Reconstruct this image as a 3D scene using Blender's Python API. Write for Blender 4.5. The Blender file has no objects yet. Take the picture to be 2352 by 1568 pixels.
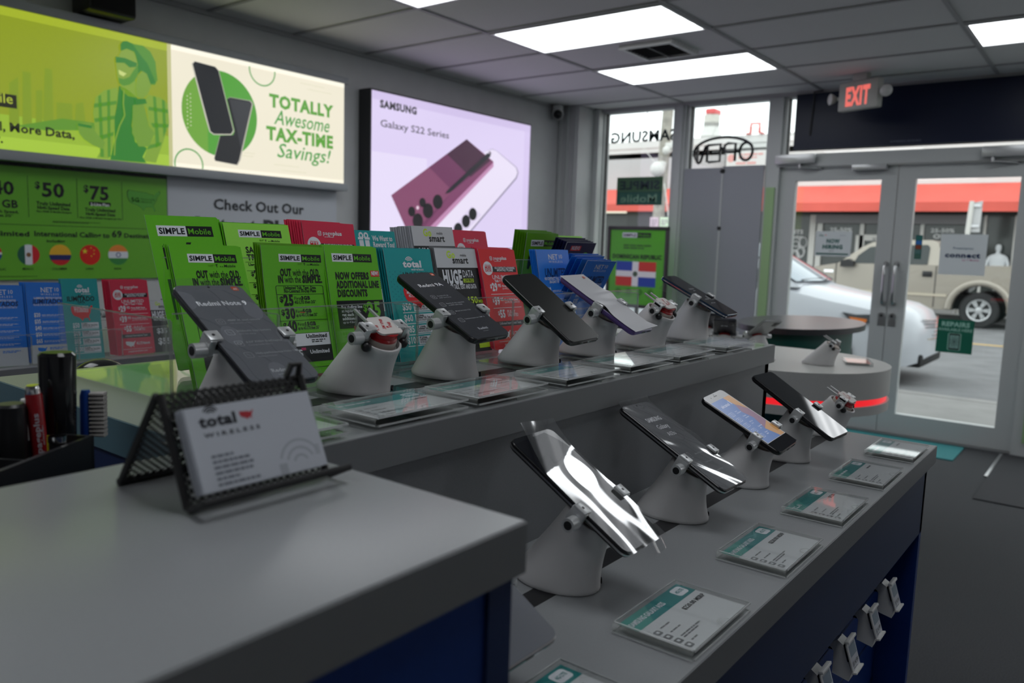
import bpy, bmesh, math, random
from mathutils import Vector, Matrix
random.seed(7)
SC = bpy.context.scene
COL = SC.collection
PI = math.pi
# ------------------------------------------------------------------ camera, sky, exposure
cam = bpy.data.cameras.new('camera')
cam.sensor_width = 36.0
cam.lens = 28.009
cam.clip_start = 0.02
cam.clip_end = 400
cam.dof.use_dof = True
cam.dof.focus_distance = 1.1
cam.dof.aperture_fstop = 6.5
camo = bpy.data.objects.new('camera', cam)
COL.objects.link(camo)
camo.matrix_world = Matrix(((0.788397, -0.099488, 0.607069, 0), (0.614356, 0.076674, -0.785295, 0),
                            (0.031581, 0.99208, 0.121571, 1.41), (0, 0, 0, 1)))
SC.camera = camo
SC.view_settings.view_transform = 'Standard'
SC.view_settings.look = 'None'
SC.view_settings.exposure = 0.0
SC.view_settings.gamma = 1.0
SC.view_settings.use_curve_mapping = False
SC.cycles.use_denoising = True
SC.cycles.max_bounces = 7
SC.cycles.transparent_max_bounces = 16
SC.cycles.diffuse_bounces = 3
SC.cycles.glossy_bounces = 3
SC.cycles.use_adaptive_sampling = True
SC.cycles.adaptive_threshold = 0.05
SC.cycles.caustics_reflective = False
SC.cycles.caustics_refractive = False
SC.cycles.sample_clamp_indirect = 4.0
w = bpy.data.worlds.new('overcast_sky')
SC.world = w
w.use_nodes = True
bg = w.node_tree.nodes['Background']
bg.inputs[0].default_value = (0.93, 0.98, 1.0, 1)
bg.inputs[1].default_value = 2.2
PANEL_LIGHT = 3.4       # brightness of the ceiling panels
# ------------------------------------------------------------------ materials
MATS = {}
def lin(h):
    h = h.lstrip('#')
    o = []
    for i in (0, 2, 4):
        c = int(h[i:i + 2], 16) / 255
        o.append(c / 12.92 if c <= 0.04045 else ((c + 0.055) / 1.055) ** 2.4)
    return o
def mat(name, col, rough=0.5, metal=0.0, emit=0.0, spec=0.5, noise=0.0, nscale=60.0, bump=0.0, bscale=300.0, coat=0.0, trans=0.0, ior=1.45):
    """Plain principled material; noise varies the colour finely, bump gives a grain."""
    if name in MATS:
        return MATS[name]
    m = bpy.data.materials.new(name)
    m.use_nodes = True
    nt = m.node_tree
    b = nt.nodes['Principled BSDF']
    c = lin(col) if isinstance(col, str) else list(col)
    b.inputs['Base Color'].default_value = (*c, 1)
    b.inputs['Roughness'].default_value = rough
    b.inputs['Metallic'].default_value = metal
    b.inputs['Specular IOR Level'].default_value = spec
    b.inputs['Coat Weight'].default_value = coat
    b.inputs['Transmission Weight'].default_value = trans
    b.inputs['IOR'].default_value = ior
    if emit:
        b.inputs['Emission Color'].default_value = (*c, 1)
        b.inputs['Emission Strength'].default_value = emit
        b.inputs['Base Color'].default_value = (0.05, 0.05, 0.05, 1)
    if noise:
        tc = nt.nodes.new('ShaderNodeTexCoord')
        n = nt.nodes.new('ShaderNodeTexNoise')
        n.inputs['Scale'].default_value = nscale
        n.inputs['Detail'].default_value = 5
        mp = nt.nodes.new('ShaderNodeMapRange')
        mp.inputs[1].default_value = 0.3; mp.inputs[2].default_value = 0.7
        mp.inputs[3].default_value = 1 - noise; mp.inputs[4].default_value = 1 + noise
        mx = nt.nodes.new('ShaderNodeMix'); mx.data_type = 'RGBA'; mx.blend_type = 'MULTIPLY'
        mx.inputs[0].default_value = 1
        mx.inputs[6].default_value = (*c, 1)
        nt.links.new(tc.outputs['Object'], n.inputs['Vector'])
        nt.links.new(n.outputs[0], mp.inputs[0])
        nt.links.new(mp.outputs[0], mx.inputs[7])
        nt.links.new(mx.outputs[2], b.inputs['Base Color'])
    if bump:
        tc = nt.nodes.new('ShaderNodeTexCoord')
        n2 = nt.nodes.new('ShaderNodeTexNoise')
        n2.inputs['Scale'].default_value = bscale
        n2.inputs['Detail'].default_value = 3
        bp = nt.nodes.new('ShaderNodeBump')
        bp.inputs['Strength'].default_value = bump
        bp.inputs['Distance'].default_value = 0.002
        nt.links.new(tc.outputs['Object'], n2.inputs['Vector'])
        nt.links.new(n2.outputs[0], bp.inputs['Height'])
        nt.links.new(bp.outputs[0], b.inputs['Normal'])
    MATS[name] = m
    return m
def clear(name, tint=(1, 1, 1), refl=0.06, rough=0.03, ior=1.45, base=0.0):
    """Thin clear sheet: straight-through transparency plus a Fresnel reflection."""
    if name in MATS:
        return MATS[name]
    m = bpy.data.materials.new(name)
    m.use_nodes = True
    nt = m.node_tree
    nt.nodes.clear()
    out = nt.nodes.new('ShaderNodeOutputMaterial')
    t = nt.nodes.new('ShaderNodeBsdfTransparent'); t.inputs[0].default_value = (*tint, 1)
    g = nt.nodes.new('ShaderNodeBsdfGlossy'); g.inputs['Roughness'].default_value = rough
    g.inputs[0].default_value = (1, 1, 1, 1)
    f = nt.nodes.new('ShaderNodeFresnel')
    ge = nt.nodes.new('ShaderNodeNewGeometry')     # same reflection from either side of the sheet
    io = nt.nodes.new('ShaderNodeMapRange'); io.inputs[3].default_value = ior; io.inputs[4].default_value = 1 / ior
    nt.links.new(ge.outputs['Backfacing'], io.inputs[0]); nt.links.new(io.outputs[0], f.inputs[0])
    a = nt.nodes.new('ShaderNodeMath'); a.operation = 'MULTIPLY_ADD'
    a.inputs[1].default_value = refl / 0.06; a.inputs[2].default_value = base
    a.use_clamp = True
    mx = nt.nodes.new('ShaderNodeMixShader')
    nt.links.new(f.outputs[0], a.inputs[0])
    nt.links.new(a.outputs[0], mx.inputs[0])
    nt.links.new(t.outputs[0], mx.inputs[1])
    nt.links.new(g.outputs[0], mx.inputs[2])
    nt.links.new(mx.outputs[0], out.inputs[0])
    MATS[name] = m
    return m
def pm(hexcol, gain=2.0, rough=0.35):
    """Printed ink on paper or vinyl."""
    n = 'ink_' + hexcol.lstrip('#') + ('_%g_%g' % (gain, rough))
    c = [min(0.9, v * gain) for v in lin(hexcol)]
    return mat(n, c, rough, spec=0.4)
def lm(hexcol, k=1.0):
    """Translucent print of a backlit sign (it glows in its own colour)."""
    n = 'backlit_' + hexcol.lstrip('#') + '_%g' % k
    return mat(n, hexcol, 0.3, emit=k)
# ------------------------------------------------------------------ mesh collector
class MB:
    def __init__(s, T=None):
        s.v = []; s.f = []; s.mi = []; s.ms = []; s.T = T or Matrix()
    def m(s, mt):
        if mt not in s.ms:
            s.ms.append(mt)
        return s.ms.index(mt)
    def add(s, vs, fs, mt, T=None):
        T = s.T @ T if T is not None else s.T
        o = len(s.v); k = s.m(mt)
        s.v += [T @ Vector(p) for p in vs]
        s.f += [tuple(i + o for i in f) for f in fs]
        s.mi += [k] * len(fs)
    def box(s, x0, x1, y0, y1, z0, z1, mt, T=None):
        vs = [(x, y, z) for x in (x0, x1) for y in (y0, y1) for z in (z0, z1)]
        s.add(vs, [(0, 1, 3, 2), (4, 6, 7, 5), (0, 4, 5, 1), (2, 3, 7, 6), (0, 2, 6, 4), (1, 5, 7, 3)], mt, T)
    def bbox(s, x0, x1, y0, y1, z0, z1, c, mt, T=None):
        """Box with chamfered edges."""
        bm = bmesh.new()
        bmesh.ops.create_cube(bm, size=1)
        for v in bm.verts:
            v.co = Vector(((x0 + x1) / 2 + v.co.x * (x1 - x0), (y0 + y1) / 2 + v.co.y * (y1 - y0), (z0 + z1) / 2 + v.co.z * (z1 - z0)))
        bmesh.ops.bevel(bm, geom=bm.edges[:], offset=c, segments=2, affect='EDGES', profile=0.5)
        bm.verts.index_update()
        s.add([v.co[:] for v in bm.verts], [[v.index for v in f.verts] for f in bm.faces], mt, T)
        bm.free()
    def prism(s, pts, z0, z1, mt, T=None, cap=True):
        """Outline pts (x, y) pulled from z0 to z1."""
        n = len(pts)
        a = sum(pts[i][0] * pts[(i + 1) % n][1] - pts[(i + 1) % n][0] * pts[i][1] for i in range(n))
        if a < 0:
            pts = pts[::-1]
        vs = [(x, y, z0) for x, y in pts] + [(x, y, z1) for x, y in pts]
        fs = [(i, (i + 1) % n, n + (i + 1) % n, n + i) for i in range(n)]
        if cap:
            fs += [tuple(range(n - 1, -1, -1)), tuple(range(n, 2 * n))]
        s.add(vs, fs, mt, T)
    def loft(s, rings, mt, T=None, cap0=True, cap1=True, closed=True):
        n = len(rings[0]); vs = [p for r in rings for p in r]; fs = []
        for k in range(len(rings) - 1):
            for i in range(n if closed else n - 1):
                j = (i + 1) % n
                fs.append((k * n + i, k * n + j, (k + 1) * n + j, (k + 1) * n + i))
        if cap0:
            fs.append(tuple(range(n - 1, -1, -1)))
        if cap1:
            fs.append(tuple(range((len(rings) - 1) * n, len(rings) * n)))
        s.add(vs, fs, mt, T)
    def lathe(s, prof, mt, n=32, T=None, cap=True):
        s.loft([[(r * math.cos(2 * PI * i / n), r * math.sin(2 * PI * i / n), z) for i in range(n)] for r, z in prof], mt, T, cap, cap)
    def tube(s, pts, r, mt, n=10, T=None, closed=False):
        pts = [Vector(p) for p in pts]
        rings = []
        N = len(pts)
        up = None
        for i, p in enumerate(pts):
            a = pts[(i - 1) % N] if (closed or i) else p
            b = pts[(i + 1) % N] if (closed or i < N - 1) else p
            d = (b - a).normalized()
            if up is None:
                up = Vector((0, 0, 1)) if abs(d.z) < 0.9 else Vector((1, 0, 0))
            u = (up - d * up.dot(d)).normalized(); up = u
            w_ = d.cross(u)
            rr = r[i] if isinstance(r, (list, tuple)) else r
            rings.append([tuple(p + (u * math.cos(2 * PI * k / n) + w_ * math.sin(2 * PI * k / n)) * rr) for k in range(n)])
        if closed:
            rings.append(rings[0])
        s.loft(rings, mt, T, not closed, not closed)
    def cyl(s, p, q, r, mt, n=24, T=None, r2=None):
        s.tube([p, q], [r, r if r2 is None else r2], mt, n, T)
    def quad(s, a, b, c, d, mt):
        s.add([a, b, c, d], [(0, 1, 2, 3)], mt)
    def sphere(s, c, r, mt, n=16, T=None, sz=1.0, half=False):
        k0 = 0 if half else -n // 2
        s.loft([[(c[0] + r * math.cos(t * PI / n) * math.cos(2 * PI * i / n), c[1] + r * math.cos(t * PI / n) * math.sin(2 * PI * i / n), c[2] + sz * r * math.sin(t * PI / n)) for i in range(n)] for t in [x * 0.998 for x in range(k0, n // 2 + 1)]], mt, T)
    def build(s, name, parent=None, smooth=35):
        me = bpy.data.meshes.new(name)
        me.from_pydata([tuple(p) for p in s.v], [], s.f)
        for mt in s.ms:
            me.materials.append(mt)
        me.polygons.foreach_set('material_index', s.mi)
        if smooth:
            me.polygons.foreach_set('use_smooth', [True] * len(me.polygons))
            me.set_sharp_from_angle(angle=math.radians(smooth))
        me.update()
        o = bpy.data.objects.new(name, me)
        COL.objects.link(o)
        if parent is not None:
            o.parent = parent
            o.matrix_parent_inverse = parent.matrix_basis.inverted()
        return o
def recenter(o):
    """Move a mesh object's origin to the bottom middle of its box."""
    me = o.data
    xs = [v.co for v in me.vertices]
    c = Vector(((min(p.x for p in xs) + max(p.x for p in xs)) / 2, (min(p.y for p in xs) + max(p.y for p in xs)) / 2, min(p.z for p in xs)))
    me.transform(Matrix.Translation(-c))
    o.location = o.location + c
    return o
def tag(o, label, cat, group=None, kind=None):
    o['label'] = label
    o['category'] = cat
    if group: o['group'] = group
    if kind: o['kind'] = kind
    return o
def struct(o, label=None, cat=None):
    o['kind'] = 'structure'
    if label: o['label'] = label
    if cat: o['category'] = cat
    return o
def thing(name, label, cat, loc=(0, 0, 0), group=None, kind=None, M=None):
    o = bpy.data.objects.new(name, None)
    o.empty_display_size = 0.05
    COL.objects.link(o)
    o.matrix_basis = M if M is not None else Matrix.Translation(loc)
    return tag(o, label, cat, group, kind)
def copy_tree(o, parent=None):
    c = o.copy(); COL.objects.link(c)
    if parent is not None:
        c.parent = parent
    for ch in [k for k in o.children]:
        copy_tree(ch, c)
    return c
# ------------------------------------------------------------------ lettering
GL = {}
def load_glyphs():
    chars = sorted(set("ABCDEFGHIJKLMNOPQRSTUVWXYZabcdefghijklmnopqrstuvwxyz0123456789$%&!.,-+:;'\"/()\u00a1\u00c1\u00d1\u00e9*#|"))
    tmp = []
    def mk(body, off):
        c = bpy.data.curves.new('t', 'FONT'); c.body = body; c.size = 1; c.resolution_u = 2; c.offset = off; c.fill_mode = 'FRONT'
        o = bpy.data.objects.new('t', c); COL.objects.link(o); tmp.append((o, c)); return o
    jobs = []
    for bold, off in ((0, 0.006), (1, 0.030), (2, 0.050)):
        jobs.append((bold, None, mk('II', off), None))
        for ch in chars:
            jobs.append((bold, ch, mk(ch, off), mk('I' + ch + 'I', off)))
    bpy.context.view_layer.update()
    dg = bpy.context.evaluated_depsgraph_get()
    def geo(o):
        me = o.evaluated_get(dg).to_mesh()
        v = [(p.co.x, p.co.y) for p in me.vertices]; f = [tuple(p.vertices) for p in me.polygons]
        o.evaluated_get(dg).to_mesh_clear()
        return v, f
    base = {}
    for bold, ch, o, o2 in jobs:
        v, f = geo(o)
        if ch is None:
            base[bold] = max(p[0] for p in v) - min(p[0] for p in v); continue
        v2, _ = geo(o2)
        GL[(bold, ch)] = (v, f, max(p[0] for p in v2) - min(p[0] for p in v2) - base[bold] + (0, 0.022, 0.055)[bold])
    for o, c in tmp:
        bpy.data.objects.remove(o); bpy.data.curves.remove(c)
load_glyphs()
def text_geo(s, bold):
    x = 0.0; V = []; F = []
    for ch in s:
        if ch == ' ':
            x += 0.26; continue
        v, f, adv = GL[(bold, ch)]
        o = len(V)
        V += [(p[0] + x, p[1]) for p in v]; F += [tuple(i + o for i in q) for q in f]
        x += adv
    return V, F, x
class Print:
    """Flat printing on a surface. Units: mm (or scale s), x right, y down from the top left corner."""
    def __init__(s, mb, O, U, V, N, sc=0.001, eps=0.00012, bend=None):
        s.mb = mb; s.O = Vector(O); s.U = Vector(U); s.V = Vector(V); s.N = Vector(N); s.sc = sc; s.eps = eps; s.bend = bend; s.vs = 1.0
    def p(s, x, y, k):
        b = s.bend(x, y) if s.bend else 0.0
        return s.O + s.U * (x * s.sc) + s.V * (y * s.sc) + s.N * (s.eps * k + b)
    def raw(s, pts, fs, mt, k):
        s.mb.add([s.p(x, y, k) for x, y in pts], fs, mt)
    def rect(s, x, y, w, h, mt, k=1, n=1):
        pts = []; fs = []
        for i in range(n + 1):
            yy = y + h * i / n
            pts += [(x, yy), (x + w, yy)]
        for i in range(n):
            fs.append((2 * i, 2 * i + 2, 2 * i + 3, 2 * i + 1))
        s.raw(pts, fs, mt, k)
    def poly(s, pts, mt, k=1):
        a = sum(pts[i][0] * pts[(i + 1) % len(pts)][1] - pts[(i + 1) % len(pts)][0] * pts[i][1] for i in range(len(pts)))
        if a > 0: pts = pts[::-1]
        s.raw(pts, [tuple(range(len(pts)))], mt, k)
    def rrect(s, x, y, w, h, r, mt, k=1):
        s.poly(rr_pts(x, y, w, h, r), mt, k)
    def circ(s, cx, cy, r, mt, k=1, n=36, ry=None):
        s.poly([(cx + r * math.cos(2 * PI * i / n), cy + (ry or r * s.vs) * math.sin(2 * PI * i / n)) for i in range(n)], mt, k)
    def ring(s, cx, cy, r0, r1, a0, a1, mt, k=1, n=24):
        pts = []; fs = []
        for i in range(n + 1):
            a = math.radians(a0 + (a1 - a0) * i / n)
            pts += [(cx + r0 * math.cos(a), cy - r0 * s.vs * math.sin(a)), (cx + r1 * math.cos(a), cy - r1 * s.vs * math.sin(a))]
        for i in range(n):
            fs.append((2 * i, 2 * i + 1, 2 * i + 3, 2 * i + 2))
        s.raw(pts, fs, mt, k)
    def frame(s, x, y, w, h, t, mt, k=1):
        s.rect(x, y, w, t, mt, k); s.rect(x, y + h - t, w, t, mt, k); s.rect(x, y + t, t, h - 2 * t, mt, k); s.rect(x + w - t, y + t, t, h - 2 * t, mt, k)
    def rframe(s, x, y, w, h, r, t, mt, k=1):
        a = rr_pts(x, y, w, h, r); b = rr_pts(x + t, y + t, w - 2 * t, h - 2 * t, max(r - t, 0.01)); n = len(a)
        s.raw(a + b, [(i, n + i, n + (i + 1) % n, (i + 1) % n) for i in range(n)], mt, k)
    def line(s, x0, y0, x1, y1, t, mt, k=2):
        d = math.hypot(x1 - x0, y1 - y0) or 1; nx = -(y1 - y0) / d * t / 2; ny = (x1 - x0) / d * t / 2
        s.raw([(x0 + nx, y0 + ny), (x0 - nx, y0 - ny), (x1 - nx, y1 - ny), (x1 + nx, y1 + ny)], [(0, 1, 2, 3)], mt, k)
    def pline(s, pts, t, mt, k=2):
        for a, b in zip(pts, pts[1:]): s.line(*a, *b, t, mt, k)
    def text(s, x, y, ch, st, mt, bold=0, al='l', fit=None, shear=0.0, rot=0.0, k=2, mirror=False):
        """Baseline at y, capital height ch; fit = total width."""
        V, F, W = text_geo(st, int(bold))
        if not V: return
        e = ch / 0.727
        sx = fit / W if fit else e
        W *= sx
        ox = 0 if al == 'l' else (-W / 2 if al == 'c' else -W)
        c, si = math.cos(math.radians(rot)), math.sin(math.radians(rot))
        pts = []
        for px, py in V:
            qx = px * sx + ox + py * e * shear; qy = -py * e * s.vs
            if mirror: qx = -qx
            pts.append((x + qx * c - qy * si, y + qx * si + qy * c))
        s.raw(pts, F, mt, k)
    def greek(s, x, y, w, h, n, mt, seed=1, fill=0.55, k=2):
        """Lines of print too small to read: broken bars."""
        rnd = random.Random(seed)
        st = h / max(n, 1)
        for i in range(n):
            xx = x; end = x + w * (1 if i < n - 1 else 0.75)
            while xx < end:
                l = min(st * rnd.uniform(1.0, 3.2), end - xx)
                s.rect(xx, y + i * st, l, st * fill, mt, k)
                xx += l + st * 0.35
def rr_pts(x, y, w, h, r, n=5):
    o = []
    for cx, cy, a in ((x + w - r, y + h - r, 0), (x + r, y + h - r, 90), (x + r, y + r, 180), (x + w - r, y + r, 270)):
        for i in range(n + 1):
            t = math.radians(a + 90 * i / n)
            o.append((cx + r * math.cos(t), cy + r * math.sin(t)))
    return o
USA = [(0, 12), (4, 4), (20, 6), (45, 8), (60, 9), (68, 14), (74, 12), (80, 16), (88, 8), (96, 2), (100, 6), (96, 14), (90, 20), (88, 30), (82, 38), (78, 46), (84, 60), (80, 62), (74, 50), (64, 50), (54, 52), (48, 62), (42, 54), (36, 50), (28, 46), (14, 42), (6, 36), (1, 24)]
def usa(P, x, y, w, mt, k=2):
    sc = w / 100
    # split in convex-ish strips through a fan-free polygon (Blender triangulates the outline)
    P.poly([(x + a * sc, y + b * sc * P.vs) for a, b in USA], mt, k)

def translucent(name, col, t=0.4, rough=0.6):
    """Thin paper or vinyl that lets some daylight through."""
    if name in MATS: return MATS[name]
    m = bpy.data.materials.new(name); m.use_nodes = True; nt = m.node_tree
    b = nt.nodes['Principled BSDF']; out = nt.nodes['Material Output']
    b.inputs['Base Color'].default_value = (*col, 1); b.inputs['Roughness'].default_value = rough
    tr = nt.nodes.new('ShaderNodeBsdfTranslucent'); tr.inputs[0].default_value = (*col, 1)
    mx = nt.nodes.new('ShaderNodeMixShader'); mx.inputs[0].default_value = t
    nt.links.new(b.outputs[0], mx.inputs[1]); nt.links.new(tr.outputs[0], mx.inputs[2]); nt.links.new(mx.outputs[0], out.inputs[0])
    MATS[name] = m
    return m

# ------------------------------------------------------------------ base materials
m_wall = mat('wall_paint', (0.56, 0.57, 0.58), 0.7, noise=0.03, nscale=8, bump=0.15, bscale=150)
m_tile = mat('ceiling_tile', (0.80, 0.80, 0.80), 0.9, noise=0.06, nscale=240, bump=0.5, bscale=260)
m_grid = mat('ceiling_bar', (0.42, 0.42, 0.43), 0.55)
m_floor = mat('carpet', (0.042, 0.044, 0.049), 0.95, noise=0.55, nscale=260, bump=0.6, bscale=400)
m_alu = mat('painted_aluminium', (0.53, 0.555, 0.555), 0.4, spec=0.5)
m_gasket = mat('dark_gasket', (0.03, 0.03, 0.032), 0.6)
m_green_glow = mat('green_glow_trim', (0.34, 0.52, 0.26), 0.5)  # green glow on mullion and jamb, put in as flat colour
m_glass = clear('window_glass', (0.97, 0.99, 0.98), 0.06, 0.0)
m_lens = mat('light_panel', (0.93, 0.97, 1.0), 0.4, emit=PANEL_LIGHT)
m_tube = mat('light_tube_band', (0.95, 0.98, 1.0), 0.4, emit=PANEL_LIGHT * 1.5)
m_white = mat('white_plastic', (0.72, 0.72, 0.72), 0.35)
m_black = mat('black_plastic', (0.012, 0.012, 0.014), 0.35)
m_gloss_black = mat('glossy_black', (0.008, 0.008, 0.01), 0.12)
m_steel = mat('brushed_steel', (0.55, 0.55, 0.56), 0.28, metal=1.0)
m_chrome = mat('chrome', (0.75, 0.75, 0.76), 0.12, metal=1.0)
m_silver = mat('silver_paint', (0.56, 0.57, 0.58), 0.3, metal=0.45)
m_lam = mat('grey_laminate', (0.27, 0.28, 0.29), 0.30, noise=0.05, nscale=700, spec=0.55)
m_lamedge = mat('shaded_laminate_edge', (0.19, 0.195, 0.205), 0.35, spec=0.5)  # same laminate, darkened to carry the shade of the upright edges
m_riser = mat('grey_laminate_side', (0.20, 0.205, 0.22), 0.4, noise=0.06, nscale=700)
m_blue = mat('royal_blue_panel', (0.010, 0.042, 0.21), 0.35, noise=0.05, nscale=300)
m_navy = mat('navy_panel', (0.016, 0.032, 0.10), 0.4, noise=0.05, nscale=300)
m_teal_reflection = mat('teal_reflection_band', (0.13, 0.24, 0.28), 0.35)  # bluish reflection on the near laminate edge, painted as its colour
m_tealmat = mat('teal_carpet', (0.035, 0.22, 0.235), 0.9, noise=0.25, nscale=300, bump=0.5)
H = 2.71
XW, YF = -4.47, 6.8
# ------------------------------------------------------------------ room shell
b = MB(); b.box(-4.7, 3.1, -3.6, YF + 0.06, -0.06, 0, m_floor)
struct(b.build('floor'), 'dark grey woven carpet floor of the shop', 'floor')
b = MB(); b.box(-4.7, 3.1, -3.6, YF + 0.06, H + 0.006, H + 0.12, m_tile)
ceil = struct(b.build('ceiling'), 'suspended ceiling of pale grey acoustic tiles', 'ceiling')
b = MB()
gx = [-3.34 + 1.22 * k for k in range(-1, 6)]
gy = [3.955 - 0.61 * k for k in range(-4, 13)]
for x in gx:
    if XW < x < 3: b.box(x - 0.012, x + 0.012, -3.6, YF, H - 0.002, H + 0.0055, m_grid)
for y in gy:
    if -3.6 < y < YF: b.box(XW, 3.1, y - 0.012, y + 0.012, H - 0.0015, H + 0.0055, m_grid)
b.box(XW, XW + 0.02, -3.6, YF, H - 0.02, H + 0.005, m_grid); b.box(XW, 3.1, YF - 0.09, YF - 0.07, H - 0.02, H + 0.005, m_grid)
b.build('grid_bars', ceil)
b = MB(); b.box(XW - 0.12, XW, -3.6, YF + 0.06, 0, H + 0.05, m_wall)
struct(b.build('wall_left'), 'grey painted wall carrying the lit advertising signs', 'wall')
b = MB(); b.box(3.0, 3.12, -3.6, YF + 0.06, 0, H + 0.05, m_wall); struct(b.build('wall_right'))
b = MB(); b.box(-4.6, 3.1, -3.6, -3.5, 0, H + 0.05, m_wall); struct(b.build('wall_back'))
# boxed column in the corner, with its trims
b = MB()
b.box(XW, -4.24, 6.40, YF, 0, H, m_wall)
for x in (-4.44, -4.36, -4.27): b.box(x - 0.012, x + 0.012, 6.385, 6.41, 0, H, m_alu)
b.box(-4.24, -4.18, 6.66, YF, 0, H, m_alu)
struct(b.build('wall_column'), 'grey boxed column in the corner beside the windows', 'column')
# ------------------------------------------------------------------ shopfront
def framebox(b, x0, x1, z0, z1, t, mt, y0=YF - 0.05, y1=YF + 0.05, tz=None):
    tz = tz or t
    b.box(x0, x0 + t, y0, y1, z0, z1, mt); b.box(x1 - t, x1, y0, y1, z0, z1, mt)
    b.box(x0 + t, x1 - t, y0, y1, z1 - tz, z1, mt); b.box(x0 + t, x1 - t, y0, y1, z0, z0 + tz, mt)
def window(name, x0, x1, z0, z1, label, t=0.03):
    e = thing(name, label, 'window', ((x0 + x1) / 2, YF, z0), kind='structure')
    f = MB(); framebox(f, x0, x1, z0, z1, t, m_alu)
    f.box(x0 + t, x0 + t + 0.008, YF - 0.02, YF + 0.02, z0 + t, z1 - t, m_gasket)
    f.build('window_frame', e)
    g = MB(); g.box(x0 + t * 0.8, x1 - t * 0.8, YF - 0.003, YF + 0.003, z0 + t * 0.8, z1 - t * 0.8, m_glass); g.build('glass_pane', e)
    return e
window('window_1', -4.20, -3.41, 0.05, H, 'tall shopfront window next to the corner column')
window('window_2', -3.31, -2.53, 0.05, H, 'shopfront window with the unlit open sign')
window('window_3', -2.43, -0.46, 2.19, H, 'wide transom window above the double doors')
window('window_4', -0.33, 2.9, 0.05, H, 'shopfront window beyond the doors')
b = MB()
b.box(-3.41, -3.31, YF - 0.07, YF + 0.07, 0, H, m_alu); b.box(-3.385, -3.335, YF - 0.085, YF - 0.07, 0, H, m_alu)
struct(b.build('trim_1'), 'aluminium mullion between the two tall windows', 'mullion')
b = MB()
b.box(-2.53, -2.43, YF - 0.07, YF + 0.07, 0, H, m_alu); b.box(-2.53, -2.455, YF - 0.085, YF - 0.0701, 0, 1.95, m_green_glow)  # green strip stands for the glow, stopping where it fades to grey
struct(b.build('trim_2'), 'door side mullion with a strip coloured as green glow', 'mullion')
b = MB()
b.box(-0.585, -0.33, YF - 0.07, YF + 0.07, 0, 2.12, m_alu); b.box(-0.46, -0.33, YF - 0.07, YF + 0.07, 2.12, H, m_alu); b.box(-0.52, -0.36, YF - 0.085, YF - 0.0701, 0.1, 2.0, m_green_glow)
struct(b.build('trim_3'), 'right door jamb with a face coloured as green glow', 'mullion')
b = MB(); b.box(-2.43, -0.46, YF - 0.07, YF + 0.07, 2.12, 2.19, m_alu); b.box(-2.43, -0.585, YF - 0.085, YF - 0.0701, 2.115, 2.145, m_alu)
struct(b.build('trim_4'), 'aluminium header above the double doors', 'door header')
b = MB(); b.box(-4.24, -3.41, YF - 0.05, YF + 0.05, 0, 0.05, m_alu); b.box(-3.31, -2.53, YF - 0.05, YF + 0.05, 0, 0.05, m_alu); b.box(-0.33, 3.0, YF - 0.05, YF + 0.05, 0, 0.05, m_alu)
struct(b.build('trim_5'))
b = MB(); b.box(-2.43, -0.585, YF - 0.09, YF + 0.1, 0, 0.012, m_steel)
struct(b.build('trim_6'), 'metal threshold under the double doors', 'threshold')
def door(name, x0, x1, gx0, gx1, hinge, label):
    e = thing(name, label, 'door', ((x0 + x1) / 2, YF, 0.014), kind='structure')
    f = MB(); y0, y1 = YF - 0.03, YF + 0.03
    z0, z1, g0, g1 = 0.014, 2.112, 0.172, 2.003
    f.box(x0, gx0, y0, y1, z0, z1, m_alu); f.box(gx1, x1, y0, y1, z0, z1, m_alu)
    f.box(gx0, gx1, y0, y1, g1, z1, m_alu); f.box(gx0, gx1, y0, y1, z0, g0, m_alu)
    f.build('door_frame', e)
    g = MB(); g.box(gx0 - 0.01, gx1 + 0.01, YF - 0.003, YF + 0.003, g0 - 0.01, g1 + 0.01, m_glass); g.build('glass_pane', e)
    hx = x1 - 0.03 if hinge == 'l' else x0 + 0.042
    h = MB()
    h.tube([(hx, y0, 1.35), (hx, y0 - 0.03, 1.345), (hx, y0 - 0.05, 1.32), (hx, y0 - 0.053, 1.25), (hx, y0 - 0.053, 1.14), (hx, y0 - 0.05, 1.075), (hx, y0 - 0.03, 1.045), (hx, y0, 1.04)], 0.011, m_steel)
    h.cyl((hx, y0, 1.35), (hx, y0 - 0.01, 1.35), 0.018, m_steel); h.cyl((hx, y0, 1.04), (hx, y0 - 0.01, 1.04), 0.018, m_steel)
    h.build('pull_handle', e)
    k = MB(); k.cyl((hx, y0, 0.94), (hx, y0 - 0.016, 0.94), 0.024, m_steel); k.cyl((hx, y0 - 0.016, 0.94), (hx, y0 - 0.018, 0.94), 0.010, m_black)
    k.build('lock_cylinder', e)
    k = MB(); k.box(hx - 0.028, hx + 0.028, y0 - 0.003, y0, 0.86, 0.91, m_steel); k.build('lock_plate', e)
    # closer: box on the header, arm down to the leaf
    c = MB()
    if hinge == 'l': cx0, cx1 = x0 - 0.02, x0 + 0.30
    else: cx0, cx1 = x1 - 0.36, x1 - 0.04
    c.bbox(cx0, cx1, YF - 0.135, YF - 0.085, 2.135, 2.212, 0.006, m_silver)
    c.build('door_closer', e)
    c = MB(); px = cx0 + 0.2 if hinge == 'l' else cx0 + 0.07
    c.cyl((px, YF - 0.11, 2.135), (px, YF - 0.11, 2.10), 0.012, m_steel); c.tube([(px, YF - 0.11, 2.108), (px + 0.15, YF - 0.05, 2.098), (px + 0.16, YF - 0.03, 2.098)], 0.008, m_steel)
    c.build('closer_arm', e)
    return e
door('door_1', -2.43, -1.513, -2.30, -1.63, 'l', 'left glass door leaf with the hiring notice')
door('door_2', -1.508, -0.588, -1.385, -0.70, 'r', 'right glass door leaf with the white square notice')
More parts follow.
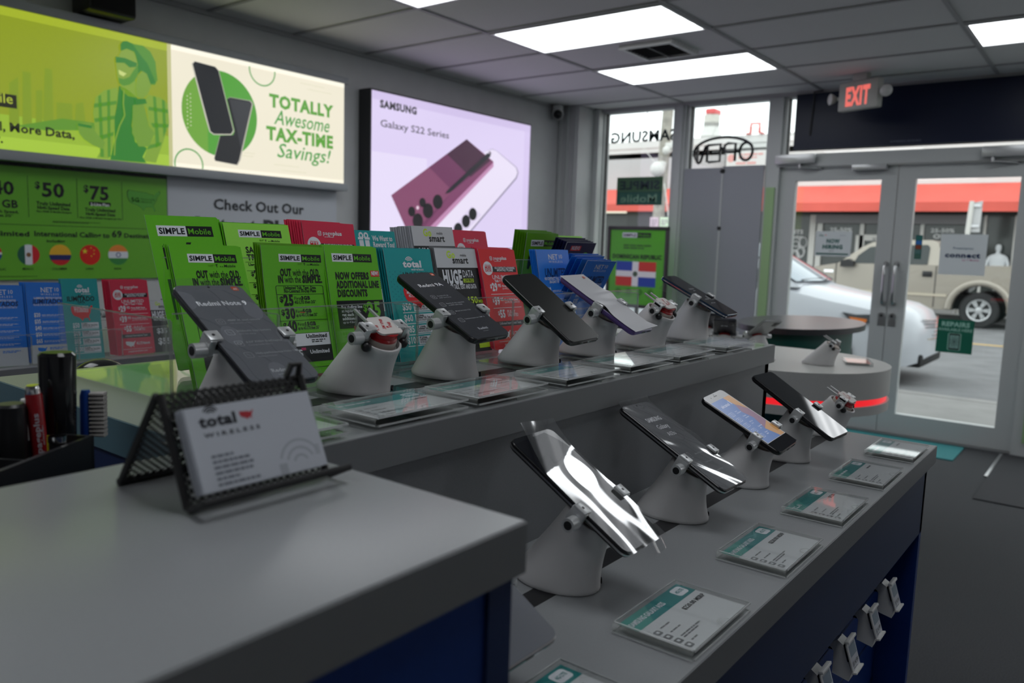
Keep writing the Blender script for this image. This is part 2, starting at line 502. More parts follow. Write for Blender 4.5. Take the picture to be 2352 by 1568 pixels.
b = MB(); b.bbox(-1.845, -1.588, YF - 0.10, YF - 0.031, 2.072, 2.114, 0.004, m_silver)
tag(b.build('magnetic_lock'), 'silver magnetic lock bar above the left door glass', 'lock')
# ------------------------------------------------------------------ ceiling lights and vent
def troffer(x0, y0, label):
    e = thing('ceiling_light', label, 'light', (x0 + 0.61, y0 + 0.305, H - 0.012), 'fluorescent panels in the ceiling')
    f = MB()
    x1, y1 = x0 + 1.22, y0 + 0.61
    for a in ((x0 + 0.012, x1 - 0.012, y0 + 0.012, y0 + 0.03), (x0 + 0.012, x1 - 0.012, y1 - 0.03, y1 - 0.012), (x0 + 0.012, x0 + 0.03, y0 + 0.03, y1 - 0.03), (x1 - 0.03, x1 - 0.012, y0 + 0.03, y1 - 0.03)):
        f.box(*a, H - 0.006, H + 0.0055, m_white)
    f.build('frame', e)
    d = MB(); d.box(x0 + 0.03, x1 - 0.03, y0 + 0.03, y1 - 0.03, H - 0.002, H + 0.005, m_lens)
    for c in (0.16, 0.305, 0.45): d.box(x0 + 0.034, x1 - 0.034, y0 + c - 0.03, y0 + c + 0.03, H - 0.0025, H - 0.0021, m_tube)
    d.build('diffuser', e)
X1, X2, X0 = -3.34, -0.90, -2.12
troffer(X1, 3.965, 'lit ceiling panel with soft tube stripes, on the room side of the air vent')
troffer(X1, 5.185, 'lit ceiling panel closest to the shop windows, in front of the air vent')
troffer(X1, 2.745, 'lit ceiling panel of which only a corner shows at the top of the photo')
troffer(X2, 5.185, 'lit ceiling panel over the right door, cut by the photo edge')
for k, (x, y) in enumerate(((X1, 0.305), (X2, 2.745), (X2, 0.305), (0.32 + 1.22, 5.185), (0.32 + 1.22, 2.135), (X1, -1.525), (X2, -1.525))):
    troffer(x, y, 'lit ceiling panel further back in the shop')
e = thing('ceiling_vent', 'square dark louvred air vent between two lit ceiling panels', 'vent', (-2.66, 4.87, H - 0.02))
b = MB()
vx0, vx1, vy0, vy1 = -2.80, -2.42, 4.66, 5.05
framebox_z = H - 0.012
for a in ((vx0, vx1, vy0, vy0 + 0.03), (vx0, vx1, vy1 - 0.03, vy1), (vx0, vx0 + 0.03, vy0 + 0.03, vy1 - 0.03), (vx1 - 0.03, vx1, vy0 + 0.03, vy1 - 0.03)):
    b.box(*a, framebox_z - 0.01, H + 0.0055, m_white)
b.build('frame', e)
b = MB(); b.box(vx0 + 0.03, vx1 - 0.03, vy0 + 0.03, vy1 - 0.03, H + 0.003, H + 0.0056, m_black)
mv = mat('vent_louvre', (0.10, 0.10, 0.11), 0.5)
for i in range(9):
    y = vy0 + 0.05 + i * 0.04
    b.box(-0.19, 0.19, -0.014, 0.014, -0.001, 0.001, mv, Matrix.Translation(((vx0 + vx1) / 2, y, H - 0.008)) @ Matrix.Rotation(math.radians(40), 4, 'X'))
b.box((vx0 + vx1) / 2 - 0.006, (vx0 + vx1) / 2 + 0.006, vy0 + 0.03, vy1 - 0.03, H - 0.022, H - 0.016, mv)
b.build('louvres', e)
# ------------------------------------------------------------------ main island counter
LOW, UP, FG = 1.05, 1.23, 1.25
XE, XR, XU, XB = -0.267, -0.549, -0.543, -1.075       # lower edge, riser, upper edge, back
YN, YL, YU = 0.3645, 1.692, 1.545
isl = thing('display_island', 'two-tier grey laminate phone display island with blue sides', 'counter', (-0.65, 1.0, 0))
b = MB(); b.box(XR - 0.01, XE, YN + 0.004, YL, LOW - 0.034, LOW, m_lam); b.build('lower_worktop', isl)
b = MB(); b.box(XE, XE + 0.0012, YN + 0.004, YL + 0.0012, LOW - 0.034, LOW - 0.0006, m_lamedge); b.box(XR, XE, YL, YL + 0.0012, LOW - 0.034, LOW - 0.0006, m_lamedge); b.build('lower_edge_band', isl)
b = MB(); b.box(XB, XU, YN, YU, UP - 0.035, UP, m_lam); b.build('upper_worktop', isl)
b = MB(); b.box(XU, XU + 0.0012, YN, YU + 0.0012, UP - 0.035, UP - 0.0006, m_lamedge); b.box(XB, XU, YU, YU + 0.0012, UP - 0.035, UP - 0.0006, m_lamedge)
b.box(XB, XU, YN - 0.0012, YN, UP - 0.035, UP - 0.0006, m_teal_reflection); b.build('upper_edge_band', isl)  # near end: laminate edge with the teal reflection in its colour
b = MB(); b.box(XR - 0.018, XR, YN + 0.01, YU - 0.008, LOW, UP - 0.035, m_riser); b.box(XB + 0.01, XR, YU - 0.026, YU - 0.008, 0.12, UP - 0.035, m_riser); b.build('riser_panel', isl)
b = MB(); b.box(XE - 0.028, XE - 0.010, YN + 0.02, YL - 0.012, LOW - 0.17, LOW - 0.034, m_navy); b.build('header_panel', isl)
b = MB()
b.box(XE - 0.085, XE - 0.07, YN + 0.02, YL - 0.03, 0.08, LOW - 0.034, m_blue)
for k in range(7): b.box(XE - 0.07, XE - 0.0685, YN + 0.02, YL - 0.03, 0.16 + k * 0.1, 0.163 + k * 0.1, m_navy)
b.build('slat_panel', isl)
b = MB(); b.box(XR - 0.2, XE - 0.010, YL - 0.03, YL - 0.012, 0, LOW - 0.034, m_blue); b.build('end_panel', isl)
b = MB(); b.box(XB + 0.01, XB + 0.03, YN + 0.01, YU - 0.008, 0, UP - 0.035, m_blue); b.box(XB + 0.01, XR, YN + 0.008, YN + 0.026, 0, UP - 0.035, m_navy); b.build('back_panel', isl)
b = MB(); b.box(XB + 0.03, XE - 0.06, YN + 0.05, YL - 0.05, 0, 0.08, m_black); b.build('plinth', isl)
b = MB(); b.box(-0.712, -0.682, YN + 0.02, YU - 0.02, UP, UP + 0.0006, m_black); b.build('cable_slot', isl)
b = MB(); b.box(-0.466, -0.440, YN + 0.02, YL - 0.02, LOW, LOW + 0.0006, m_black); b.build('cable_slot', isl)
# ------------------------------------------------------------------ counter in front
fgc = thing('checkout_counter', 'grey topped checkout counter with blue side in front of the island', 'counter', (-0.40, -0.1, 0))
b = MB(); b.bbox(-0.542, -0.266, -0.75, 0.363, FG - 0.032, FG, 0.0012, m_lam); b.build('worktop', fgc)
b = MB(); b.box(-0.2659, -0.2648, -0.75, 0.3628, FG - 0.0315, FG - 0.0012, m_lamedge); b.box(-0.541, -0.267, 0.3629, 0.3638, FG - 0.0315, FG - 0.0012, m_lamedge); b.build('edge_band', fgc)
b = MB(); b.box(-0.53, -0.272, -0.75, 0.356, 0.08, FG - 0.032, m_blue); b.build('cabinet_body', fgc)
b = MB(); b.box(-0.272, -0.2695, 0.335, 0.356, 0.08, FG - 0.032, m_navy); b.build('corner_panel', fgc)
b = MB(); b.box(-0.53, -0.28, -0.75, 0.34, 0, 0.08, m_black); b.build('plinth', fgc)
b = MB(); b.box(-1.06, -0.53, -0.75, 0.35, FG - 0.19, FG - 0.16, m_navy); b.box(-1.06, -1.04, -0.75, 0.35, 0, FG - 0.19, m_navy); b.build('rear_shelf', fgc)
SH = FG - 0.16
# ------------------------------------------------------------------ second island on the left
I2 = 1.08
il2 = thing('display_island', 'grey display island beyond the checkout, carrying blue and teal leaflets', 'counter', (-2.4, 0.5, 0))
b = MB(); b.box(-2.75, -2.06, -1.2, 1.62, I2 - 0.035, I2, m_lam); b.build('worktop', il2)
b = MB(); b.box(-2.06, -2.0588, -1.2, 1.62, I2 - 0.035, I2 - 0.0006, m_lamedge); b.build('edge_band', il2)
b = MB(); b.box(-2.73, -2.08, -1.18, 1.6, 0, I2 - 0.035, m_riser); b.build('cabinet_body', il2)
b = MB(); b.box(-2.06, -1.86, -1.2, 1.75, I2 - 0.20, I2 - 0.17, m_lam); b.box(-2.06, -1.88, -1.18, 1.73, 0, I2 - 0.17, m_blue); b.build('lower_worktop', il2)
# ------------------------------------------------------------------ round white table, green table
def oval(cx0, cx1, cy, r, n=40):
    return [(cx1 + r * math.cos(t), cy + r * math.sin(t)) for t in [-PI / 2 + PI * i / n for i in range(n + 1)]] + [(cx0 + r * math.cos(t), cy + r * math.sin(t)) for t in [PI / 2 + PI * i / n for i in range(n + 1)]]
m_tabtop = mat('white_laminate', (0.52, 0.52, 0.50), 0.35, noise=0.02, nscale=200)
m_redled = mat('red_light_strip', (0.85, 0.012, 0.02), 0.3, emit=0.95)
tb = thing('display_table', 'round-ended white display table with a glowing red stripe', 'table', (-1.25, 2.725, 0))
b = MB(); b.prism(oval(-1.6, -0.915, 2.725, 0.33), LOW - 0.085, LOW, m_tabtop); b.build('tabletop', tb)
b = MB(); b.prism(oval(-1.6, -0.915, 2.725, 0.322), LOW - 0.106, LOW - 0.085, m_redled); b.build('light_strip', tb)
b = MB(); b.prism(oval(-1.6, -0.915, 2.725, 0.33), LOW - 0.135, LOW - 0.106, m_tabtop); b.build('lower_slab', tb)
m_greenbody = mat('dark_green_panel', (0.003, 0.105, 0.085), 0.4)
b = MB(); b.prism(oval(-1.55, -0.99, 2.725, 0.25), 0.0, LOW - 0.135, m_greenbody); b.build('pedestal', tb)
def ell(cx, cy, a, c, n=56): return [(cx + a * math.cos(2 * PI * i / n), cy + c * math.sin(2 * PI * i / n)) for i in range(n)]
gt = thing('counter_stand', 'dark green oval counter stand with a black top near the doors', 'counter', (-1.36, 4.26, 0))
b = MB(); b.prism(ell(-1.36, 4.26, 0.295, 0.50), LOW - 0.028, LOW, mat('black_laminate', (0.03, 0.03, 0.035), 0.28)); b.build('tabletop', gt)
b = MB(); b.prism(ell(-1.36, 4.26, 0.235, 0.43), 0.02, LOW - 0.028, m_greenbody)
b.build('pedestal', gt)
b = MB(); b.prism(ell(-1.36, 4.26, 0.21, 0.40), 0, 0.02, m_black); b.build('plinth', gt)
# floor coverings
b = MB(); b.box(-2.30, -0.87, 6.20, 6.69, 0.0, 0.008, m_tealmat)
tag(b.build('door_mat'), 'teal carpet strip lying in front of the double doors', 'mat')
b = MB(); b.box(-0.62, 0.9, 5.3, 6.68, 0, 0.007, mat('dark_mat', (0.03, 0.031, 0.036), 0.9, noise=0.5, nscale=300)); b.box(-0.64, -0.62, 5.9, 6.68, 0, 0.009, m_steel)
tag(b.build('floor_mat'), 'very dark floor mat with a pale metal edge right of the doors', 'mat')

# ------------------------------------------------------------------ signs on the left wall
def W2(P, pts):
    return [((a - P.O.y) / P.sc, (P.O.z - b) / P.sc) for a, b in pts]
def ptext(P, abc, s, mt, bold=1, k=3, **kw):
    a, b_, c = W2(P, abc)
    P.text(a[0], a[1], a[1] - c[1], s, mt, bold, fit=b_[0] - a[0], k=k, **kw)
def wpoly(P, pts, mt, k): P.poly(W2(P, pts), mt, k)
def wcirc(P, pts, mt, k, **kw):       # centre, right rim
    a, b_ = W2(P, pts); P.circ(a[0], a[1], abs(b_[0] - a[0]), mt, k, **kw)
def clip_poly(pts, y0, y1, x1=1e9, x0=-1e9):
    def cut(ps, ax, lim, keep_less):
        o = []
        for i in range(len(ps)):
            a, b_ = ps[i - 1], ps[i]
            ia = (a[ax] <= lim) == keep_less; ib = (b_[ax] <= lim) == keep_less
            if ia != ib:
                t = (lim - a[ax]) / (b_[ax] - a[ax]); o.append((a[0] + (b_[0] - a[0]) * t, a[1] + (b_[1] - a[1]) * t))
            if ib: o.append(b_)
        return o
    for ax, lim, less in ((1, y0, False), (1, y1, True), (0, x1, True), (0, x0, False)):
        pts = cut(pts, ax, lim, less)
        if len(pts) < 3: return []
    return pts
m_frame = mat('sign_frame_grey', (0.36, 0.38, 0.41), 0.4)
FX = -4.36
ZB, ZT, YA, YM, YB = 1.785, 2.452, 0.35, 2.44, 3.685
lb = thing('lightbox_sign', 'long lit sign box with a green panel and a cream panel high on the wall', 'sign', (FX, 2.0, ZB))
b = MB()
b.bbox(XW, FX + 0.012, YA - 0.04, YB + 0.03, ZT, ZT + 0.045, 0.004, m_frame); b.bbox(XW, FX + 0.012, YA - 0.04, YB + 0.03, ZB - 0.05, ZB, 0.004, m_frame)
b.box(XW, FX - 0.004, YB, YB + 0.012, ZB, ZT, m_frame); b.box(XW, FX - 0.03, YA - 0.03, YB, ZB, ZT, m_frame)
b.build('frame', lb)
b = MB(); g0 = lm('#8b9a20')
b.box(FX - 0.02, FX, YA, YM - 0.004, ZB, ZT, g0)
P = Print(b, (FX, YA, ZT), (0, 1, 0), (0, 0, -1), (1, 0, 0), eps=0.0008)
HW = (ZT - ZB) * 1000; WW = (YM - 0.004 - YA) * 1000
gd, gm, gl2, gy = lm('#2f7a2a'), lm('#4f8a2b'), lm('#7c9e34'), lm('#a2c43c')
P.rect(0, 0, WW, 40, lm('#a3b32a'), 1)
P.rect(0, HW - 165, WW, 165, lm('#93b433'), 1); P.rect(0, HW - 60, WW, 60, gy, 2)
gs = lm('#7d9522')
for q in ([(1.6797, 2.1674), (1.7161, 2.1671), (1.7132, 1.9192), (1.6697, 1.9133)], [(1.7813, 2.2003), (1.8157, 2.1995), (1.813, 1.9325), (1.7643, 1.926)], [(1.8312, 2.0439), (1.9059, 2.0481), (1.9058, 1.9375), (1.827, 1.9271)], [(1.7364, 2.086), (1.7671, 2.0911), (1.7609, 1.9255), (1.7302, 1.9214)], [(1.9241, 2.0509), (1.961, 2.064), (1.9718, 1.9388), (1.9128, 1.931)], [(1.6187, 2.1011), (1.6589, 2.1358), (1.6565, 1.9116), (1.6107, 1.9054)]): wpoly(P, q, gs, 3)
wpoly(P, [(1.6365, 1.9019), (1.8567, 1.9676), (2.0176, 1.9674), (2.0164, 1.9295), (1.7702, 1.8979)], lm('#5c8f2a'), 4)
# the laughing listener in the picture
wpoly(P, [(2.0216, 2.0958), (2.0684, 2.141), (2.1389, 2.168), (2.1457, 2.1309), (2.1282, 2.0668), (2.1174, 1.9655), (2.1064, 1.8563), (2.0849, 1.7884), (2.0196, 1.7894), (2.0517, 1.8425), (2.0161, 1.9219), (2.0079, 2.0187)], gl2, 5)
wpoly(P, [(2.2741, 2.1124), (2.3084, 2.1571), (2.3758, 2.1521), (2.4186, 2.1267), (2.425, 2.0225), (2.3876, 1.9124), (2.3419, 1.7941), (2.2661, 1.7987), (2.2927, 1.8614), (2.3368, 1.9385), (2.3047, 2.0062), (2.2981, 2.0766)], gl2, 5)
for q in ([(2.037, 2.1058), (2.0524, 2.1158), (2.0581, 1.7972), (2.0388, 1.7952)], [(2.0838, 2.1436), (2.0995, 2.1499), (2.093, 1.8008), (2.0774, 1.7992)], [(2.3335, 2.1533), (2.3503, 2.152), (2.3656, 1.8936), (2.3438, 1.875)], [(2.3842, 2.1454), (2.4016, 2.1401), (2.4067, 1.9795), (2.3881, 1.9367)], [(2.0146, 2.0648), (2.133, 2.0982), (2.1317, 2.0789), (2.0124, 2.0435)], [(2.0123, 1.9893), (2.1206, 2.0197), (2.12, 2.0005), (2.0176, 1.9703)], [(2.0306, 1.901), (2.1126, 1.9341), (2.1113, 1.9147), (2.0453, 1.8837)], [(2.3069, 2.0937), (2.4194, 2.0945), (2.4208, 2.0745), (2.3064, 2.0739)], [(2.3173, 2.0079), (2.423, 2.0141), (2.4201, 1.9958), (2.3294, 1.9856)], [(2.3017, 1.8863), (2.3789, 1.9114), (2.3698, 1.8901), (2.2927, 1.8614)]): wpoly(P, q, gm, 6)
wpoly(P, [(2.147, 2.177), (2.1863, 2.1683), (2.2259, 2.1438), (2.2658, 2.1111), (2.2242, 2.0813), (2.2093, 1.9777), (2.2274, 1.8936), (2.2929, 1.8694), (2.2666, 1.8187), (2.2868, 1.7887), (2.0887, 1.7863), (2.1152, 1.8882), (2.1185, 2.0041), (2.1369, 2.0988)], gd, 7)
wpoly(P, [(2.1597, 2.2097), (2.2284, 2.2372), (2.2553, 2.1798), (2.2418, 2.1308), (2.1933, 2.1308), (2.1545, 2.1629)], gl2, 7)
wpoly(P, [(2.1639, 2.3592), (2.1921, 2.3763), (2.2359, 2.3699), (2.2548, 2.3195), (2.2495, 2.272), (2.2322, 2.2302), (2.2032, 2.1981), (2.1708, 2.1826), (2.1474, 2.1923), (2.1404, 2.2216), (2.1374, 2.2514), (2.1345, 2.2888), (2.1433, 2.3208)], lm('#7f9c36'), 8)
wpoly(P, [(2.2503, 2.3031), (2.2575, 2.2657), (2.2319, 2.2185), (2.203, 2.1926), (2.1708, 2.181), (2.1474, 2.1907), (2.1449, 2.2186), (2.1718, 2.2157), (2.2041, 2.2329), (2.2251, 2.2675)], gm, 9)
wpoly(P, [(2.1454, 2.2592), (2.1885, 2.2471), (2.1705, 2.2292), (2.1487, 2.2369)], lm('#c3d27a'), 10)
wpoly(P, [(2.1317, 2.3238), (2.1827, 2.3263), (2.2482, 2.312), (2.242, 2.2925), (2.2054, 2.2825), (2.1781, 2.3009), (2.1331, 2.2932)], gd, 10)
wpoly(P, [(2.2359, 2.3699), (2.2638, 2.3521), (2.2744, 2.2844), (2.2532, 2.2572), (2.2506, 2.3109)], gd, 10)
wpoly(P, [(2.1593, 2.3924), (2.1732, 2.4104), (2.1931, 2.416), (2.2329, 2.4077), (2.2817, 2.4101), (2.3224, 2.3873), (2.3505, 2.3378), (2.3536, 2.2911), (2.3595, 2.2448), (2.3433, 2.2143), (2.3182, 2.2139), (2.2982, 2.2497), (2.262, 2.2821), (2.2548, 2.3195), (2.2319, 2.3691), (2.1921, 2.3763), (2.16, 2.3584)], gm, 11)
wpoly(P, [(2.1593, 2.3924), (2.1732, 2.4104), (2.1931, 2.416), (2.2248, 2.406), (2.264, 2.3599), (2.3041, 2.3211), (2.3279, 2.2707), (2.3479, 2.2269), (2.3182, 2.2139), (2.2982, 2.2497), (2.262, 2.2821), (2.2548, 2.3195), (2.2319, 2.3691), (2.1921, 2.3763), (2.16, 2.3584)], gd, 12)
wpoly(P, [(2.243, 2.2398), (2.2742, 2.2765), (2.2986, 2.2654), (2.3222, 2.2067), (2.3, 2.1558), (2.2704, 2.1291), (2.2419, 2.1347), (2.2365, 2.1766)], lm('#779a35'), 13)
wpoly(P, [(2.2162, 2.0863), (2.2758, 2.1126), (2.3043, 1.9903), (2.3372, 1.9546), (2.3015, 1.8783), (2.2432, 1.8717), (2.2082, 1.9384)], lm('#6c9433'), 13)
wpoly(P, [(2.2294, 2.1226), (2.287, 2.1317), (2.2947, 2.1077), (2.2326, 2.0904)], gd, 14)
wpoly(P, [(1.9244, 1.9526), (1.9875, 1.9649), (2.0033, 1.9429), (2.0197, 1.9148), (2.062, 1.8743), (2.0531, 1.835), (1.9989, 1.8517), (1.9549, 1.8767), (1.9322, 1.9038)], lm('#6c9433'), 13)
wpoly(P, [(1.9281, 1.9538), (1.9982, 1.9498), (1.9956, 1.9359), (1.9277, 1.9404)], gd, 14)
q = W2(P, [(2.1701, 2.1579), (2.1642, 2.0877), (2.1705, 2.0268), (2.1411, 1.9687), (2.1152, 1.8882), (2.109, 1.8102)]); P.pline(q, 7, gl2, 15)
# lettering of the green panel
q = W2(P, [(1.4187, 2.0367), (1.6521, 2.0476), (1.6482, 1.9841), (1.4155, 1.9663)])
P.rect(q[2][0] - 260, q[1][1], 260, q[2][1] - q[1][1], lm('#1d1f10'), 5)
P.text(q[2][0] - 16, q[2][1] - 20, 48, 'Mobile', lm('#a9b93a'), 0, 'r', k=6)
a_ = W2(P, [(1.9146, 1.8756), (1.6093, 1.8703), (1.6142, 1.9114)])
h_ = (a_[1][1] - a_[2][1]) * 1.05; ym = (a_[0][1] + a_[1][1]) / 2
P.text(a_[1][0], ym, h_, 'More Data,', lm('#15170a'), 1, 'l', fit=a_[0][0] - a_[1][0], k=6); P.text(a_[1][0] - 14, ym, h_, 'l,', lm('#15170a'), 1, 'r', k=6)
P.text(W2(P, [(1.5826, 1.8147)])[0][0], W2(P, [(1.5826, 1.8147)])[0][1], 42, 'y.', lm('#15170a'), 1, 'r', k=6)
b.build('green_panel', lb)
b = MB(); cw = lm('#efe8d2')
b.box(FX - 0.02, FX, YM + 0.004, YB, ZB, ZT, cw)
P = Print(b, (FX, YM + 0.004, ZT), (0, 1, 0), (0, 0, -1), (1, 0, 0), eps=0.0008)
WW2 = (YB - YM - 0.004) * 1000
g1, g2, g3 = lm('#4f9c34'), lm('#7fa63a'), lm('#3f9a3e')
P.rect(0, 0, WW2, 26, lm('#fffbe9'), 1); P.rect(0, HW - 22, WW2, 22, lm('#fff9e4'), 1)
q = W2(P, [(2.7493, 2.1177), (3.0028, 2.1273), (2.7479, 2.3593)])
ccx, ccy, rx, ry = q[0][0], q[0][1], q[1][0] - q[0][0], q[0][1] - q[2][1]
P.circ(ccx, ccy, (rx + ry) / 2, g1, 2, 56)
R0 = (rx + ry) / 2
P.poly([(ccx + R0 * math.cos(math.radians(a)), ccy + R0 * math.sin(math.radians(a))) for a in range(110, 251, 6)], lm('#6ca238'), 3)
for i in range(9):
    for j in range(2):
        P.circ(ccx - R0 * 0.86 + j * 20, ccy - 70 + i * 22 - j * 14, 3.2, cw, 4, 8)
for pts_, a0, a1 in (([(3.0369, 2.421), (3.1319, 2.4385)], 175, 365), ([(2.5412, 1.8049), (2.6316, 1.8135)], -12, 192)):
    q = W2(P, pts_); r = q[1][0] - q[0][0]
    P.ring(q[0][0], min(q[0][1], HW - 8), r - 8, r, a0, a1, g3, 3)
P.poly(W2(P, [(2.5656, 2.3709), (2.5841, 2.3894), (2.7147, 2.3825), (2.7384, 2.366), (2.835, 2.0301), (2.8167, 2.0043), (2.6991, 1.9915), (2.6726, 2.0052), (2.6438, 2.0941)]), lm('#c9c6b8'), 5)
P.poly(W2(P, [(2.5728, 2.3708), (2.5876, 2.3866), (2.7146, 2.3811), (2.7355, 2.363), (2.8291, 2.0337), (2.813, 2.01), (2.7012, 1.9968), (2.6783, 2.0091)]), lm('#10131a'), 6)
P.poly(W2(P, [(2.7897, 2.2092), (2.8096, 2.2252), (2.9535, 2.2262), (2.969, 2.2092), (2.8777, 1.8621), (2.8569, 1.8292), (2.7064, 1.8407), (2.6998, 1.8547), (2.7398, 1.9912), (2.8288, 2.0058), (2.8391, 2.0306)]), lm('#b5b2a6'), 4)
P.poly(W2(P, [(2.7897, 2.2092), (2.8096, 2.2227), (2.9462, 2.2225), (2.9598, 2.2078), (2.8675, 1.8629), (2.8519, 1.8331), (2.7084, 1.8427), (2.7027, 1.8565), (2.7418, 1.9915), (2.8288, 2.0058), (2.8391, 2.0306)]), lm('#15171c'), 5)
P.poly(W2(P, [(2.8045, 2.2133), (2.9431, 2.2158), (2.9533, 2.2034), (2.8814, 1.9261), (2.8475, 2.0622)]), lm('#33353a'), 6)
ptext(P, [(3.089, 2.2151), (3.5857, 2.2223), (3.0876, 2.292)], 'TOTALLY', lm('#5b9f39'), 2)
ptext(P, [(3.1214, 2.1121), (3.5548, 2.1385), (3.1329, 2.2044)], 'Awesome', g3, 0, shear=0.25)
ptext(P, [(3.066, 2.0125), (3.5932, 2.0171), (3.0612, 2.0924)], 'TAX-TIME', lm('#5b9f39'), 2)
ptext(P, [(3.1369, 1.9099), (3.5621, 1.9227), (3.1448, 2.001)], 'Savings!', g3, 0, shear=0.25)
for q in ([(3.3254, 2.3956)], [(3.384, 2.3656)], [(3.1255, 1.8609)], [(3.1812, 1.8291)], [(2.9069, 1.9112)], [(2.8964, 1.8924)]):
    x, y = W2(P, q)[0]
    for i in range(15 if x > 500 else 6): P.circ(x + i * 13, y, 2.2, lm('#a8ad6a'), 3, 6)
b.build('cream_panel', lb)
b = MB(); b.box(FX - 0.003, FX + 0.002, YM - 0.018, YM + 0.004, ZB, ZT, lm('#c9c88f', 0.9)); b.build('divider_strip', lb)
# plan board under the light box
BX = -4.452
pb = MB(); gp = pm('#4a7f22', 2.3, 0.3)
ZB2, ZT2, YC0, YC1 = 1.15, 1.745, 0.35, 2.455
pb.box(XW + 0.001, BX, YC0, YC1, ZB2, ZT2, gp)
P = Print(pb, (BX, YC0, ZT2), (0, 1, 0), (0, 0, -1), (1, 0, 0), eps=0.0006)
bk = pm('#16181c', 1.2); wt = pm('#b0b2b8', 2.0)
WB = (YC1 - YC0) * 1000
P.rect(0, 0, WB, 28, bk, 1)
P.text(WB - 270, 21, 12, 'CONTRACT UNLIMITED TALK, TEXT & INTL TEXT 30-DAY PLANS', pm('#4c4f52', 1.5), 0, 'r', k=2)
def yz(l): return W2(P, l)
def t3(abc, s, bold=1, mt=bk): ptext(P, abc, s, mt, bold, k=2)
t3([(1.555, 1.5755), (1.6566, 1.5769), (1.5577, 1.6406)], '40')
t3([(1.7507, 1.6147), (1.7769, 1.6131), (1.7521, 1.6494)], '$'); t3([(1.782, 1.5763), (1.8947, 1.5786), (1.7847, 1.6485)], '50')
t3([(1.989, 1.6125), (2.0175, 1.6122), (1.9902, 1.6503)], '$'); t3([(2.02, 1.5759), (2.127, 1.5809), (2.0223, 1.6491)], '75')
t3([(1.596, 1.5106), (1.6697, 1.5146), (1.5976, 1.5494)], 'GB')
t3([(1.5511, 1.4838), (1.6718, 1.4864), (1.5516, 1.4974)], 'High Speed,'); t3([(1.5622, 1.4643), (1.6458, 1.4653), (1.5628, 1.4776)], 'then 2G*')
t3([(1.7553, 1.5312), (1.9218, 1.5371), (1.7561, 1.5501)], 'Truly Unlimited'); t3([(1.7585, 1.5103), (1.9166, 1.5153), (1.7591, 1.5279)], 'High-Speed Data'); t3([(1.754, 1.4947), (1.9253, 1.499), (1.7543, 1.5039)], 'Plus 10GB of Mobile Hotspot')
q = yz([(2.016, 1.563), (2.1318, 1.5431)]); P.rrect(q[0][0], q[0][1], q[1][0] - q[0][0], q[1][1] - q[0][1], 5, bk, 1)
t3([(2.0241, 1.5429), (2.1243, 1.5465), (2.0246, 1.5577)], '2-Line Plan', 1, wt)
t3([(1.9943, 1.5121), (2.1566, 1.5166), (1.9948, 1.5303)], 'Truly Unlimited'); t3([(1.9978, 1.4902), (2.1545, 1.4945), (1.9984, 1.507)], 'High-Speed Data'); t3([(1.9666, 1.4726), (2.1885, 1.4763), (1.9669, 1.4814)], 'Plus 10GB of Mobile Hotspot per line')
for l in ([(1.7129, 1.6739), (1.7204, 1.4665)], [(1.9509, 1.6798), (1.9595, 1.4737)], [(2.1887, 1.6806), (2.1984, 1.4729)]):
    q = yz(l); x = (q[0][0] + q[1][0]) / 2; P.rect(x, q[0][1], 2.5, q[1][1] - q[0][1], bk, 1)
q = yz([(1.5851, 1.425), (2.3333, 1.4335)]); P.rect(0, (q[0][1] + q[1][1]) / 2, WB - 50, 2.5, bk, 1)
q = yz([(1.8308, 1.4523), (2.071, 1.4565)]); P.greek(q[0][0], q[0][1], q[1][0] - q[0][0], 9, 2, bk, 4)
q = yz([(2.2218, 1.6469), (2.4165, 1.5417)]); usa(P, q[0][0], q[0][1] - 2, q[1][0] - q[0][0], bk, 1); 
sx = (q[1][0] - q[0][0]) / 100 * 0.97
P.poly([(q[0][0] + 3 + a * sx, q[0][1] + b_ * sx) for a, b_ in USA], pm('#3f7a2a', 2.2), 2)
t3([(2.2456, 1.5768), (2.2929, 1.5775), (2.2462, 1.6013)], '5G')
t3([(2.2987, 1.5895), (2.3845, 1.5923), (2.2989, 1.6001)], 'Nationwide', 0); t3([(2.2983, 1.5754), (2.3654, 1.5772), (2.2986, 1.5856)], 'Network', 0)
t3([(1.51, 1.3699), (1.7188, 1.3757), (1.5111, 1.3955)], 'Unlimited'); t3([(1.7382, 1.3727), (2.1209, 1.3755), (1.7393, 1.3994)], 'International Calling to'); t3([(2.1321, 1.3772), (2.1894, 1.3773), (2.1332, 1.4135)], '69'); t3([(2.1988, 1.3761), (2.4058, 1.3734), (2.1995, 1.4006)], 'Destinations')
t3([(1.7966, 1.3421), (1.8872, 1.342), (1.7972, 1.3564)], 'including')
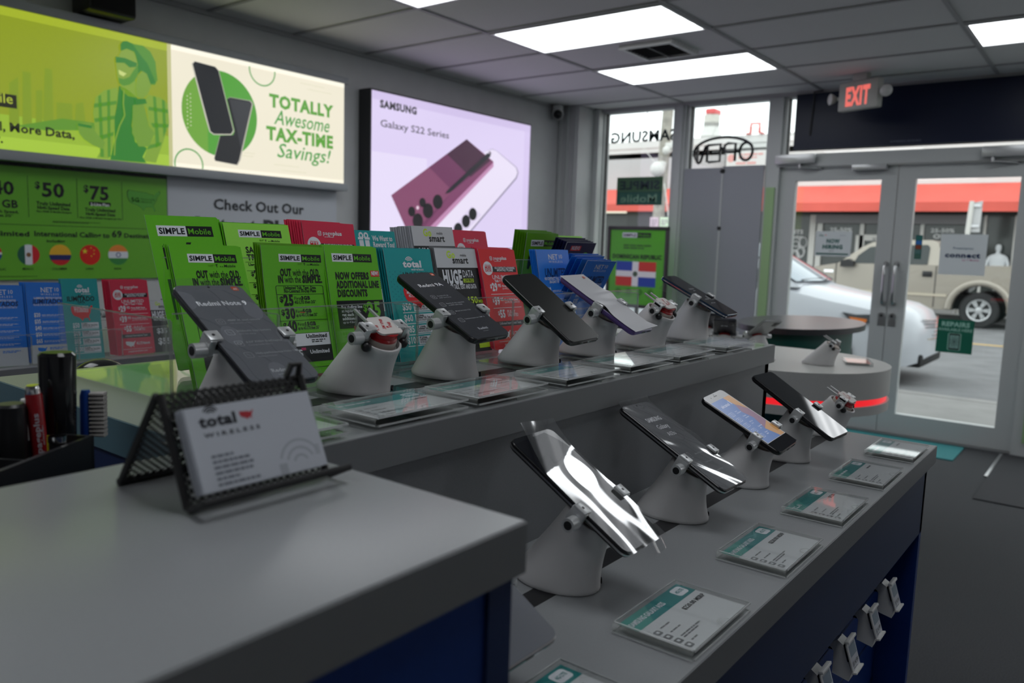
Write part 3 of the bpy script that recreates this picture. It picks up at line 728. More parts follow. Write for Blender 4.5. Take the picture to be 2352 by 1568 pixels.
def flag(c_, r_, kind):
    q = yz([c_]) if isinstance(c_, tuple) else yz(c_)
    x, y = q[0]; r = q[1][0] - q[0][0]
    disc = [(x + r * math.cos(2 * PI * i / 40), y + r * math.sin(2 * PI * i / 40)) for i in range(40)]
    def band(y0, y1, col, x0=-1e9, x1=1e9, k=2):
        pp = clip_poly(disc, y0, y1, x1, x0)
        if pp: P.poly(pp, pm(col, 2.0), k)
    if kind == 'mx':
        band(-1e9, 1e9, '#1d4a3a', -1e9, x - r / 3); band(-1e9, 1e9, '#a9acb4', x - r / 3, x + r / 3); band(-1e9, 1e9, '#a31f26', x + r / 3, 1e9); P.circ(x, y, r * 0.22, pm('#6a4a33'), 3, 14)
    if kind == 'co':
        band(-1e9, y, '#b98a24'); band(y, y + r / 2, '#1b2150'); band(y + r / 2, 1e9, '#9c1d22')
    if kind == 'cn':
        band(-1e9, 1e9, '#a81c16')
        for sx_, sy_, sr in ((-0.5, -0.35, 0.3), (0.1, -0.7, 0.09), (0.38, -0.45, 0.09), (0.38, -0.1, 0.09), (0.12, 0.12, 0.09)):
            P.poly([(x + r * sx_ + r * sr * (1 if i % 2 == 0 else 0.4) * math.sin(i * PI / 5), y + r * sy_ - r * sr * (1 if i % 2 == 0 else 0.4) * math.cos(i * PI / 5)) for i in range(10)], pm('#d0a92a'), 3)
    if kind == 'in':
        band(-1e9, y - r / 3, '#bd6a2c'); band(y - r / 3, y + r / 3, '#a9acb4'); band(y + r / 3, 1e9, '#2c6a33'); P.ring(x, y, r * 0.17, r * 0.25, 0, 360, pm('#232a66'), 3, 16)
    if kind == 'do':
        band(-1e9, y, '#1b2f6b', -1e9, x); band(-1e9, y, '#a31f26', x, 1e9); band(y, 1e9, '#a31f26', -1e9, x); band(y, 1e9, '#1b2f6b', x, 1e9)
        P.rect(x - r * 0.12, y - r * 0.98, r * 0.24, r * 1.96, wt, 3); P.rect(x - r * 0.98, y - r * 0.12, r * 1.96, r * 0.24, wt, 3)
flag([(1.5395, 1.2824), (1.5879, 1.2829)], 0, 'do')
flag([(1.7093, 1.2771), (1.7611, 1.2775)], 0, 'mx'); flag([(1.8615, 1.2777), (1.9156, 1.2782)], 0, 'co'); flag([(2.0135, 1.279), (2.0672, 1.2795)], 0, 'cn'); flag([(2.1652, 1.2803), (2.2204, 1.2808)], 0, 'in')
t3([(1.5207, 1.1986), (1.6035, 1.1968), (1.5212, 1.211)], 'REPUBLIC', 0); t3([(1.6777, 1.1998), (1.7303, 1.1972), (1.6782, 1.2124)], 'MEXICO', 0); t3([(1.8185, 1.1989), (1.8926, 1.1962), (1.8189, 1.2118)], 'COLOMBIA', 0); t3([(1.9864, 1.1993), (2.0299, 1.1976), (1.9868, 1.2112)], 'CHINA', 0); t3([(2.14, 1.1991), (2.1798, 1.1974), (2.1404, 1.2106)], 'INDIA', 0)
q = yz([(1.5377, 1.1685), (1.8171, 1.1606)]); P.greek(q[0][0], q[0][1], q[1][0] - q[0][0], 5, 1, bk, 9)
tag(recenter(pb.build('poster')), 'green price board with round flags on the wall under the lit sign', 'poster')
# white board
pb = MB(); mwb = pm('#8a8d93', 2.3, 0.4)
pb.box(XW + 0.001, BX, YC1 + 0.004, 3.70, 1.0, ZT2, mwb)
P = Print(pb, (BX, YC1 + 0.004, ZT2), (0, 1, 0), (0, 0, -1), (1, 0, 0), eps=0.0006)
bt = pm('#2a2c31', 1.6)
ptext(P, [(2.7493, 1.5631), (3.4192, 1.5643), (2.7552, 1.6274)], 'Check Out Our', bt, 1)
ptext(P, [(2.6254, 1.4254), (3.6074, 1.3954), (2.6318, 1.5132)], 'Latest Phones', bt, 2)
tag(recenter(pb.build('poster')), 'white board headed Check Out Our under the cream lit panel', 'poster')
# tall lit phone sign
SX = -4.345
ZB3, ZT3, YS0, YS1 = 0.75, 2.452, 3.925, 5.79
sg = thing('lightbox_sign', 'tall white lit sign picturing a burgundy phone with a pen', 'sign', (SX, 4.8, ZB3))
b = MB(); mdk = mat('dark_sign_case', (0.035, 0.036, 0.04), 0.45)
b.box(XW, SX - 0.004, YS0 - 0.012, YS1 + 0.012, ZB3 - 0.012, ZT3 + 0.012, mdk)
b.build('case', sg)
b = MB(); wl = lm('#ddd0f3')
b.box(SX - 0.004, SX, YS0, YS1, ZB3, ZT3, wl)
P = Print(b, (SX, YS0, ZT3), (0, 1, 0), (0, 0, -1), (1, 0, 0), eps=0.0008)
P.rect(0, 0, 1865, 60, lm('#d2c3ea'), 1); P.rect(1780, 60, 85, 1640, lm('#d6c7ee'), 1)
P.rect(0, 420, 560, 1200, lm('#e6dcf8'), 1)
ptext(P, [(3.9987, 2.3451), (4.3706, 2.3493), (4.0021, 2.3967)], 'SAMSUNG', lm('#16151c'), 2)
ptext(P, [(4.0007, 2.2118), (4.7285, 2.2026), (4.0041, 2.2637)], 'Galaxy S22 Series', lm('#1c1a22'), 0)
wpoly(P, [(5.1783, 2.1661), (5.2642, 2.1936), (5.3238, 2.1841), (5.6068, 2.073), (5.6341, 2.0309), (5.6119, 1.978), (4.9361, 1.4285), (4.4542, 1.4174), (4.5153, 1.5779)], lm('#8f86a0'), 2)
wpoly(P, [(5.1783, 2.1661), (5.2644, 2.1897), (5.3204, 2.1815), (5.5964, 2.0697), (5.6197, 2.0296), (5.5965, 1.9857), (4.914, 1.4305), (4.4542, 1.4174), (4.5153, 1.5779)], lm('#e9e0f6'), 3)
wpoly(P, [(5.0177, 1.7079), (5.1429, 1.6417), (4.8636, 1.4268), (4.7225, 1.4236), (4.755, 1.4947)], lm('#ded3ee'), 4)
for q in ([(5.0334, 1.6425), (5.0842, 1.6414)], [(4.9509, 1.5813), (5.0024, 1.5799)], [(4.857, 1.5123), (4.9095, 1.5102)]): wcirc(P, q, lm('#12131a'), 5, n=20)
wpoly(P, [(4.1142, 1.7342), (4.9336, 2.2329), (5.2786, 2.0917), (5.2802, 2.0573), (4.4299, 1.4168), (4.3265, 1.4144)], lm('#7c3f66'), 6)
wpoly(P, [(4.1142, 1.7342), (4.9336, 2.2329), (5.2394, 2.0939), (4.7796, 1.8109), (4.3581, 1.4151), (4.3265, 1.4144)], lm('#6b3359'), 7)
wpoly(P, [(4.1142, 1.7342), (4.5046, 1.9717), (4.7796, 1.8109), (4.3644, 1.4823), (4.3102, 1.4473)], lm('#824668'), 8)
wpoly(P, [(4.7013, 2.0916), (4.9336, 2.2329), (5.2394, 2.0939), (4.9903, 1.9386)], lm('#42203a'), 8)
wpoly(P, [(5.2789, 2.0856), (5.2806, 2.0487), (4.4305, 1.3943), (4.3898, 1.4159)], lm('#c08ab2'), 9)
for q in ([(4.3245, 1.6271), (4.3624, 1.6268)], [(4.391, 1.5614), (4.4472, 1.5604)], [(4.5005, 1.6427), (4.5582, 1.6423)], [(4.6076, 1.7167), (4.6633, 1.7167)], [(4.4389, 1.701), (4.4745, 1.7011)]): wcirc(P, q, lm('#0e0c14'), 10, n=24)
wcirc(P, [(4.3873, 1.6591), (4.4013, 1.6589)], lm('#e8cfe0'), 10, n=12)
wpoly(P, [(4.6869, 1.7814), (4.7136, 1.8133), (5.1925, 2.1506), (5.241, 2.1487), (5.2323, 2.1256), (4.7452, 1.7969)], lm('#1d1e27'), 11)
wpoly(P, [(5.204, 2.159), (5.2228, 2.1709), (5.2464, 2.1564), (5.2355, 2.142)], lm('#7c6f80'), 12)
b.build('lit_panel', sg)
# loudspeaker on the wall and camera in the corner
sp = thing('wall_speaker', 'black loudspeaker fixed to the wall above the green lit panel', 'speaker', (-4.35, 2.1, 2.52))
b = MB(); b.bbox(-4.44, -4.24, 1.95, 2.20, 2.505, 2.66, 0.022, m_black); b.build('cabinet', sp)
b = MB(); b.bbox(-4.245, -4.235, 1.965, 2.185, 2.52, 2.645, 0.004, mat('speaker_cloth', (0.006, 0.006, 0.007), 0.9, bump=0.4, bscale=600)); b.build('grille', sp)
b = MB(); b.box(XW, -4.43, 2.03, 2.12, 2.54, 2.62, m_black); b.build('bracket', sp)
cm = thing('security_camera', 'small white dome camera with dark lens under the ceiling in the corner', 'camera', (-4.40, 6.28, 2.6))
b = MB(); b.lathe([(0.05, 0), (0.05, 0.02), (0.035, 0.035)], m_white, 24, Matrix.Translation((-4.40, 6.28, H - 0.035)) ); b.lathe([(0.02, 0), (0.045, 0.02), (0.055, 0.05), (0.05, 0.09), (0.03, 0.11)], m_white, 24, Matrix.Translation((-4.40, 6.28, H - 0.135))); b.build('housing', cm)
b = MB(); b.sphere((-4.37, 6.24, H - 0.095), 0.043, m_gloss_black, 20); b.build('lens', cm)

# ------------------------------------------------------------------ leaflets
i_k = pm('#15171a', 1.2); i_w = pm('#a6a8ae', 2.0); i_gr = pm('#4a8c18', 1.9); i_gl = pm('#74ad3c', 1.8); i_gd = pm('#3f6e0c', 2.3)
i_red = pm('#a3161d', 2.0); i_pk = pm('#a02038', 2.0); i_teal = pm('#0e6e70', 2.2); i_tealD = pm('#0a5a60', 2.2); i_blue = pm('#1459a8', 1.9); i_blueD = pm('#06204f', 1.6)
i_navy = pm('#14143c', 1.6); i_gs = pm('#55575a', 1.8); i_lime = pm('#8fa81e', 2.0); i_mag = pm('#8c1747', 2.0); i_lg = pm('#7b7d83', 2.0)
def logo_simple(P, x, y, w):
    h = w * 0.165 * P.vs
    P.rect(x, y, w * 0.515, h, i_w, 1); P.rect(x + w * 0.515, y, w * 0.485, h, i_k, 1)
    P.text(x + w * 0.03, y + h * 0.78, h / P.vs * 0.58, 'SIMPLE', i_k, 1, fit=w * 0.455)
    P.text(x + w * 0.535, y + h * 0.78, h / P.vs * 0.58, 'Mobile', i_gr, 0, fit=w * 0.43)
def tmob(P, x, y, w):
    P.text(x, y, w * 0.11, 'T', i_k, 1); P.circ(x + w * .2, y - 1, .7, i_k, 2, 6); P.circ(x + w * .28, y - 1, .7, i_k, 2, 6)
    P.text(x + w * 0.34, y, w * 0.11, 'Mobile', i_k, 0, fit=w * 0.5)
    P.greek(x - w * 0.3, y - 4, w * 0.25, 3.5, 2, i_gd, 3)
def price(P, x, y, ch, s, mt, **k):
    P.text(x, y - ch * 0.42, ch * 0.52, '$', mt, 1); P.text(x + ch * 0.40, y, ch, s, mt, 2, fit=ch * 0.52 * len(s))
def d_out(P):
    P.rect(0, 0, 100, 237, i_gr, 0.3, 8)
    logo_simple(P, 25, 15, 66); tmob(P, 62, 35, 30)
    P.text(25, 54.5, 10, 'OUT', i_k, 2, fit=17); P.text(44, 54.5, 10, 'with the', i_k, 0, fit=25); P.text(71, 54.5, 10, 'OLD.', i_k, 2, fit=16)
    P.text(21, 67, 10, 'IN', i_k, 2, fit=8); P.text(31, 67, 10, 'with the', i_k, 0, fit=25); P.text(58, 67, 10, 'SIMPLE.', i_k, 2, fit=32)
    P.rframe(16, 72, 74, 153, 3, 0.8, i_k, 2)
    P.text(53, 79, 4.6, 'Unlimited Talk, Text, Data', i_k, 1, 'c', fit=50); P.text(53, 85, 4.6, 'No-Contract 30-Day Plans', i_k, 1, 'c', fit=50)
    for y in (88, 112, 136, 160): P.rect(16, y, 74, 0.7, i_k, 2)
    for y, s, a_, b_ in ((108, '25', '3GB', '4G LTE then 2G*'), (132, '30', '5GB', 'up to 4G LTE then 2G*'), (156, '40', '15GB', 'up to 4G LTE then 2G*')):
        price(P, 20, y, 15, s, i_k); P.text(42, y - 9.5, 4.6, 'First', i_k, 0); P.text(53, y - 9.5, 5.2, a_, i_k, 2); P.text(42, y - 2.5, 4.4, b_, i_k, 1, fit=34)
    P.rect(48, 121.5, 8, 1, i_red, 3)
    P.rect(16, 161, 74, 23, i_w, 2.2); P.text(86, 170, 5.5, 'Unlimited', i_k, 2, 'r', k=3); P.greek(60, 173, 22, 7, 2, i_k, 4, k=3)
    P.rect(16, 184, 74, 30, i_k, 2.2); P.text(20, 204, 11, '$75', i_w, 1, k=3); P.rect(42, 187, 7, 5, i_mag, 3); P.text(86, 199, 5.5, 'Unlimited', i_w, 1, 'r', k=3)
def d_out2(P):
    P.rect(0, 0, 100, 237, i_gr, 0.3, 8)
    logo_simple(P, 22, 14, 68); tmob(P, 58, 36, 34)
    P.text(29, 54, 9.5, 'OUT', i_k, 2, fit=16); P.text(47, 54, 9.5, 'with the', i_k, 0, fit=26); P.text(75, 54, 9.5, 'OLD.', i_k, 2, fit=16)
    P.text(22, 67, 9.5, 'IN', i_k, 2, fit=8); P.text(32, 67, 9.5, 'with the', i_k, 0, fit=26); P.text(60, 67, 9.5, 'SIMPLE.', i_k, 2, fit=32)
    P.rframe(16, 72, 74, 153, 3, 0.7, i_k, 2)
    for y in (88, 112, 136): P.rect(16, y, 74, 0.6, i_k, 2)
    P.rect(16, 161, 74, 20, i_w, 2.2)
    P.rect(16, 181, 74, 36, i_k, 2.2); price(P, 20, 199, 13, '75', i_w); P.rect(41, 184, 8, 5, i_mag, 3); P.greek(50, 186, 34, 14, 3, i_w, 2, k=3)
def d_offer(P):
    P.rect(0, 0, 100, 237, i_gr, 0.3, 8)
    logo_simple(P, 12, 14, 76)
    P.text(14, 64, 10.5, 'NOW OFFERS', i_k, 2, fit=64); P.text(14, 81, 10.5, 'ADDITIONAL LINE', i_k, 2, fit=82); P.text(14, 98, 10.5, 'DISCOUNTS', i_k, 2, fit=57)
    P.rect(82, 47, 17, 12, i_red, 1); P.text(90.5, 56, 6, 'NEW!', i_w, 2, 'c', fit=14)
    P.rect(10, 106, 90, 54, i_k, 1)
    P.text(17, 121, 4.6, 'Buy the', i_w, 0); P.text(36, 121, 4.6, 'first line', i_w, 1, fit=21); P.text(17, 128.5, 4.6, 'at regular price,', i_w, 0, fit=36); P.text(17, 136, 4.6, 'get each', i_w, 1); P.text(17, 143.5, 4.6, 'additional', i_w, 1)
    P.text(17, 150, 3.6, 'up to 4 lines', i_w, 0)
    P.text(58, 128, 11, '$', i_gr, 1); P.text(66, 138, 22, '25', i_gr, 2, fit=28)
    P.text(36, 166, 8, 'M', i_red, 1); P.greek(46, 162, 40, 8, 3, i_gd, 6)
def d_todo(P):
    P.rect(0, 0, 100, 237, i_gr, 0.3, 8)
    logo_simple(P, 12, 16, 78)
    P.text(14, 55, 8, '\u00a1Todo', i_k, 0, fit=22); P.text(14, 82, 24, 'M\u00c1S', i_k, 2, fit=62)
    P.rect(12, 100, 60, 62, pm('#1d3d1c', 1.6), 1); P.greek(14, 170, 40, 8, 3, i_gd, 5)
def d_sal(P):
    P.rect(0, 0, 100, 237, i_gl, 0.3, 8)
    logo_simple(P, 20, 12, 66); tmob(P, 58, 34, 28)
    P.text(26, 55, 9, 'SAL DE LO', i_k, 1, fit=50); P.text(26, 69, 9, 'TRAE LO', i_k, 1, fit=42)
    P.text(26, 79, 3.8, 'Llamadas, Textos', i_k, 1); P.text(34, 85, 3.8, 'Planes de 30', i_k, 1)
    for y in (72, 88, 110, 132, 150): P.rect(22, y, 74, 0.6, i_k, 2)
    price(P, 27, 103, 12, '25', i_k); price(P, 27, 125, 12, '30', i_k); price(P, 27, 146, 12, '40', i_k)
def logo_pp(P, x, y, w, mt):
    P.rframe(x, y - w * .16, w * .14, w * .2, w * .05, w * .018, mt, 2); P.ring(x + w * .07, y - w * .04, w * .02, w * .035, 0, 360, mt, 2, 10); P.circ(x + w * .04, y - w * .11, w * .014, mt, 2, 8); P.circ(x + w * .10, y - w * .11, w * .014, mt, 2, 8)
    P.text(x + w * .2, y, w * .13, 'page', mt, 0, fit=w * .38); P.text(x + w * .59, y, w * .13, 'plus', mt, 1, fit=w * .38)
    P.greek(x + w * .25, y + w * .07, w * .5, w * .04, 1, mt, 3)
def d_pp(P, col=None, es=False):
    P.rect(0, 0, 100, 237, col or i_red, 0.3, 8)
    logo_pp(P, 27, 25, 48, i_w)
    P.rect(30, 42, 66, 13, i_k, 1); P.text(64, 47.5, 4, 'PLANES MENSUALES SIN CONTRATO' if es else 'NO-CONTRACT NATIONWIDE', i_w, 1, 'c', fit=56); P.text(64, 53, 4, 'A NIVEL NACIONAL' if es else 'MONTHLY PLANS', i_w, 1, 'c')
    P.circ(18, 46, 12.5, i_w, 1.5); P.text(18, 40, 2.6, 'ahora con' if es else 'Now with', i_red, 0, 'c', k=3); P.text(18, 47, 5, 'M\u00c1S' if es else 'MORE', i_red, 1, 'c', fit=16, k=3); P.text(18, 54, 5, 'DATOS!' if es else 'DATA!', i_red, 1, 'c', fit=17, k=3)
    P.text(55, 72, 8, 'UNLIMITED', i_w, 0, 'c', fit=60); P.text(55, 79, 4.5, 'Talk + Text + Data', i_w, 1, 'c')
    for y, s, c in ((99, '29', '95'), (132, '39', '95')):
        price(P, 15, y, 14, s, i_w); P.text(37, y - 8, 6, c, i_w, 1); P.text(48, y - 8, 4, 'First 8GB Data', i_w, 1, fit=38); P.text(48, y - 2.5, 3.6, 'up to 4G LTE Speed then 2G', i_w, 0, fit=42)
        P.rect(15, y + 8, 78, 1.2, i_w, 1)
    price(P, 24, 163, 14, '55', i_w); P.text(50, 154, 6, 'FULLY', i_w, 0); P.text(50, 162, 6, 'UNLIMITED', i_w, 0, fit=30)
    P.rect(15, 172, 78, 12, i_k, 1); P.text(54, 180, 5, 'Unlimited International Texts', i_w, 0, 'c', fit=60)
    usa(P, 24, 193, 26, i_w, 1); P.text(52, 206, 6.5, '4G LTE Network', i_w, 1, fit=36)
    P.rect(15, 219, 78, 1, i_w, 1); P.text(54, 229, 4.5, 'pagepluscellular.com', i_w, 0, 'c')
def d_pp_es(P): d_pp(P, i_pk, True)
def d_pp_pk(P): d_pp(P, i_pk, False)
def d_reward(P):
    P.rect(0, 0, 100, 237, i_teal, 0.3, 8)
    P.rect(10, 16, 24, 20, i_w, 1); P.rect(20, 16, 3.5, 20, i_teal, 2); P.rect(8, 15, 28, 5, i_w, 1.5); P.rect(8, 20, 28, 1.2, i_teal, 2); P.ring(16, 11, 2.5, 5.5, 0, 360, i_w, 1); P.ring(28, 11, 2.5, 5.5, 0, 360, i_w, 1)
    P.text(42, 22, 9, 'We Want to', i_w, 1, fit=50); P.text(42, 36, 9, 'Reward You!', i_w, 1, fit=54)
    P.rect(0, 44, 100, 134, i_w, 1); P.greek(12, 52, 76, 20, 5, i_k, 3); P.circ(80, 84, 12, i_red, 2); P.greek(12, 100, 60, 30, 7, i_k, 8)
def logo_total(P, x, y, w, mt, sub=True):
    P.text(x, y, w * .27, 'total', mt, 2, fit=w)
    for r in (0.10, 0.16, 0.22): P.ring(x + w * .34, y - w * .28, w * r - w * .035, w * r, 25, 155, mt, 2, 10)
    if sub: P.text(x + w * .38, y + w * .18, w * .1, 'wireless', mt, 0, fit=w * .68)
def d_total(P, es=False):
    P.rect(0, 0, 100, 237, i_teal, 0.3, 8)
    for i in range(14):
        for j in range(9): P.circ(6 + j * 11 + (i % 2) * 5.5, 50 + i * 5.2, 1.1, i_tealD, 0.8, 6)
    logo_total(P, 36, 40, 40, i_w)
    if es:
        P.text(50, 56, 7, 'PLAN', i_k, 1, 'c', fit=14); P.text(50, 66, 11, 'ILIMITADO', i_k, 1, 'c', fit=76); P.text(50, 73, 5, 'DATA', i_k, 1, 'c')
        usa(P, 20, 77, 60, i_red, 1.5); P.text(48, 86, 4.4, 'LA RED MEJOR', i_w, 1, 'c'); P.text(48, 92.5, 4.4, 'MAS GRANDE', i_w, 1, 'c'); P.text(48, 99, 4.4, 'Y CONFIABLE', i_w, 1, 'c')
    else:
        P.text(32, 64, 10, 'UNLIMITED', i_k, 1, fit=60)
        usa(P, 28, 79, 64, i_red, 1.5); P.text(58, 90, 4.8, "NATION'S LARGEST", i_w, 1, 'c', fit=50); P.text(58, 97, 4.8, 'MOST DEPENDABLE', i_w, 1, 'c', fit=48); P.text(58, 104, 4.8, '4G LTE NETWORK', i_w, 1, 'c', fit=42)
    for i, (s, t1) in enumerate((('50', '1 Line'), ('60', '2 Lines'), ('85', '3 Lines'), ('100', '4 Lines'))):
        y = (117 if not es else 130) + i * 23.5
        P.text(20, y + 14, 11, '$' + s, i_w, 1, fit=19 if len(s) < 3 else 23); P.rect(44, y, 48, 17, i_w, 1); P.text(46, y + 5, 4, t1, i_k, 1); P.text(46, y + 9.6, 3.8, 'Unlimited Talk, Text, & Data', i_k, 1, fit=42); P.greek(46, y + 11, 36, 4.5, 2, i_gs, i)
        P.rect(20, y + 18.5, 72, 1.6, i_w, 1)
def d_total_es(P): d_total(P, True)
def d_gosmart(P):
    P.rect(0, 0, 100, 237, i_k, 0.3, 8); P.rect(0, 0, 100, 44, pm('#94969a', 2.0), 1)
    P.text(26, 22, 13, 'Go', i_lime, 1, fit=20, k=2); P.text(38, 34, 12, 'smart', i_k, 1, fit=38); P.text(58, 18, 5, 'mobile', i_k, 0, fit=15)
    P.text(10, 80, 24, 'HUGE', i_w, 2, fit=45); P.text(57, 66, 13, 'DATA', i_w, 0, fit=26); P.rect(57, 69, 25, 9, i_lime, 1); P.text(69.5, 76.5, 5.5, 'LOW PRICE', i_k, 1, 'c', fit=22)
    P.text(14, 92, 8, 'UNLTD TALK, TEXT AND DATA', i_w, 1, fit=72)
    P.text(84, 126, 12, '150', i_lime, 1, 'r'); P.text(85, 126, 6, 'MB', i_lime, 1)
    P.text(20, 150, 18, '$35', i_w, 1); P.text(20, 200, 22, '$55', i_w, 1); P.rect(70, 205, 26, 24, i_lime, 1)
def logo_net(P, x, y, w, mt):
    P.text(x, y, w * .26, 'NET', mt, 0, fit=w * .66); P.text(x + w * .7, y - w * .06, w * .2, '10', mt, 0, fit=w * .28); P.text(x, y + w * .2, w * .1, 'W I R E L E S S', mt, 0, fit=w * .95)
def d_net(P, es=False):
    P.rect(0, 0, 100, 237, i_blue, 0.3, 8)
    logo_net(P, 34, 27, 45, i_w)
    if es:
        P.text(50, 47, 4.6, 'LLAMADAS, TEXTOS Y DATOS', i_w, 1, 'c', fit=66); P.text(50, 61, 11, 'ILIMITADOS', i_blueD, 1, 'c', fit=74, shear=0.15); P.text(50, 67.5, 4.6, 'PLANES DE 30 DIAS SIN CONTRATO', i_w, 0, 'c', fit=70)
        for i, s in enumerate(('20', '35', '40', '50', '65')):
            y = 100 + i * 19.4; P.text(14, y, 9, '$' + s, i_w, 1, fit=15); P.greek(32, y - 6, 52, 7, 2, i_w, i, 0.35); P.rect(14, y + 3, 74, 0.5, i_lg, 1)
        P.rect(0, 184, 100, 53, pm('#8d9096', 2.0), 1); usa(P, 16, 190, 22, i_blue, 2); P.greek(44, 192, 40, 8, 2, i_blue, 3)
    else:
        P.text(50, 74, 18, 'UNLIMITED', i_blueD, 1, 'c', fit=66, shear=0.12); P.text(50, 83, 6, 'NO CONTRACT TALK, TEXT, DATA', i_w, 1, 'c', fit=70); P.text(50, 92, 6, '30-DAY PLANS', i_w, 1, 'c', fit=44)
        for i, s in enumerate(('20', '35', '40', '50')):
            y = 118 + i * 24; P.text(14, y, 12, '$' + s, i_w, 1, fit=16); P.greek(34, y - 6, 52, 7, 2, i_w, i, 0.35); P.rect(14, y + 3, 74, 0.5, i_lg, 1)
def d_net_es(P): d_net(P, True)
def d_trac(P):
    P.rect(0, 0, 100, 237, i_navy, 0.3, 8); P.rect(18, 10, 34, 14, i_red, 1); P.text(35, 21, 8, 'NUEVO', i_w, 1, 'c', fit=28)
    P.text(14, 58, 15, 'Tracfone', i_lg, 1, fit=76, shear=0.15); P.ring(74, 44, 10, 12, 20, 160, i_gr, 2); P.greek(16, 68, 60, 10, 2, i_lg, 3); P.greek(16, 100, 60, 40, 6, pm('#3c7a2c'), 3)
def d_simple(P, c=None):
    P.rect(0, 0, 100, 237, c or i_gd, 0.3, 8); logo_simple(P, 16, 18, 76)
    P.text(12, 66, 8, '\u00a1Todo', i_k, 0); P.text(12, 92, 24, 'M\u00c1S', i_k, 2, fit=62)
def d_simple_l(P): d_simple(P, i_gl)
paper_edge = pm('#8e9299', 1.9)
def sheet(mb, P, w, h, mt_edge, th=0.0007, n=8):
    """Paper leaf behind the printing, following the bend of P."""
    fr = [[P.p(x, h * i / n, 0) for x in (0, w)] for i in range(n + 1)]
    bk_ = [[p - P.N * th for p in r] for r in fr]
    vs = []; 
    for i in range(n + 1): vs += [fr[i][0], fr[i][1], bk_[i][1], bk_[i][0]]
    fs = []
    for i in range(n):
        a = 4 * i
        for j in range(4): fs.append((a + j, a + 4 + j, a + 4 + (j + 1) % 4, a + (j + 1) % 4))
    fs += [(0, 1, 2, 3), (4 * n, 4 * n + 3, 4 * n + 2, 4 * n + 1)]
    mb.add(vs, fs, mt_edge)
def leaflet(top, xt, bottom, label, design, group, color, n_behind=0, blabel=None, step=(-0.0022, -0.0012, 0.0008), h=None, bend=0.0, zb=None, roll=0.0):
    """top: [(Yleft, zleft), (Yright, zright)] at depth xt; bottom: (X, z) of the foot."""
    (y0, z0), (y1, z1) = top
    TL = Vector((xt, y0, z0)); U = Vector((0, y1 - y0, z1 - z0)); w = U.length; U.normalize()
    V = Vector((bottom[0] - xt, 0, bottom[1] - z0)); hh = V.length; V.normalize()
    if roll:
        N0 = U.cross(V); Rm = Matrix.Rotation(math.radians(roll), 3, N0); U = Rm @ U; V = Rm @ V
    V = (V - U * V.dot(U)).normalized()
    N = V.cross(U)
    if N.x < 0: N = -N
    sc = w / 100
    hmm = hh / sc
    k = hmm / 237
    out = []
    for i in range(n_behind + 1):
        off = Vector(step) * i + Vector((random.uniform(-.0004, 0), random.uniform(-.0008, .0008), random.uniform(-.0006, .0006))) * (1 if i else 0)
        mb = MB()
        bf = (lambda x, y: bend * math.sin(PI * min(max(y / 237, 0), 1))) if bend else None
        P = Print(mb, TL + off, U, V * k, N, sc, 0.00022, bf); P.vs = 1.3
        sheet(mb, P, 100, 237, paper_edge if i == 0 else color, 0.0006)
        if i == 0:
            design(P)
        else:
            P.rect(0, 0, 100, 237, color, 0.4, 8)
        o = recenter(mb.build('leaflet', smooth=0))
        if i == 0:
            tag(o, label, 'leaflet', group)
        else:
            tag(o, blabel or ('hidden leaflet stacked behind the ' + label), 'leaflet', group)
        out.append(o)
    return out
GF, GB_ = 'leaflets in the front pockets of the clear rack', 'leaflets in the rear pockets of the clear rack'
ft = (-0.822, 1.236); XF_ = -0.86
leaflet([(0.4745, 1.3967), (0.5666, 1.3958)], XF_, (-0.80, 1.236), 'bright green leaflet headed OUT with the OLD, behind the large plastic-wrapped phone', d_out2, GF, i_gr, 2, 'edge of a green leaflet stacked behind the front leaflet nearest the card holder')
leaflet([(0.5949, 1.3989), (0.6959, 1.3973)], XF_, ft, 'green leaflet listing prices $25 and $30 in a box', d_out, GF, i_gd, 4, 'edge of a green leaflet stacked behind the one listing $25 and $30', bend=-0.004)
leaflet([(0.693, 1.3996), (0.7865, 1.3981)], XF_, ft, 'green leaflet reading NOW OFFERS ADDITIONAL LINE DISCOUNTS', d_offer, GF, i_gr, 2, 'edge of a green leaflet stacked behind the additional line discounts one')
leaflet([(0.8, 1.3983), (0.8977, 1.3978)], XF_, (-0.818, 1.236), 'teal leaflet with a red country map and prices $50 to $100, in front pocket', d_total, GF, i_tealD, 3, 'edge of a teal leaflet stacked behind the one with the red map', step=(-0.003, -0.002, 0.0003))
leaflet([(0.9117, 1.3999), (1.0119, 1.3993)], -0.865, ft, 'black leaflet reading HUGE DATA in the front pocket', d_gosmart, GF, i_gs, 3, 'edge of a black and grey leaflet stacked behind the front HUGE DATA one')
leaflet([(1.0115, 1.4002), (1.1091, 1.3993)], XF_, (-0.815, 1.236), 'bright red leaflet with prices 29.95, 39.95 and 55', d_pp, GF, i_pk, 4, 'edge of a red leaflet stacked behind the bright red price one')
leaflet([(1.2281, 1.4006), (1.3373, 1.4012)], -0.90, (-0.865, 1.236), 'upright blue leaflet reading UNLIMITED behind the plain black phone', d_net, GF, i_blue, 4, 'edge of a blue leaflet stacked behind the upright blue one', step=(-0.002, -0.0022, 0))
leaflet([(1.3034, 1.3829), (1.4115, 1.3814)], -0.83, (-0.90, 1.24), 'leaning blue leaflet in front at the far end of the rack', d_net, GF, i_blue, 3, 'edge of a blue leaflet fanned out behind the leaning blue one', step=(-0.010, -0.004, 0.002))
leaflet([(0.5206, 1.4319), (0.6214, 1.4332)], -1.0, (-0.93, 1.24), 'tall green leaflet with big black letters, nearest in the rear row', d_todo, GB_, i_gr, 3, 'edge of a green leaflet stacked behind the tallest green one', step=(-0.003, 0.0035, -0.001))
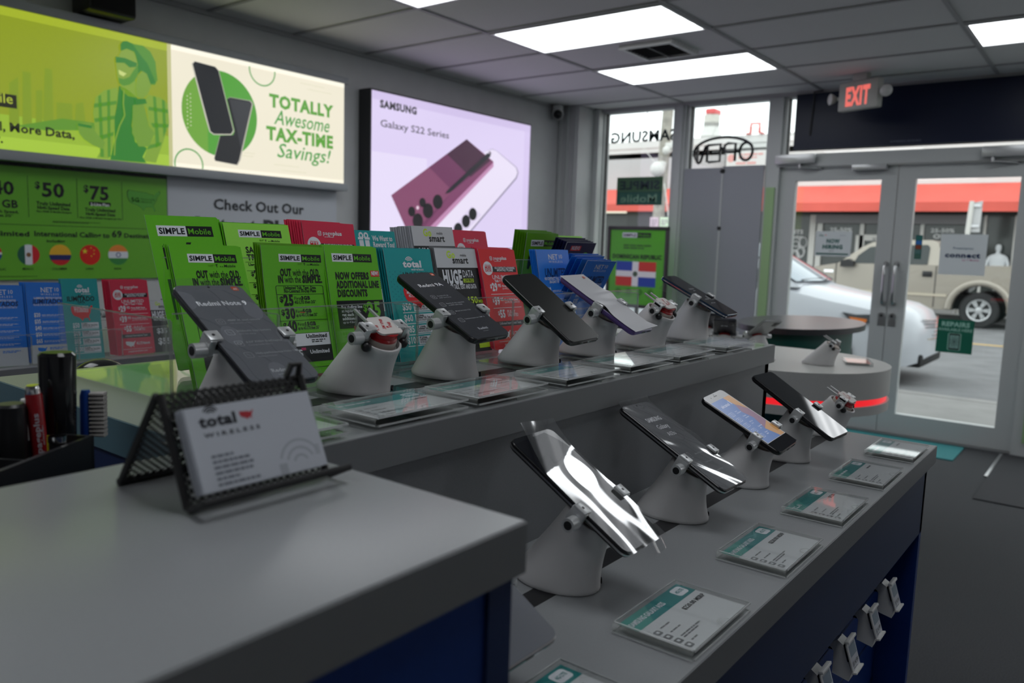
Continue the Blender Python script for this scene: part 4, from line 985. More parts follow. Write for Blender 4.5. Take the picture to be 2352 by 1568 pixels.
leaflet([(0.6313, 1.4265), (0.7393, 1.4269)], -1.0, (-0.945, 1.25), 'pale green leaflet starting SAL in the rear row', d_sal, GB_, i_gr, 3, 'edge of a green leaflet stacked behind the pale green one', step=(-0.003, -0.0012, 0.0003))
leaflet([(0.7637, 1.4344), (0.8653, 1.4331)], -1.0, (-0.955, 1.25), 'dark red leaflet with a white badge, beside the teal reward leaflet', d_pp_es, GB_, i_pk, 7, 'edge of a red leaflet fanned out behind the dark red one by the reward leaflet', step=(-0.002, -0.003, 0.0002))
leaflet([(0.8654, 1.424), (0.9557, 1.4241)], -1.0, (-0.955, 1.25), 'teal leaflet reading We Want to Reward You', d_reward, GB_, i_teal, 1, 'edge of a teal leaflet behind the reward leaflet')
leaflet([(0.9949, 1.4358), (1.1016, 1.4366)], -1.0, (-0.955, 1.25), 'grey topped black leaflet reading HUGE DATA in the rear row', d_gosmart, GB_, i_lg, 9, 'edge of a grey and black leaflet fanned out behind the rear HUGE DATA one', step=(-0.002, -0.0035, -0.0004))
leaflet([(1.103, 1.431), (1.1984, 1.4308)], -1.0, (-0.955, 1.25), 'pinkish red leaflet just behind the bright red price leaflet', d_pp_es, GB_, i_pk, 2, 'edge of a red leaflet stacked behind the pinkish red one')
leaflet([(1.3601, 1.4345), (1.4767, 1.4352)], -1.02, (-1.045, 1.24), 'dark green leaflet leaning behind the upright blue leaflet', d_simple, GB_, i_gd, 5, 'edge of a dark green leaflet fanned out behind the leaning dark green one', step=(-0.0035, -0.004, 0.0012))
leaflet([(1.5024, 1.4317), (1.6039, 1.4324)], -1.04, (-1.0, 1.24), 'lime green leaflet peeking out behind the navy leaflet', d_simple_l, GB_, i_gl, 1, 'edge of a lime green leaflet behind the lime green one')
leaflet([(1.4088, 1.4171), (1.5247, 1.4176)], -0.95, (-1.02, 1.24), 'navy leaflet with a red NUEVO tab leaning at the far end', d_trac, GB_, i_navy, 4, 'edge of a navy leaflet fanned out behind the one with the red tab', step=(-0.006, -0.002, 0.0025))
leaflet([(1.3514, 1.3904), (1.4637, 1.3903)], -0.89, (-0.955, 1.24), 'blue leaflet between the navy leaflet and the leaning blue one', d_net, GB_, i_blue, 2, 'edge of a blue leaflet behind the one next to the navy leaflet', step=(-0.006, -0.002, 0.002))
# clear rack that holds them
ac = clear('clear_acrylic', (0.985, 0.99, 0.985), 0.05, 0.02)
def edge_mat(name, a, col):
    m = bpy.data.materials.new(name); m.use_nodes = True; nt = m.node_tree; nt.nodes.clear()
    o = nt.nodes.new('ShaderNodeOutputMaterial'); t = nt.nodes.new('ShaderNodeBsdfTransparent'); g = nt.nodes.new('ShaderNodeBsdfPrincipled'); x = nt.nodes.new('ShaderNodeMixShader')
    g.inputs['Base Color'].default_value = (*col, 1); g.inputs['Roughness'].default_value = 0.12; g.inputs['Specular IOR Level'].default_value = 1.0
    x.inputs[0].default_value = a
    nt.links.new(t.outputs[0], x.inputs[1]); nt.links.new(g.outputs[0], x.inputs[2]); nt.links.new(x.outputs[0], o.inputs[0]); return m
ace = edge_mat('acrylic_cut_edge', 0.42, (0.42, 0.45, 0.43))
rk = thing('leaflet_rack', 'clear tiered plastic leaflet rack along the middle of the island', 'rack', (-0.91, 0.95, UP + 0.001))
RY0, RY1 = 0.44, 1.44
def pane(name, x0, x1, y0, y1, z0, z1, ax):
    b = MB(); b.box(x0, x1, y0, y1, z0, z1, ac)
    e_ = 0.0006
    if ax == 'x':
        b.box(x0 - e_ * .2, x1 + e_ * .2, y0, y1, z1, z1 + 0.0015, ace)
    else:
        b.box(x1, x1 + 0.003, y0, y1, z0, z1, ace); b.box(x0, x1, y0 - .0003, y1 + .0003, z1, z1 + 0.0015, ace)
    b.build(name, rk)
pane('front_panel', -0.793, -0.7905, RY0, RY1, UP + .001, UP + 0.095, 'x')
pane('middle_panel', -0.918, -0.9155, 0.50, RY1, UP + .001, UP + 0.15, 'x')
pane('back_panel', -1.060, -1.0575, 0.575, RY1, UP + .001, UP + 0.17, 'x')
b = MB(); b.box(-1.06, -0.7905, RY0, RY1, UP + 0.0005, UP + 0.003, ac); b.build('base_sheet', rk)
for y in (0.438, 0.572, 0.692, 0.805, 0.925, 1.025, 1.13, 1.30, 1.44): pane('divider', -1.057, -0.794, y - 0.0012, y + 0.0012, UP + .003, UP + 0.088, 'y')
# leaflets on the second island
G2 = 'leaflets on the further island'
f2 = (-2.10, 1.083); X2_ = -2.14
for px, lab, dsg, colr, nb, bl in (
    ([(0.7057, 1.2737), (0.8034, 1.2706)], 'blue leaflet cut by the photo edge on the further island', d_net_es, i_blue, 2, 'edge of a blue leaflet behind the one cut by the photo edge'),
    ([(0.8104, 1.2768), (0.9086, 1.2738)], 'blue leaflet reading ILIMITADOS on the further island, beside the teal one', d_net_es, i_blue, 3, 'edge of a blue leaflet stacked behind the blue ILIMITADOS one'),
    ([(0.8923, 1.2863), (0.9826, 1.2849)], 'teal leaflet with a red map on the further island', d_total_es, i_teal, 1, 'edge of a teal leaflet on the further island'),
    ([(1.014, 1.2798), (1.117, 1.2793)], 'rose red leaflet with prices on the further island', d_pp_pk, i_pk, 4, 'edge of a rose red leaflet stacked on the further island'),
    ([(1.1168, 1.2229), (1.1954, 1.2201)], 'black and yellow leaflet seen through the clear rack', d_gosmart, i_gs, 1, 'edge of a black leaflet behind the black and yellow one')):
    leaflet(px, X2_, f2, lab, dsg, G2, colr, nb, bl, step=(-0.004, -0.003, 0.0006))
rk = thing('leaflet_rack', 'clear plastic leaflet rack on the further island', 'rack', (-2.13, 1.0, I2 + 0.001))
pane('front_panel', -2.090, -2.087, 0.55, 1.45, I2 + .001, I2 + 0.075, 'x')
pane('back_panel', -2.185, -2.182, 0.69, 1.45, I2 + .001, I2 + 0.09, 'x')
b = MB(); b.box(-2.185, -2.087, 0.55, 1.45, I2 + 0.0005, I2 + 0.003, ac); b.build('base_sheet', rk)
for y in (0.69, 0.80, 0.91, 1.02, 1.14, 1.27): pane('divider', -2.18, -2.09, y - 0.0012, y + 0.0012, I2 + .003, I2 + 0.07, 'y')

# ------------------------------------------------------------------ phone stands
TN = Vector((0.5, 0, 0.866)); TU = Vector((-0.866, 0, 0.5)); TY = Vector((0, 1, 0))
PADC = Vector((0.043, 0, 0.064))
m_stand = mat('white_stand_plastic', (0.62, 0.61, 0.615), 0.45)
m_tan = mat('beige_neck', (0.42, 0.36, 0.32), 0.4)
m_redp = mat('red_adhesive_pad', (0.42, 0.012, 0.016), 0.3)
def loc(o, parent):
    o.parent = parent
    o.matrix_parent_inverse = Matrix()
    return o
def PL(o, y, v, n): return Vector(o) + TY * y + TU * v + TN * n
def frame_M(o): return Matrix(((0, TU.x, TN.x, o[0]), (1, TU.y, TN.y, o[1]), (0, TU.z, TN.z, o[2]), (0, 0, 0, 1)))
def stand(name, label, pos, group, hw=None, pad=True, plate=False, flip=False, arms=True, ph=None):
    """Slanted white stand; hw = half width of the phone it grips, None when empty; ph = pose of that phone."""
    M = Matrix.Translation(pos)
    if flip: M = M @ Matrix.Rotation(flip, 4, 'Z')
    t = thing(name, label, 'phone stand', group=group, M=M)
    r, u, n = TY, TU, TN
    c = Vector(PADC)
    if ph:
        r = Vector(ph[0]).normalized(); u = Vector(ph[1]); u = (u - r * u.dot(r)).normalized(); n = r.cross(u)
        c = Vector(ph[2]) + Vector((0, 0, 1.41)) - n * (0.0088 + 0.0118) - u * ph[3] - Vector(pos)
    F = Matrix(((r.x, u.x, n.x, c.x), (r.y, u.y, n.y, c.y), (r.z, u.z, n.z, c.z), (0, 0, 0, 1)))
    def FR(o): return F @ Matrix.Translation((0, 0, o))
    b = MB(); N = 36; rings = []
    for k in range(13):
        s = k / 12
        e = (1 - s) ** 1.6
        rx, ry = 0.0275 + 0.024 * e, 0.0275 + 0.0075 * e
        nn_ = (Vector((0, 0, 1)) * (1 - s) + n * s).normalized()
        cc = Vector((c.x * s ** 1.05, c.y * s, 0.0045 + (c.z - 0.0045) * s))
        ux = (TY.cross(nn_)).normalized(); uy = nn_.cross(ux)
        rings.append([tuple(cc + ux * (rx * math.cos(2 * PI * i / N)) + uy * (ry * math.sin(2 * PI * i / N))) for i in range(N)])
    foot = [[(p[0] * q, p[1] * q, z_) for p in rings[0]] for q, z_ in ((0.98, 0.0), (1.0, 0.0015))]
    ux = (TY.cross(n)).normalized(); uy = n.cross(ux)
    lip = [[tuple(c + n * dn + ux * (rr * math.cos(2 * PI * i / N)) + uy * (rr * math.sin(2 * PI * i / N))) for i in range(N)] for rr, dn in ((0.0268, 0.0012), (0.0245, 0.0012), (0.0238, -0.006))]
    b.loft(foot + rings + lip, m_stand)
    b.cyl((0.041, 0.022, 0.004), (0.043, 0.0235, 0.004), 0.0035, m_black, 10)
    loc(b.build('stand_body'), t)
    b = MB(); b.lathe([(0.0205, -0.005), (0.0205, 0.004), (0.0195, 0.0055)], m_tan, 28, F); loc(b.build('neck_ring'), t)
    if pad:
        b = MB()
        top = 0.0165 if hw is None else 0.0116
        b.lathe([(0.0192, 0.0055), (0.0192, 0.0075), (0.0175, 0.009), (0.0188, top)], m_redp, 28, F)
        pd = loc(b.build('adhesive_pad'), t)
        if hw is None:
            b = MB(); b.prism(rr_pts(-0.018, -0.016, 0.036, 0.032, 0.006), top, top + 0.0022, mat('white_sticker', (0.62, 0.58, 0.56), 0.5), F)
            O = F @ Vector((-0.018, 0.016, top + 0.0022)); P = Print(b, O, r, -u, n, eps=0.0002)
            rd = pm('#8c1a22', 1.8)
            for q in range(3): P.text(3 + q * 11, 26 - q * 2, 4.2, ('VHB', '3M VHB', 'VHB')[q], rd, 1, rot=-68, k=1)
            P.circ(19, 20, 1.6, rd, 2, 12)
            loc(b.build('sticker'), pd)
    if not arms: return t
    g = hw if hw is not None else 0.024
    G = FR(0.0118 if hw is not None else 0.008)
    for sg in (-1, 1):
        b = MB()
        ya, yb = sorted((sg * (g + 0.0009), sg * (g + 0.0085)))
        b.bbox(ya, yb, -0.0085, 0.0085, -0.006, 0.0115, 0.0012, m_silver, G)
        ya, yb = sorted((sg * (g - 0.0055), sg * (g + 0.0085)))
        if hw is not None: b.bbox(ya, yb, -0.0075, 0.0075, 0.0098, 0.0132, 0.0010, m_silver, G)
        else: b.bbox(ya - (0.004 if sg > 0 else -0.0), yb + (0.004 if sg < 0 else 0), -0.0075, 0.0075, 0.006, 0.0115, 0.0012, m_silver, G)
        ya, yb = sorted((sg * 0.019, sg * (g + 0.002)))
        b.box(ya, yb, -0.005, 0.005, -0.006, -0.0012, m_silver, G)
        b.cyl((sg * (g + 0.002), 0, 0.0133 if hw is not None else 0.0116), (sg * (g + 0.002), 0, 0.0135 if hw is not None else 0.0118), 0.0017, m_black, 10, G)
        arm = loc(b.build('clamp_arm'), t)
        b = MB()
        kl = 0.013 if sg < 0 else 0.004
        b.cyl((sg * (g + 0.008), -0.003, -0.002), (sg * (g + 0.008 + kl), -0.003, -0.002), 0.0072, m_silver, 20, G)
        b.cyl((sg * (g + 0.008 + kl), -0.003, -0.002), (sg * (g + 0.0085 + kl), -0.003, -0.002), 0.0045, m_black, 16, G)
        if hw is None: b.sphere(tuple(G @ Vector((sg * (g + 0.004), -0.012, -0.008))), 0.006, m_black, 12)
        loc(b.build('screw'), arm)
    if hw is None:
        b = MB()
        for y in (-0.012, 0.010): b.box(y - 0.0015, y + 0.0015, 0.010, 0.040, 0.004, 0.0065, m_silver, G)
        loc(b.build('prongs'), t)
    if plate:
        b = MB(); b.box(-0.062, 0.16, -0.05, 0.05, -0.0036, -0.0004, ac); b.box(-0.0625, -0.062, -0.05, 0.05, -0.0036, -0.0004, ace); b.box(-0.062, 0.16, -0.0503, -0.05, -0.0036, -0.0004, ace)
        loc(b.build('base_plate'), t)
    return t
POSE = dict(
    r9=((.0153, .9998, -.0145), (-.869, .0205, .4944), (-.6906, .46, -.0936), 0.01),
    r9a=((.0094, .9993, .0367), (-.8825, -.009, .4703), (-.6959, .772, -.0798), 0.02),
    blk=((.0455, .9978, .0472), (-.829, .0113, .5591), (-.6665, .953, -.0883), 0.007),
    pur=((-.0471, .9987, .0197), (-.8648, -.0506, .4996), (-.6646, 1.107, -.0879), 0.007),
    last=((-.0565, .9984, -.0045), (-.8964, -.0488, .4406), (-.6678, 1.463, -.0872), 0.008),
    a2=((-.0337, .9994, -.0057), (-.8521, -.0257, .5228), (-.4298, .69, -.2486), 0.023),
    a3=((-.013, .9994, -.0325), (-.8823, .0038, .4708), (-.453, .968, -.2568), 0.026),
    alc=((.0411, .9943, .0983), (-.8979, -.0064, .4401), (-.4472, 1.185, -.258), 0.031),
    far=((0.0553, 0.9985, -0.0027), (-.8588, .0489, .51), (-.4327, 1.38, -.2576), 0.017),
    near=((0, 1, 0), (-.866, 0, .5), (-.402, .465, -.2661), 0.015))
ZU, ZL = UP + 0.0045, LOW + 0.0008
GU, GLO = 'phone stands on the upper tier', 'phone stands on the lower tier'
stand('phone_stand', 'white stand under the large plastic-wrapped phone behind the card holder', (-0.711, 0.46, ZU), GU, 0.0394, plate=True, ph=POSE['r9'])
stand('phone_stand', 'empty white stand with red pad between the large wrapped phone and the next black phone', (-0.712, 0.618, ZU), GU, None, plate=True)
stand('phone_stand', 'white stand under the black phone with white start text', (-0.708, 0.772, ZU), GU, 0.0366, plate=True, ph=POSE['r9a'])
stand('phone_stand', 'white stand under the plain black phone on the upper tier', (-0.705, 0.953, ZU), GU, 0.0365, plate=True, ph=POSE['blk'])
stand('phone_stand', 'white stand under the purple phone covered by white film', (-0.700, 1.107, ZU), GU, 0.0368, plate=True, ph=POSE['pur'])
stand('phone_stand', 'empty white stand with red pad next to the purple phone', (-0.700, 1.281, ZU), GU, None, plate=True)
stand('phone_stand', 'white stand under the last, dark blue phone of the upper tier', (-0.697, 1.463, ZU), GU, 0.0353, plate=True, ph=POSE['last'])
stand('phone_stand', 'white stand under the phone with crumpled shiny film', (-0.461, 0.688, ZL), GLO, 0.0393, ph=POSE['a2'])
stand('phone_stand', 'white stand under the black phone with large white letters on the lower tier', (-0.466, 0.972, ZL), GLO, 0.0409, ph=POSE['a3'])
stand('phone_stand', 'white stand under the phone with the colourful screen', (-0.462, 1.185, ZL), GLO, 0.0346, ph=POSE['alc'])
stand('phone_stand', 'white stand under the glossy black phone at the far end of the lower tier', (-0.462, 1.385, ZL), GLO, 0.0407, ph=POSE['far'])
stand('phone_stand', 'empty white stand with red pad at the far end of the lower tier', (-0.474, 1.635, ZL), GLO, None)
stand('phone_stand', 'white stand under the phone half hidden by the front counter', (-0.462, 0.465, ZL), GLO, 0.0385, ph=POSE['near'])
GT = 'phone stands on the round white table'
stand('phone_stand', 'small empty white stand alone on the round white table', (-0.789, 2.665, ZL), GT, None, pad=False)
# ------------------------------------------------------------------ phones
m_scr = mat('dark_screen', (0.010, 0.011, 0.015), 0.03, spec=0.5)
m_scrg = mat('glare_grey_screen', (0.15, 0.158, 0.18), 0.22, spec=0.5)  # grey lifts the dark screen to include glare from the film
m_scrk = mat('matte_dark_screen', (0.035, 0.037, 0.045), 0.25, spec=0.5)
film = clear('protective_film', (0.96, 0.96, 0.97), 0.10, 0.05, 1.5, 0.02)
filmx = clear('shiny_film', (0.88, 0.88, 0.89), 0.12, 0.06, 1.5, 0.10)
ftext = mat('screen_print', (0.82, 0.84, 0.88), 0.4)
ftext2 = mat('screen_print_dim', (0.33, 0.345, 0.37), 0.4)
def phone(label, right, up, ctr, w, l, body, scr, design=None, th=0.0088, side=None, group='display phones on the island', back=True):
    r = Vector(right).normalized(); u = Vector(up); u = (u - r * u.dot(r)).normalized(); n = r.cross(u)
    M = Matrix(((r.x, u.x, n.x, ctr[0]), (r.y, u.y, n.y, ctr[1]), (r.z, u.z, n.z, ctr[2] + 1.41), (0, 0, 0, 1)))
    t = thing('display_phone', label, 'phone', group=group, M=M)
    b = MB(); rc = 0.0095
    rings = []
    for ins, z in ((0.0022, -th), (0.0006, -th + 0.0016), (0, -th * 0.5), (0.0004, -0.0012), (0.0014, -0.0003)):
        rings.append([(x, y, z) for x, y in rr_pts(-w / 2 + ins, -l / 2 + ins, w - 2 * ins, l - 2 * ins, rc - ins * .5, 7)])
    b.loft(rings, body); 
    if side: b.loft([[(x, y, z) for x, y in rr_pts(-w / 2 - .0002, -l / 2 - .0002, w + .0004, l + .0004, rc, 7)] for z in (-th * 0.62, -th * 0.38)], side, cap0=False, cap1=False)
    loc(b.build('body'), t)
    b = MB(); b.prism(rr_pts(-w / 2 + 0.0013, -l / 2 + 0.0013, w - 0.0026, l - 0.0026, rc - 0.001, 7), -0.0004, 0.0001, scr)
    P = Print(b, (-w / 2, l / 2, 0.0001), (1, 0, 0), (0, -1, 0), (0, 0, 1), w / 76, 0.00005)
    P.circ(38, 4.6, 1.4, m_gloss_black, 1, 14)
    if design: design(P)
    loc(b.build('screen'), t)
    b = MB(); b.box(-0.0045, 0.0045, -l / 2 - 0.0003, -l / 2 + 0.0005, -th * .62, -th * .38, m_gasket)
    loc(b.build('charging_port'), t)
    b = MB()
    for i in range(6): b.cyl((0.012 + i * 0.0026, -l / 2 - 0.0002, -th * .5), (0.012 + i * 0.0026, -l / 2 + 0.0006, -th * .5), 0.0008, m_gasket, 8)
    loc(b.build('speaker_holes'), t)
    b = MB(); b.bbox(w / 2 - 0.0004, w / 2 + 0.0007, 0.02, 0.032, -th * .62, -th * .38, 0.0002, body); loc(b.build('power_button'), t)
    b = MB(); b.bbox(-w / 2 + 0.007, -w / 2 + 0.026, l / 2 - 0.034, l / 2 - 0.008, -th - 0.0014, -th + 0.0006, 0.0006, m_gloss_black)
    for q in (0.013, 0.021, 0.029): b.cyl((-w / 2 + 0.0165, l / 2 - q, -th - 0.0014), (-w / 2 + 0.0165, l / 2 - q, -th - 0.0019), 0.0032, m_scr, 16)
    loc(b.build('camera_module'), t)
    return t
def wavy(t, w, l, fn, mt, name='plastic_film', nx=28, ny=56):
    b = MB(); vs = []; fs = []
    for j in range(ny + 1):
        for i in range(nx + 1):
            x, y = i / nx, j / ny
            vs.append(fn(x, y))
    for j in range(ny):
        for i in range(nx):
            a = j * (nx + 1) + i; fs.append((a, a + 1, a + nx + 2, a + nx + 1))
    b.add(vs, fs, mt); return loc(b.build(name, smooth=180), t)
def icons(P, x, y0, dy, n, s, mt):
    for i in range(n):
        y = y0 + i * dy; xx = x[i] if isinstance(x, (list, tuple)) else x
        P.rframe(xx, y - s, s * 1.05, s * 1.05, 1.6, 0.5, mt, 1)
        if i % 2 == 0: P.ring(xx + s * .52, y - s * .48, s * .2, s * .26, 0, 360, mt, 1, 12)
        else: P.line(xx + s * .3, y - s * .7, xx + s * .7, y - s * .25, 0.5, mt, 1)
def d_redmi9(P):
    P.rrect(62, 4, 7.5, 7.5, 1.8, mat('orange_logo', (0.55, 0.09, 0.03), 0.4), 2); P.text(65.8, 9.4, 3, 'mi', ftext, 1, 'c', k=3)
    P.text(38, 37, 7.5, 'Redmi Note 9', ftext, 1, 'c', fit=54)
    icons(P, 16, 68, 18, 4, 8, ftext2)
    for i, (a_, b_) in enumerate((('48MP AI quad camera', 'with portrait camera'), ('5020mAh (typ) battery', '18W fast charge'), ('6.53" FHD+ DotDisplay', 'Corning Gorilla Glass 5'), ('High-performance Helio G85', 'Gaming processor'))):
        P.text(28, 64 + i * 18, 2.8, a_, ftext2, 1); P.text(28, 68.5 + i * 18, 2, b_, ftext2, 0)
    P.text(38, 146, 5, 'Redmi', ftext2, 1, 'c'); P.text(38, 150.5, 1.8, 'by Xiaomi', ftext2, 0, 'c')
def d_redmi9a(P):
    P.rrect(62, 4, 6.5, 6.5, 1.6, mat('orange_logo', (0.55, 0.09, 0.03), 0.4), 2); P.text(65.2, 8.8, 2.6, 'mi', ftext, 1, 'c', k=3)
    P.text(38, 37, 8, 'Redmi 9A', ftext, 0, 'c', fit=46)
    icons(P, 14, 66, 19, 4, 8, ftext2)
    for i, (a_, b_) in enumerate((('Pantalla HD de', '6.53" Dot Drop'), ('Bateria de alta capacidad', 'de 5000 mAh (typ)'), ('MediaTek Helio G25', ''), ('Camara trasera de 13MP IA', ''))):
        P.text(26, 62 + i * 19, 2.6, a_, ftext2, 0); P.text(26, 66.5 + i * 19, 2.6, b_, ftext2, 0)
    P.text(38, 144, 5, 'Redmi', ftext2, 1, 'c'); P.text(38, 148.5, 1.8, 'by Xiaomi', ftext2, 0, 'c')
def d_a03(P):
    P.text(38, 37, 7.5, 'SAMSUNG', ftext, 1, 'c', fit=38); P.text(38, 52, 8, 'Galaxy', ftext, 0, 'c', fit=29); P.text(38, 66, 7, 'A03s', ftext, 0, 'c', fit=20)
    for i, s in enumerate(('Infinity-V Display', 'Triple Camera', 'Fingerprint Scan')):
        y = 104 + i * 16; P.text(32, y, 2.4, s, ftext2, 0)
    P.rframe(17, 97, 5, 10, 1, 0.5, ftext2, 1); P.rframe(16, 115, 8, 7, 1, 0.5, ftext2, 1); P.ring(20, 118.5, 1.8, 2.3, 0, 360, ftext2, 1)
    for r in (1.6, 2.7, 3.8): P.ring(20, 135, r, r + .5, 0, 360, ftext2, 1)
def d_alc(P):
    P.rrect(1.4, 1.4, 73.2, 150, 8, mat('silver_bezel', (0.42, 0.42, 0.43), 0.3, metal=0.3), 1)
    P.rect(1.4, 134, 73.2, 22, m_scr, 1.5)
    P.rrect(32, 8, 12, 2, 1, m_gloss_black, 2); P.circ(22, 9, 1.2, m_gloss_black, 2, 10)
    bl = mat('lit_screen_blue', '#4a6fae', 0.2, emit=0.62); orr = mat('lit_screen_orange', '#b98a55', 0.2, emit=0.62); pk_ = mat('lit_screen_mauve', '#84617c', 0.2, emit=0.62); wt_ = mat('lit_screen_white', '#c4c8d8', 0.2, emit=0.7)
    P.rect(4, 19, 68, 114, bl, 2); P.poly([(48, 19), (72, 19), (72, 60), (54, 40)], orr, 3); P.poly([(54, 40), (72, 56), (72, 96), (44, 108), (54, 80), (46, 60)], pk_, 3); P.poly([(44, 108), (72, 96), (72, 133), (56, 133)], orr, 3)
    P.text(14, 38, 7, 'alcatel', wt_, 0, fit=30, k=5); P.text(46, 38, 11, '1', wt_, 0, k=5)
    for i in range(5):
        P.rframe(8, 52 + i * 15, 13, 9, 1.5, 0.5, wt_, 5); P.ring(14.5, 56.5 + i * 15, 2, 2.5, 0, 360, wt_, 5, 10); P.text(30 + (i % 2) * 4, 55 + i * 15, 2.5, ('Oreo', 'Pantalla', '18:9 Full', 'Doble SIM', 'Camara')[i], wt_, 0, k=5); P.text(30 + (i % 2) * 4, 59.5 + i * 15, 2.5, ('Go Edition', 'completa', 'View', '4G', '8 MP')[i], wt_, 0, k=5)
def d_last(P):
    P.text(40, 60, 4, 'SAMSUNG', ftext2, 1, 'c'); P.text(40, 67, 3.6, 'Galaxy', ftext2, 0, 'c')
    P.greek(24, 100, 30, 3, 1, ftext2, 3); P.greek(24, 116, 30, 3, 1, ftext2, 4)
mb_k = mat('black_phone_shell', (0.012, 0.012, 0.014), 0.22); mb_g = mat('gunmetal_phone_shell', (0.03, 0.032, 0.04), 0.25, metal=0.3)
gu, glw = 'display phones on the upper tier', 'display phones on the lower tier'
R9 = phone('large dark grey phone wrapped in plastic with white start text, behind the card holder', *POSE['r9'][:3], .0788, .1659, mb_g, m_scrg, d_redmi9, group=gu)
wavy(R9, 0, 0, lambda x, y: ((x - .5) * .083, (y - .5) * .172 + .001, .0009 + .0007 * math.sin(9 * x + 5 * y) + .0006 * math.sin(14 * y - 6 * x) + (.004 * max(0, y - .93) / .07)), film)
phone('slim black phone with white start text and orange logo on the upper tier', *POSE['r9a'][:3], .0732, .1569, mb_k, m_scrk, d_redmi9a, group=gu)
phone('plain black phone without text on the upper tier', *POSE['blk'][:3], .0729, .1562, mb_k, mat('dusty_dark_screen', (0.014, 0.015, 0.015), 0.3, spec=0.22), None, group=gu)
mpur = mat('purple_phone_shell', (0.11, 0.07, 0.24), 0.25)
mfw = mat('white_backing_film', (0.50, 0.50, 0.53), 0.35)
def d_pur(P): P.rrect(62, 4, 6, 6, 1.5, mat('orange_logo', (0.55, 0.09, 0.03), 0.4), 2)
pp_ = phone('purple phone covered by a curling white film on the upper tier', *POSE['pur'][:3], .0737, .158, mpur, m_scrg, d_pur, group=gu)
wavy(pp_, 0, 0, lambda x, y: ((x - .5) * .0745, (y - .495) * .160 - .002, .0007 + .004 * max(0, .12 - y) / .12 * (x + .3) + .005 * math.exp(-((y - .42) / .09) ** 2) * (1 - x) + .004 * math.exp(-((y - .62) / .07) ** 2) * x), mfw)
b = MB(); P = Print(b, (-.0737 / 2, .079, 0.0013), (1, 0, 0), (0, -1, 0), (0, 0, 1), .001, .0001); P.rrect(58, 7, 6, 6, 1.5, mat('orange_logo', (0.55, 0.09, 0.03), 0.4), 1); loc(b.build('logo_label'), pp_)
mbl = mat('dark_blue_phone_shell', (0.02, 0.045, 0.09), 0.2, metal=0.4)
ls_ = phone('dark blue phone at the end of the upper tier reflecting the window', *POSE['last'][:3], .0706, .1525, mbl, m_scr, d_last, side=m_chrome, group=gu)
wavy(ls_, 0, 0, lambda x, y: (-.0353 - .022 * x, (y - .38) * .1, -.004 - .012 * x + .003 * math.sin(5 * y)), film, nx=8, ny=12)
A2 = phone('black phone covered by crumpled shiny film on the lower tier', *POSE['a2'][:3], .0786, .1696, mb_k, m_scr, None, side=m_steel, group=glw)
def crumple(x, y):
    u, v = x, 1 - y            # v = 0 at the top
    z = .0016 + .0009 * math.sin(2.2 * u + 6.5 * v + 0.6) + .00028 * math.sin(15 * v - 3 * u + .7) * (.3 + u) + .00016 * math.sin(19 * u + 5 * v) * max(0, v - .3) + .00022 * math.sin(9 * (u + v) + 1.6 * math.sin(5 * v)) + .0004 * math.sin(6 * u + 1.0)
    lift = max(0.0, 0.34 - v - 0.12 * u)
    z += lift * .030 + lift * lift * .05
    return ((x - .5) * .080 + lift * .03 * (1 - u), (y - .5) * .176, max(z, .0006))
wavy(A2, 0, 0, crumple, filmx, nx=40, ny=80)
wavy(A2, 0, 0, lambda x, y: (.012 + x * .026, -.0848 - .012 * y, -.004 - .006 * y + .002 * math.sin(9 * x)), film, 'film_tab', 10, 6)
A3 = phone('black phone with large white letters and a wrap on the lower tier', *POSE['a3'][:3], .0819, .1767, mb_k, mat('wrap_glare_screen', (0.075, 0.078, 0.09), 0.22), d_a03, side=m_steel, group=glw)  # screen grey includes the painted reflection of the wrap
wavy(A3, 0, 0, lambda x, y: ((x - .5) * .083, (y - .5) * .181 + .0025, .0008 + .001 * math.sin(4 * x + 7 * y) ** 2 + .0035 * math.exp(-((y - .5) / .10) ** 2) * (.3 + .7 * x) + .004 * max(0, y - .955) / .045), film)
phone('phone with a lit blue and orange start screen on the lower tier', *POSE['alc'][:3], .0692, .1445, mb_k, m_scr, d_alc, group=glw)
phone('glossy black phone reflecting the daylight at the far end of the lower tier', *POSE['far'][:3], .0814, .1696, mb_k, m_scr, None, side=m_black, group=glw)
phone('phone whose shiny lower end shows beside the front counter corner', *POSE['near'][:3], .077, .1655, mat('silver_phone_shell', (0.45, 0.42, 0.43), 0.25, metal=0.5), m_scrg, None, side=m_chrome, group=glw)
# phones beyond the island, on the white table, seen from behind
gw = 'display phones on the round white table'
def away(label, slabel, base, w, l, body, dback=None, rot=PI, clearcase=False):
    """A stand turned away from us with its phone."""
    stand('phone_stand', slabel, base, GT, w / 2, flip=rot)
    R = Matrix.Rotation(rot, 3, 'Z')
    c = Vector(base) + R @ (PADC + TN * (0.0115 + 0.0088) + TU * 0.042)
    t = phone(label, R @ TY, R @ TU, (c.x, c.y, c.z - 1.41), w, l, body, m_scr, None, group=gw)
    if dback:
        b = MB(); P = Print(b, (w / 2, l / 2, -0.0089), (-1, 0, 0), (0, -1, 0), (0, 0, -1), .001, .0001); dback(P); loc(b.build('back_logo'), t)
    return t
away('black phone turned away, nearest of those on the white table', 'white stand turned away under the nearest dark phone on the table', (-1.15, 2.41, ZL), .074, .155, mb_k, rot=2.1)
away('black phone with a pale back logo on the white table, leaning away', 'white stand turned away under the phone with the pale back logo', (-1.06, 2.53, ZL), .075, .150, mb_g, lambda P: (P.ring(30, 42, 3.2, 4.4, 30, 330, ftext, 1), P.text(36, 45, 6.5, 'G6', ftext, 0)), rot=1.95)
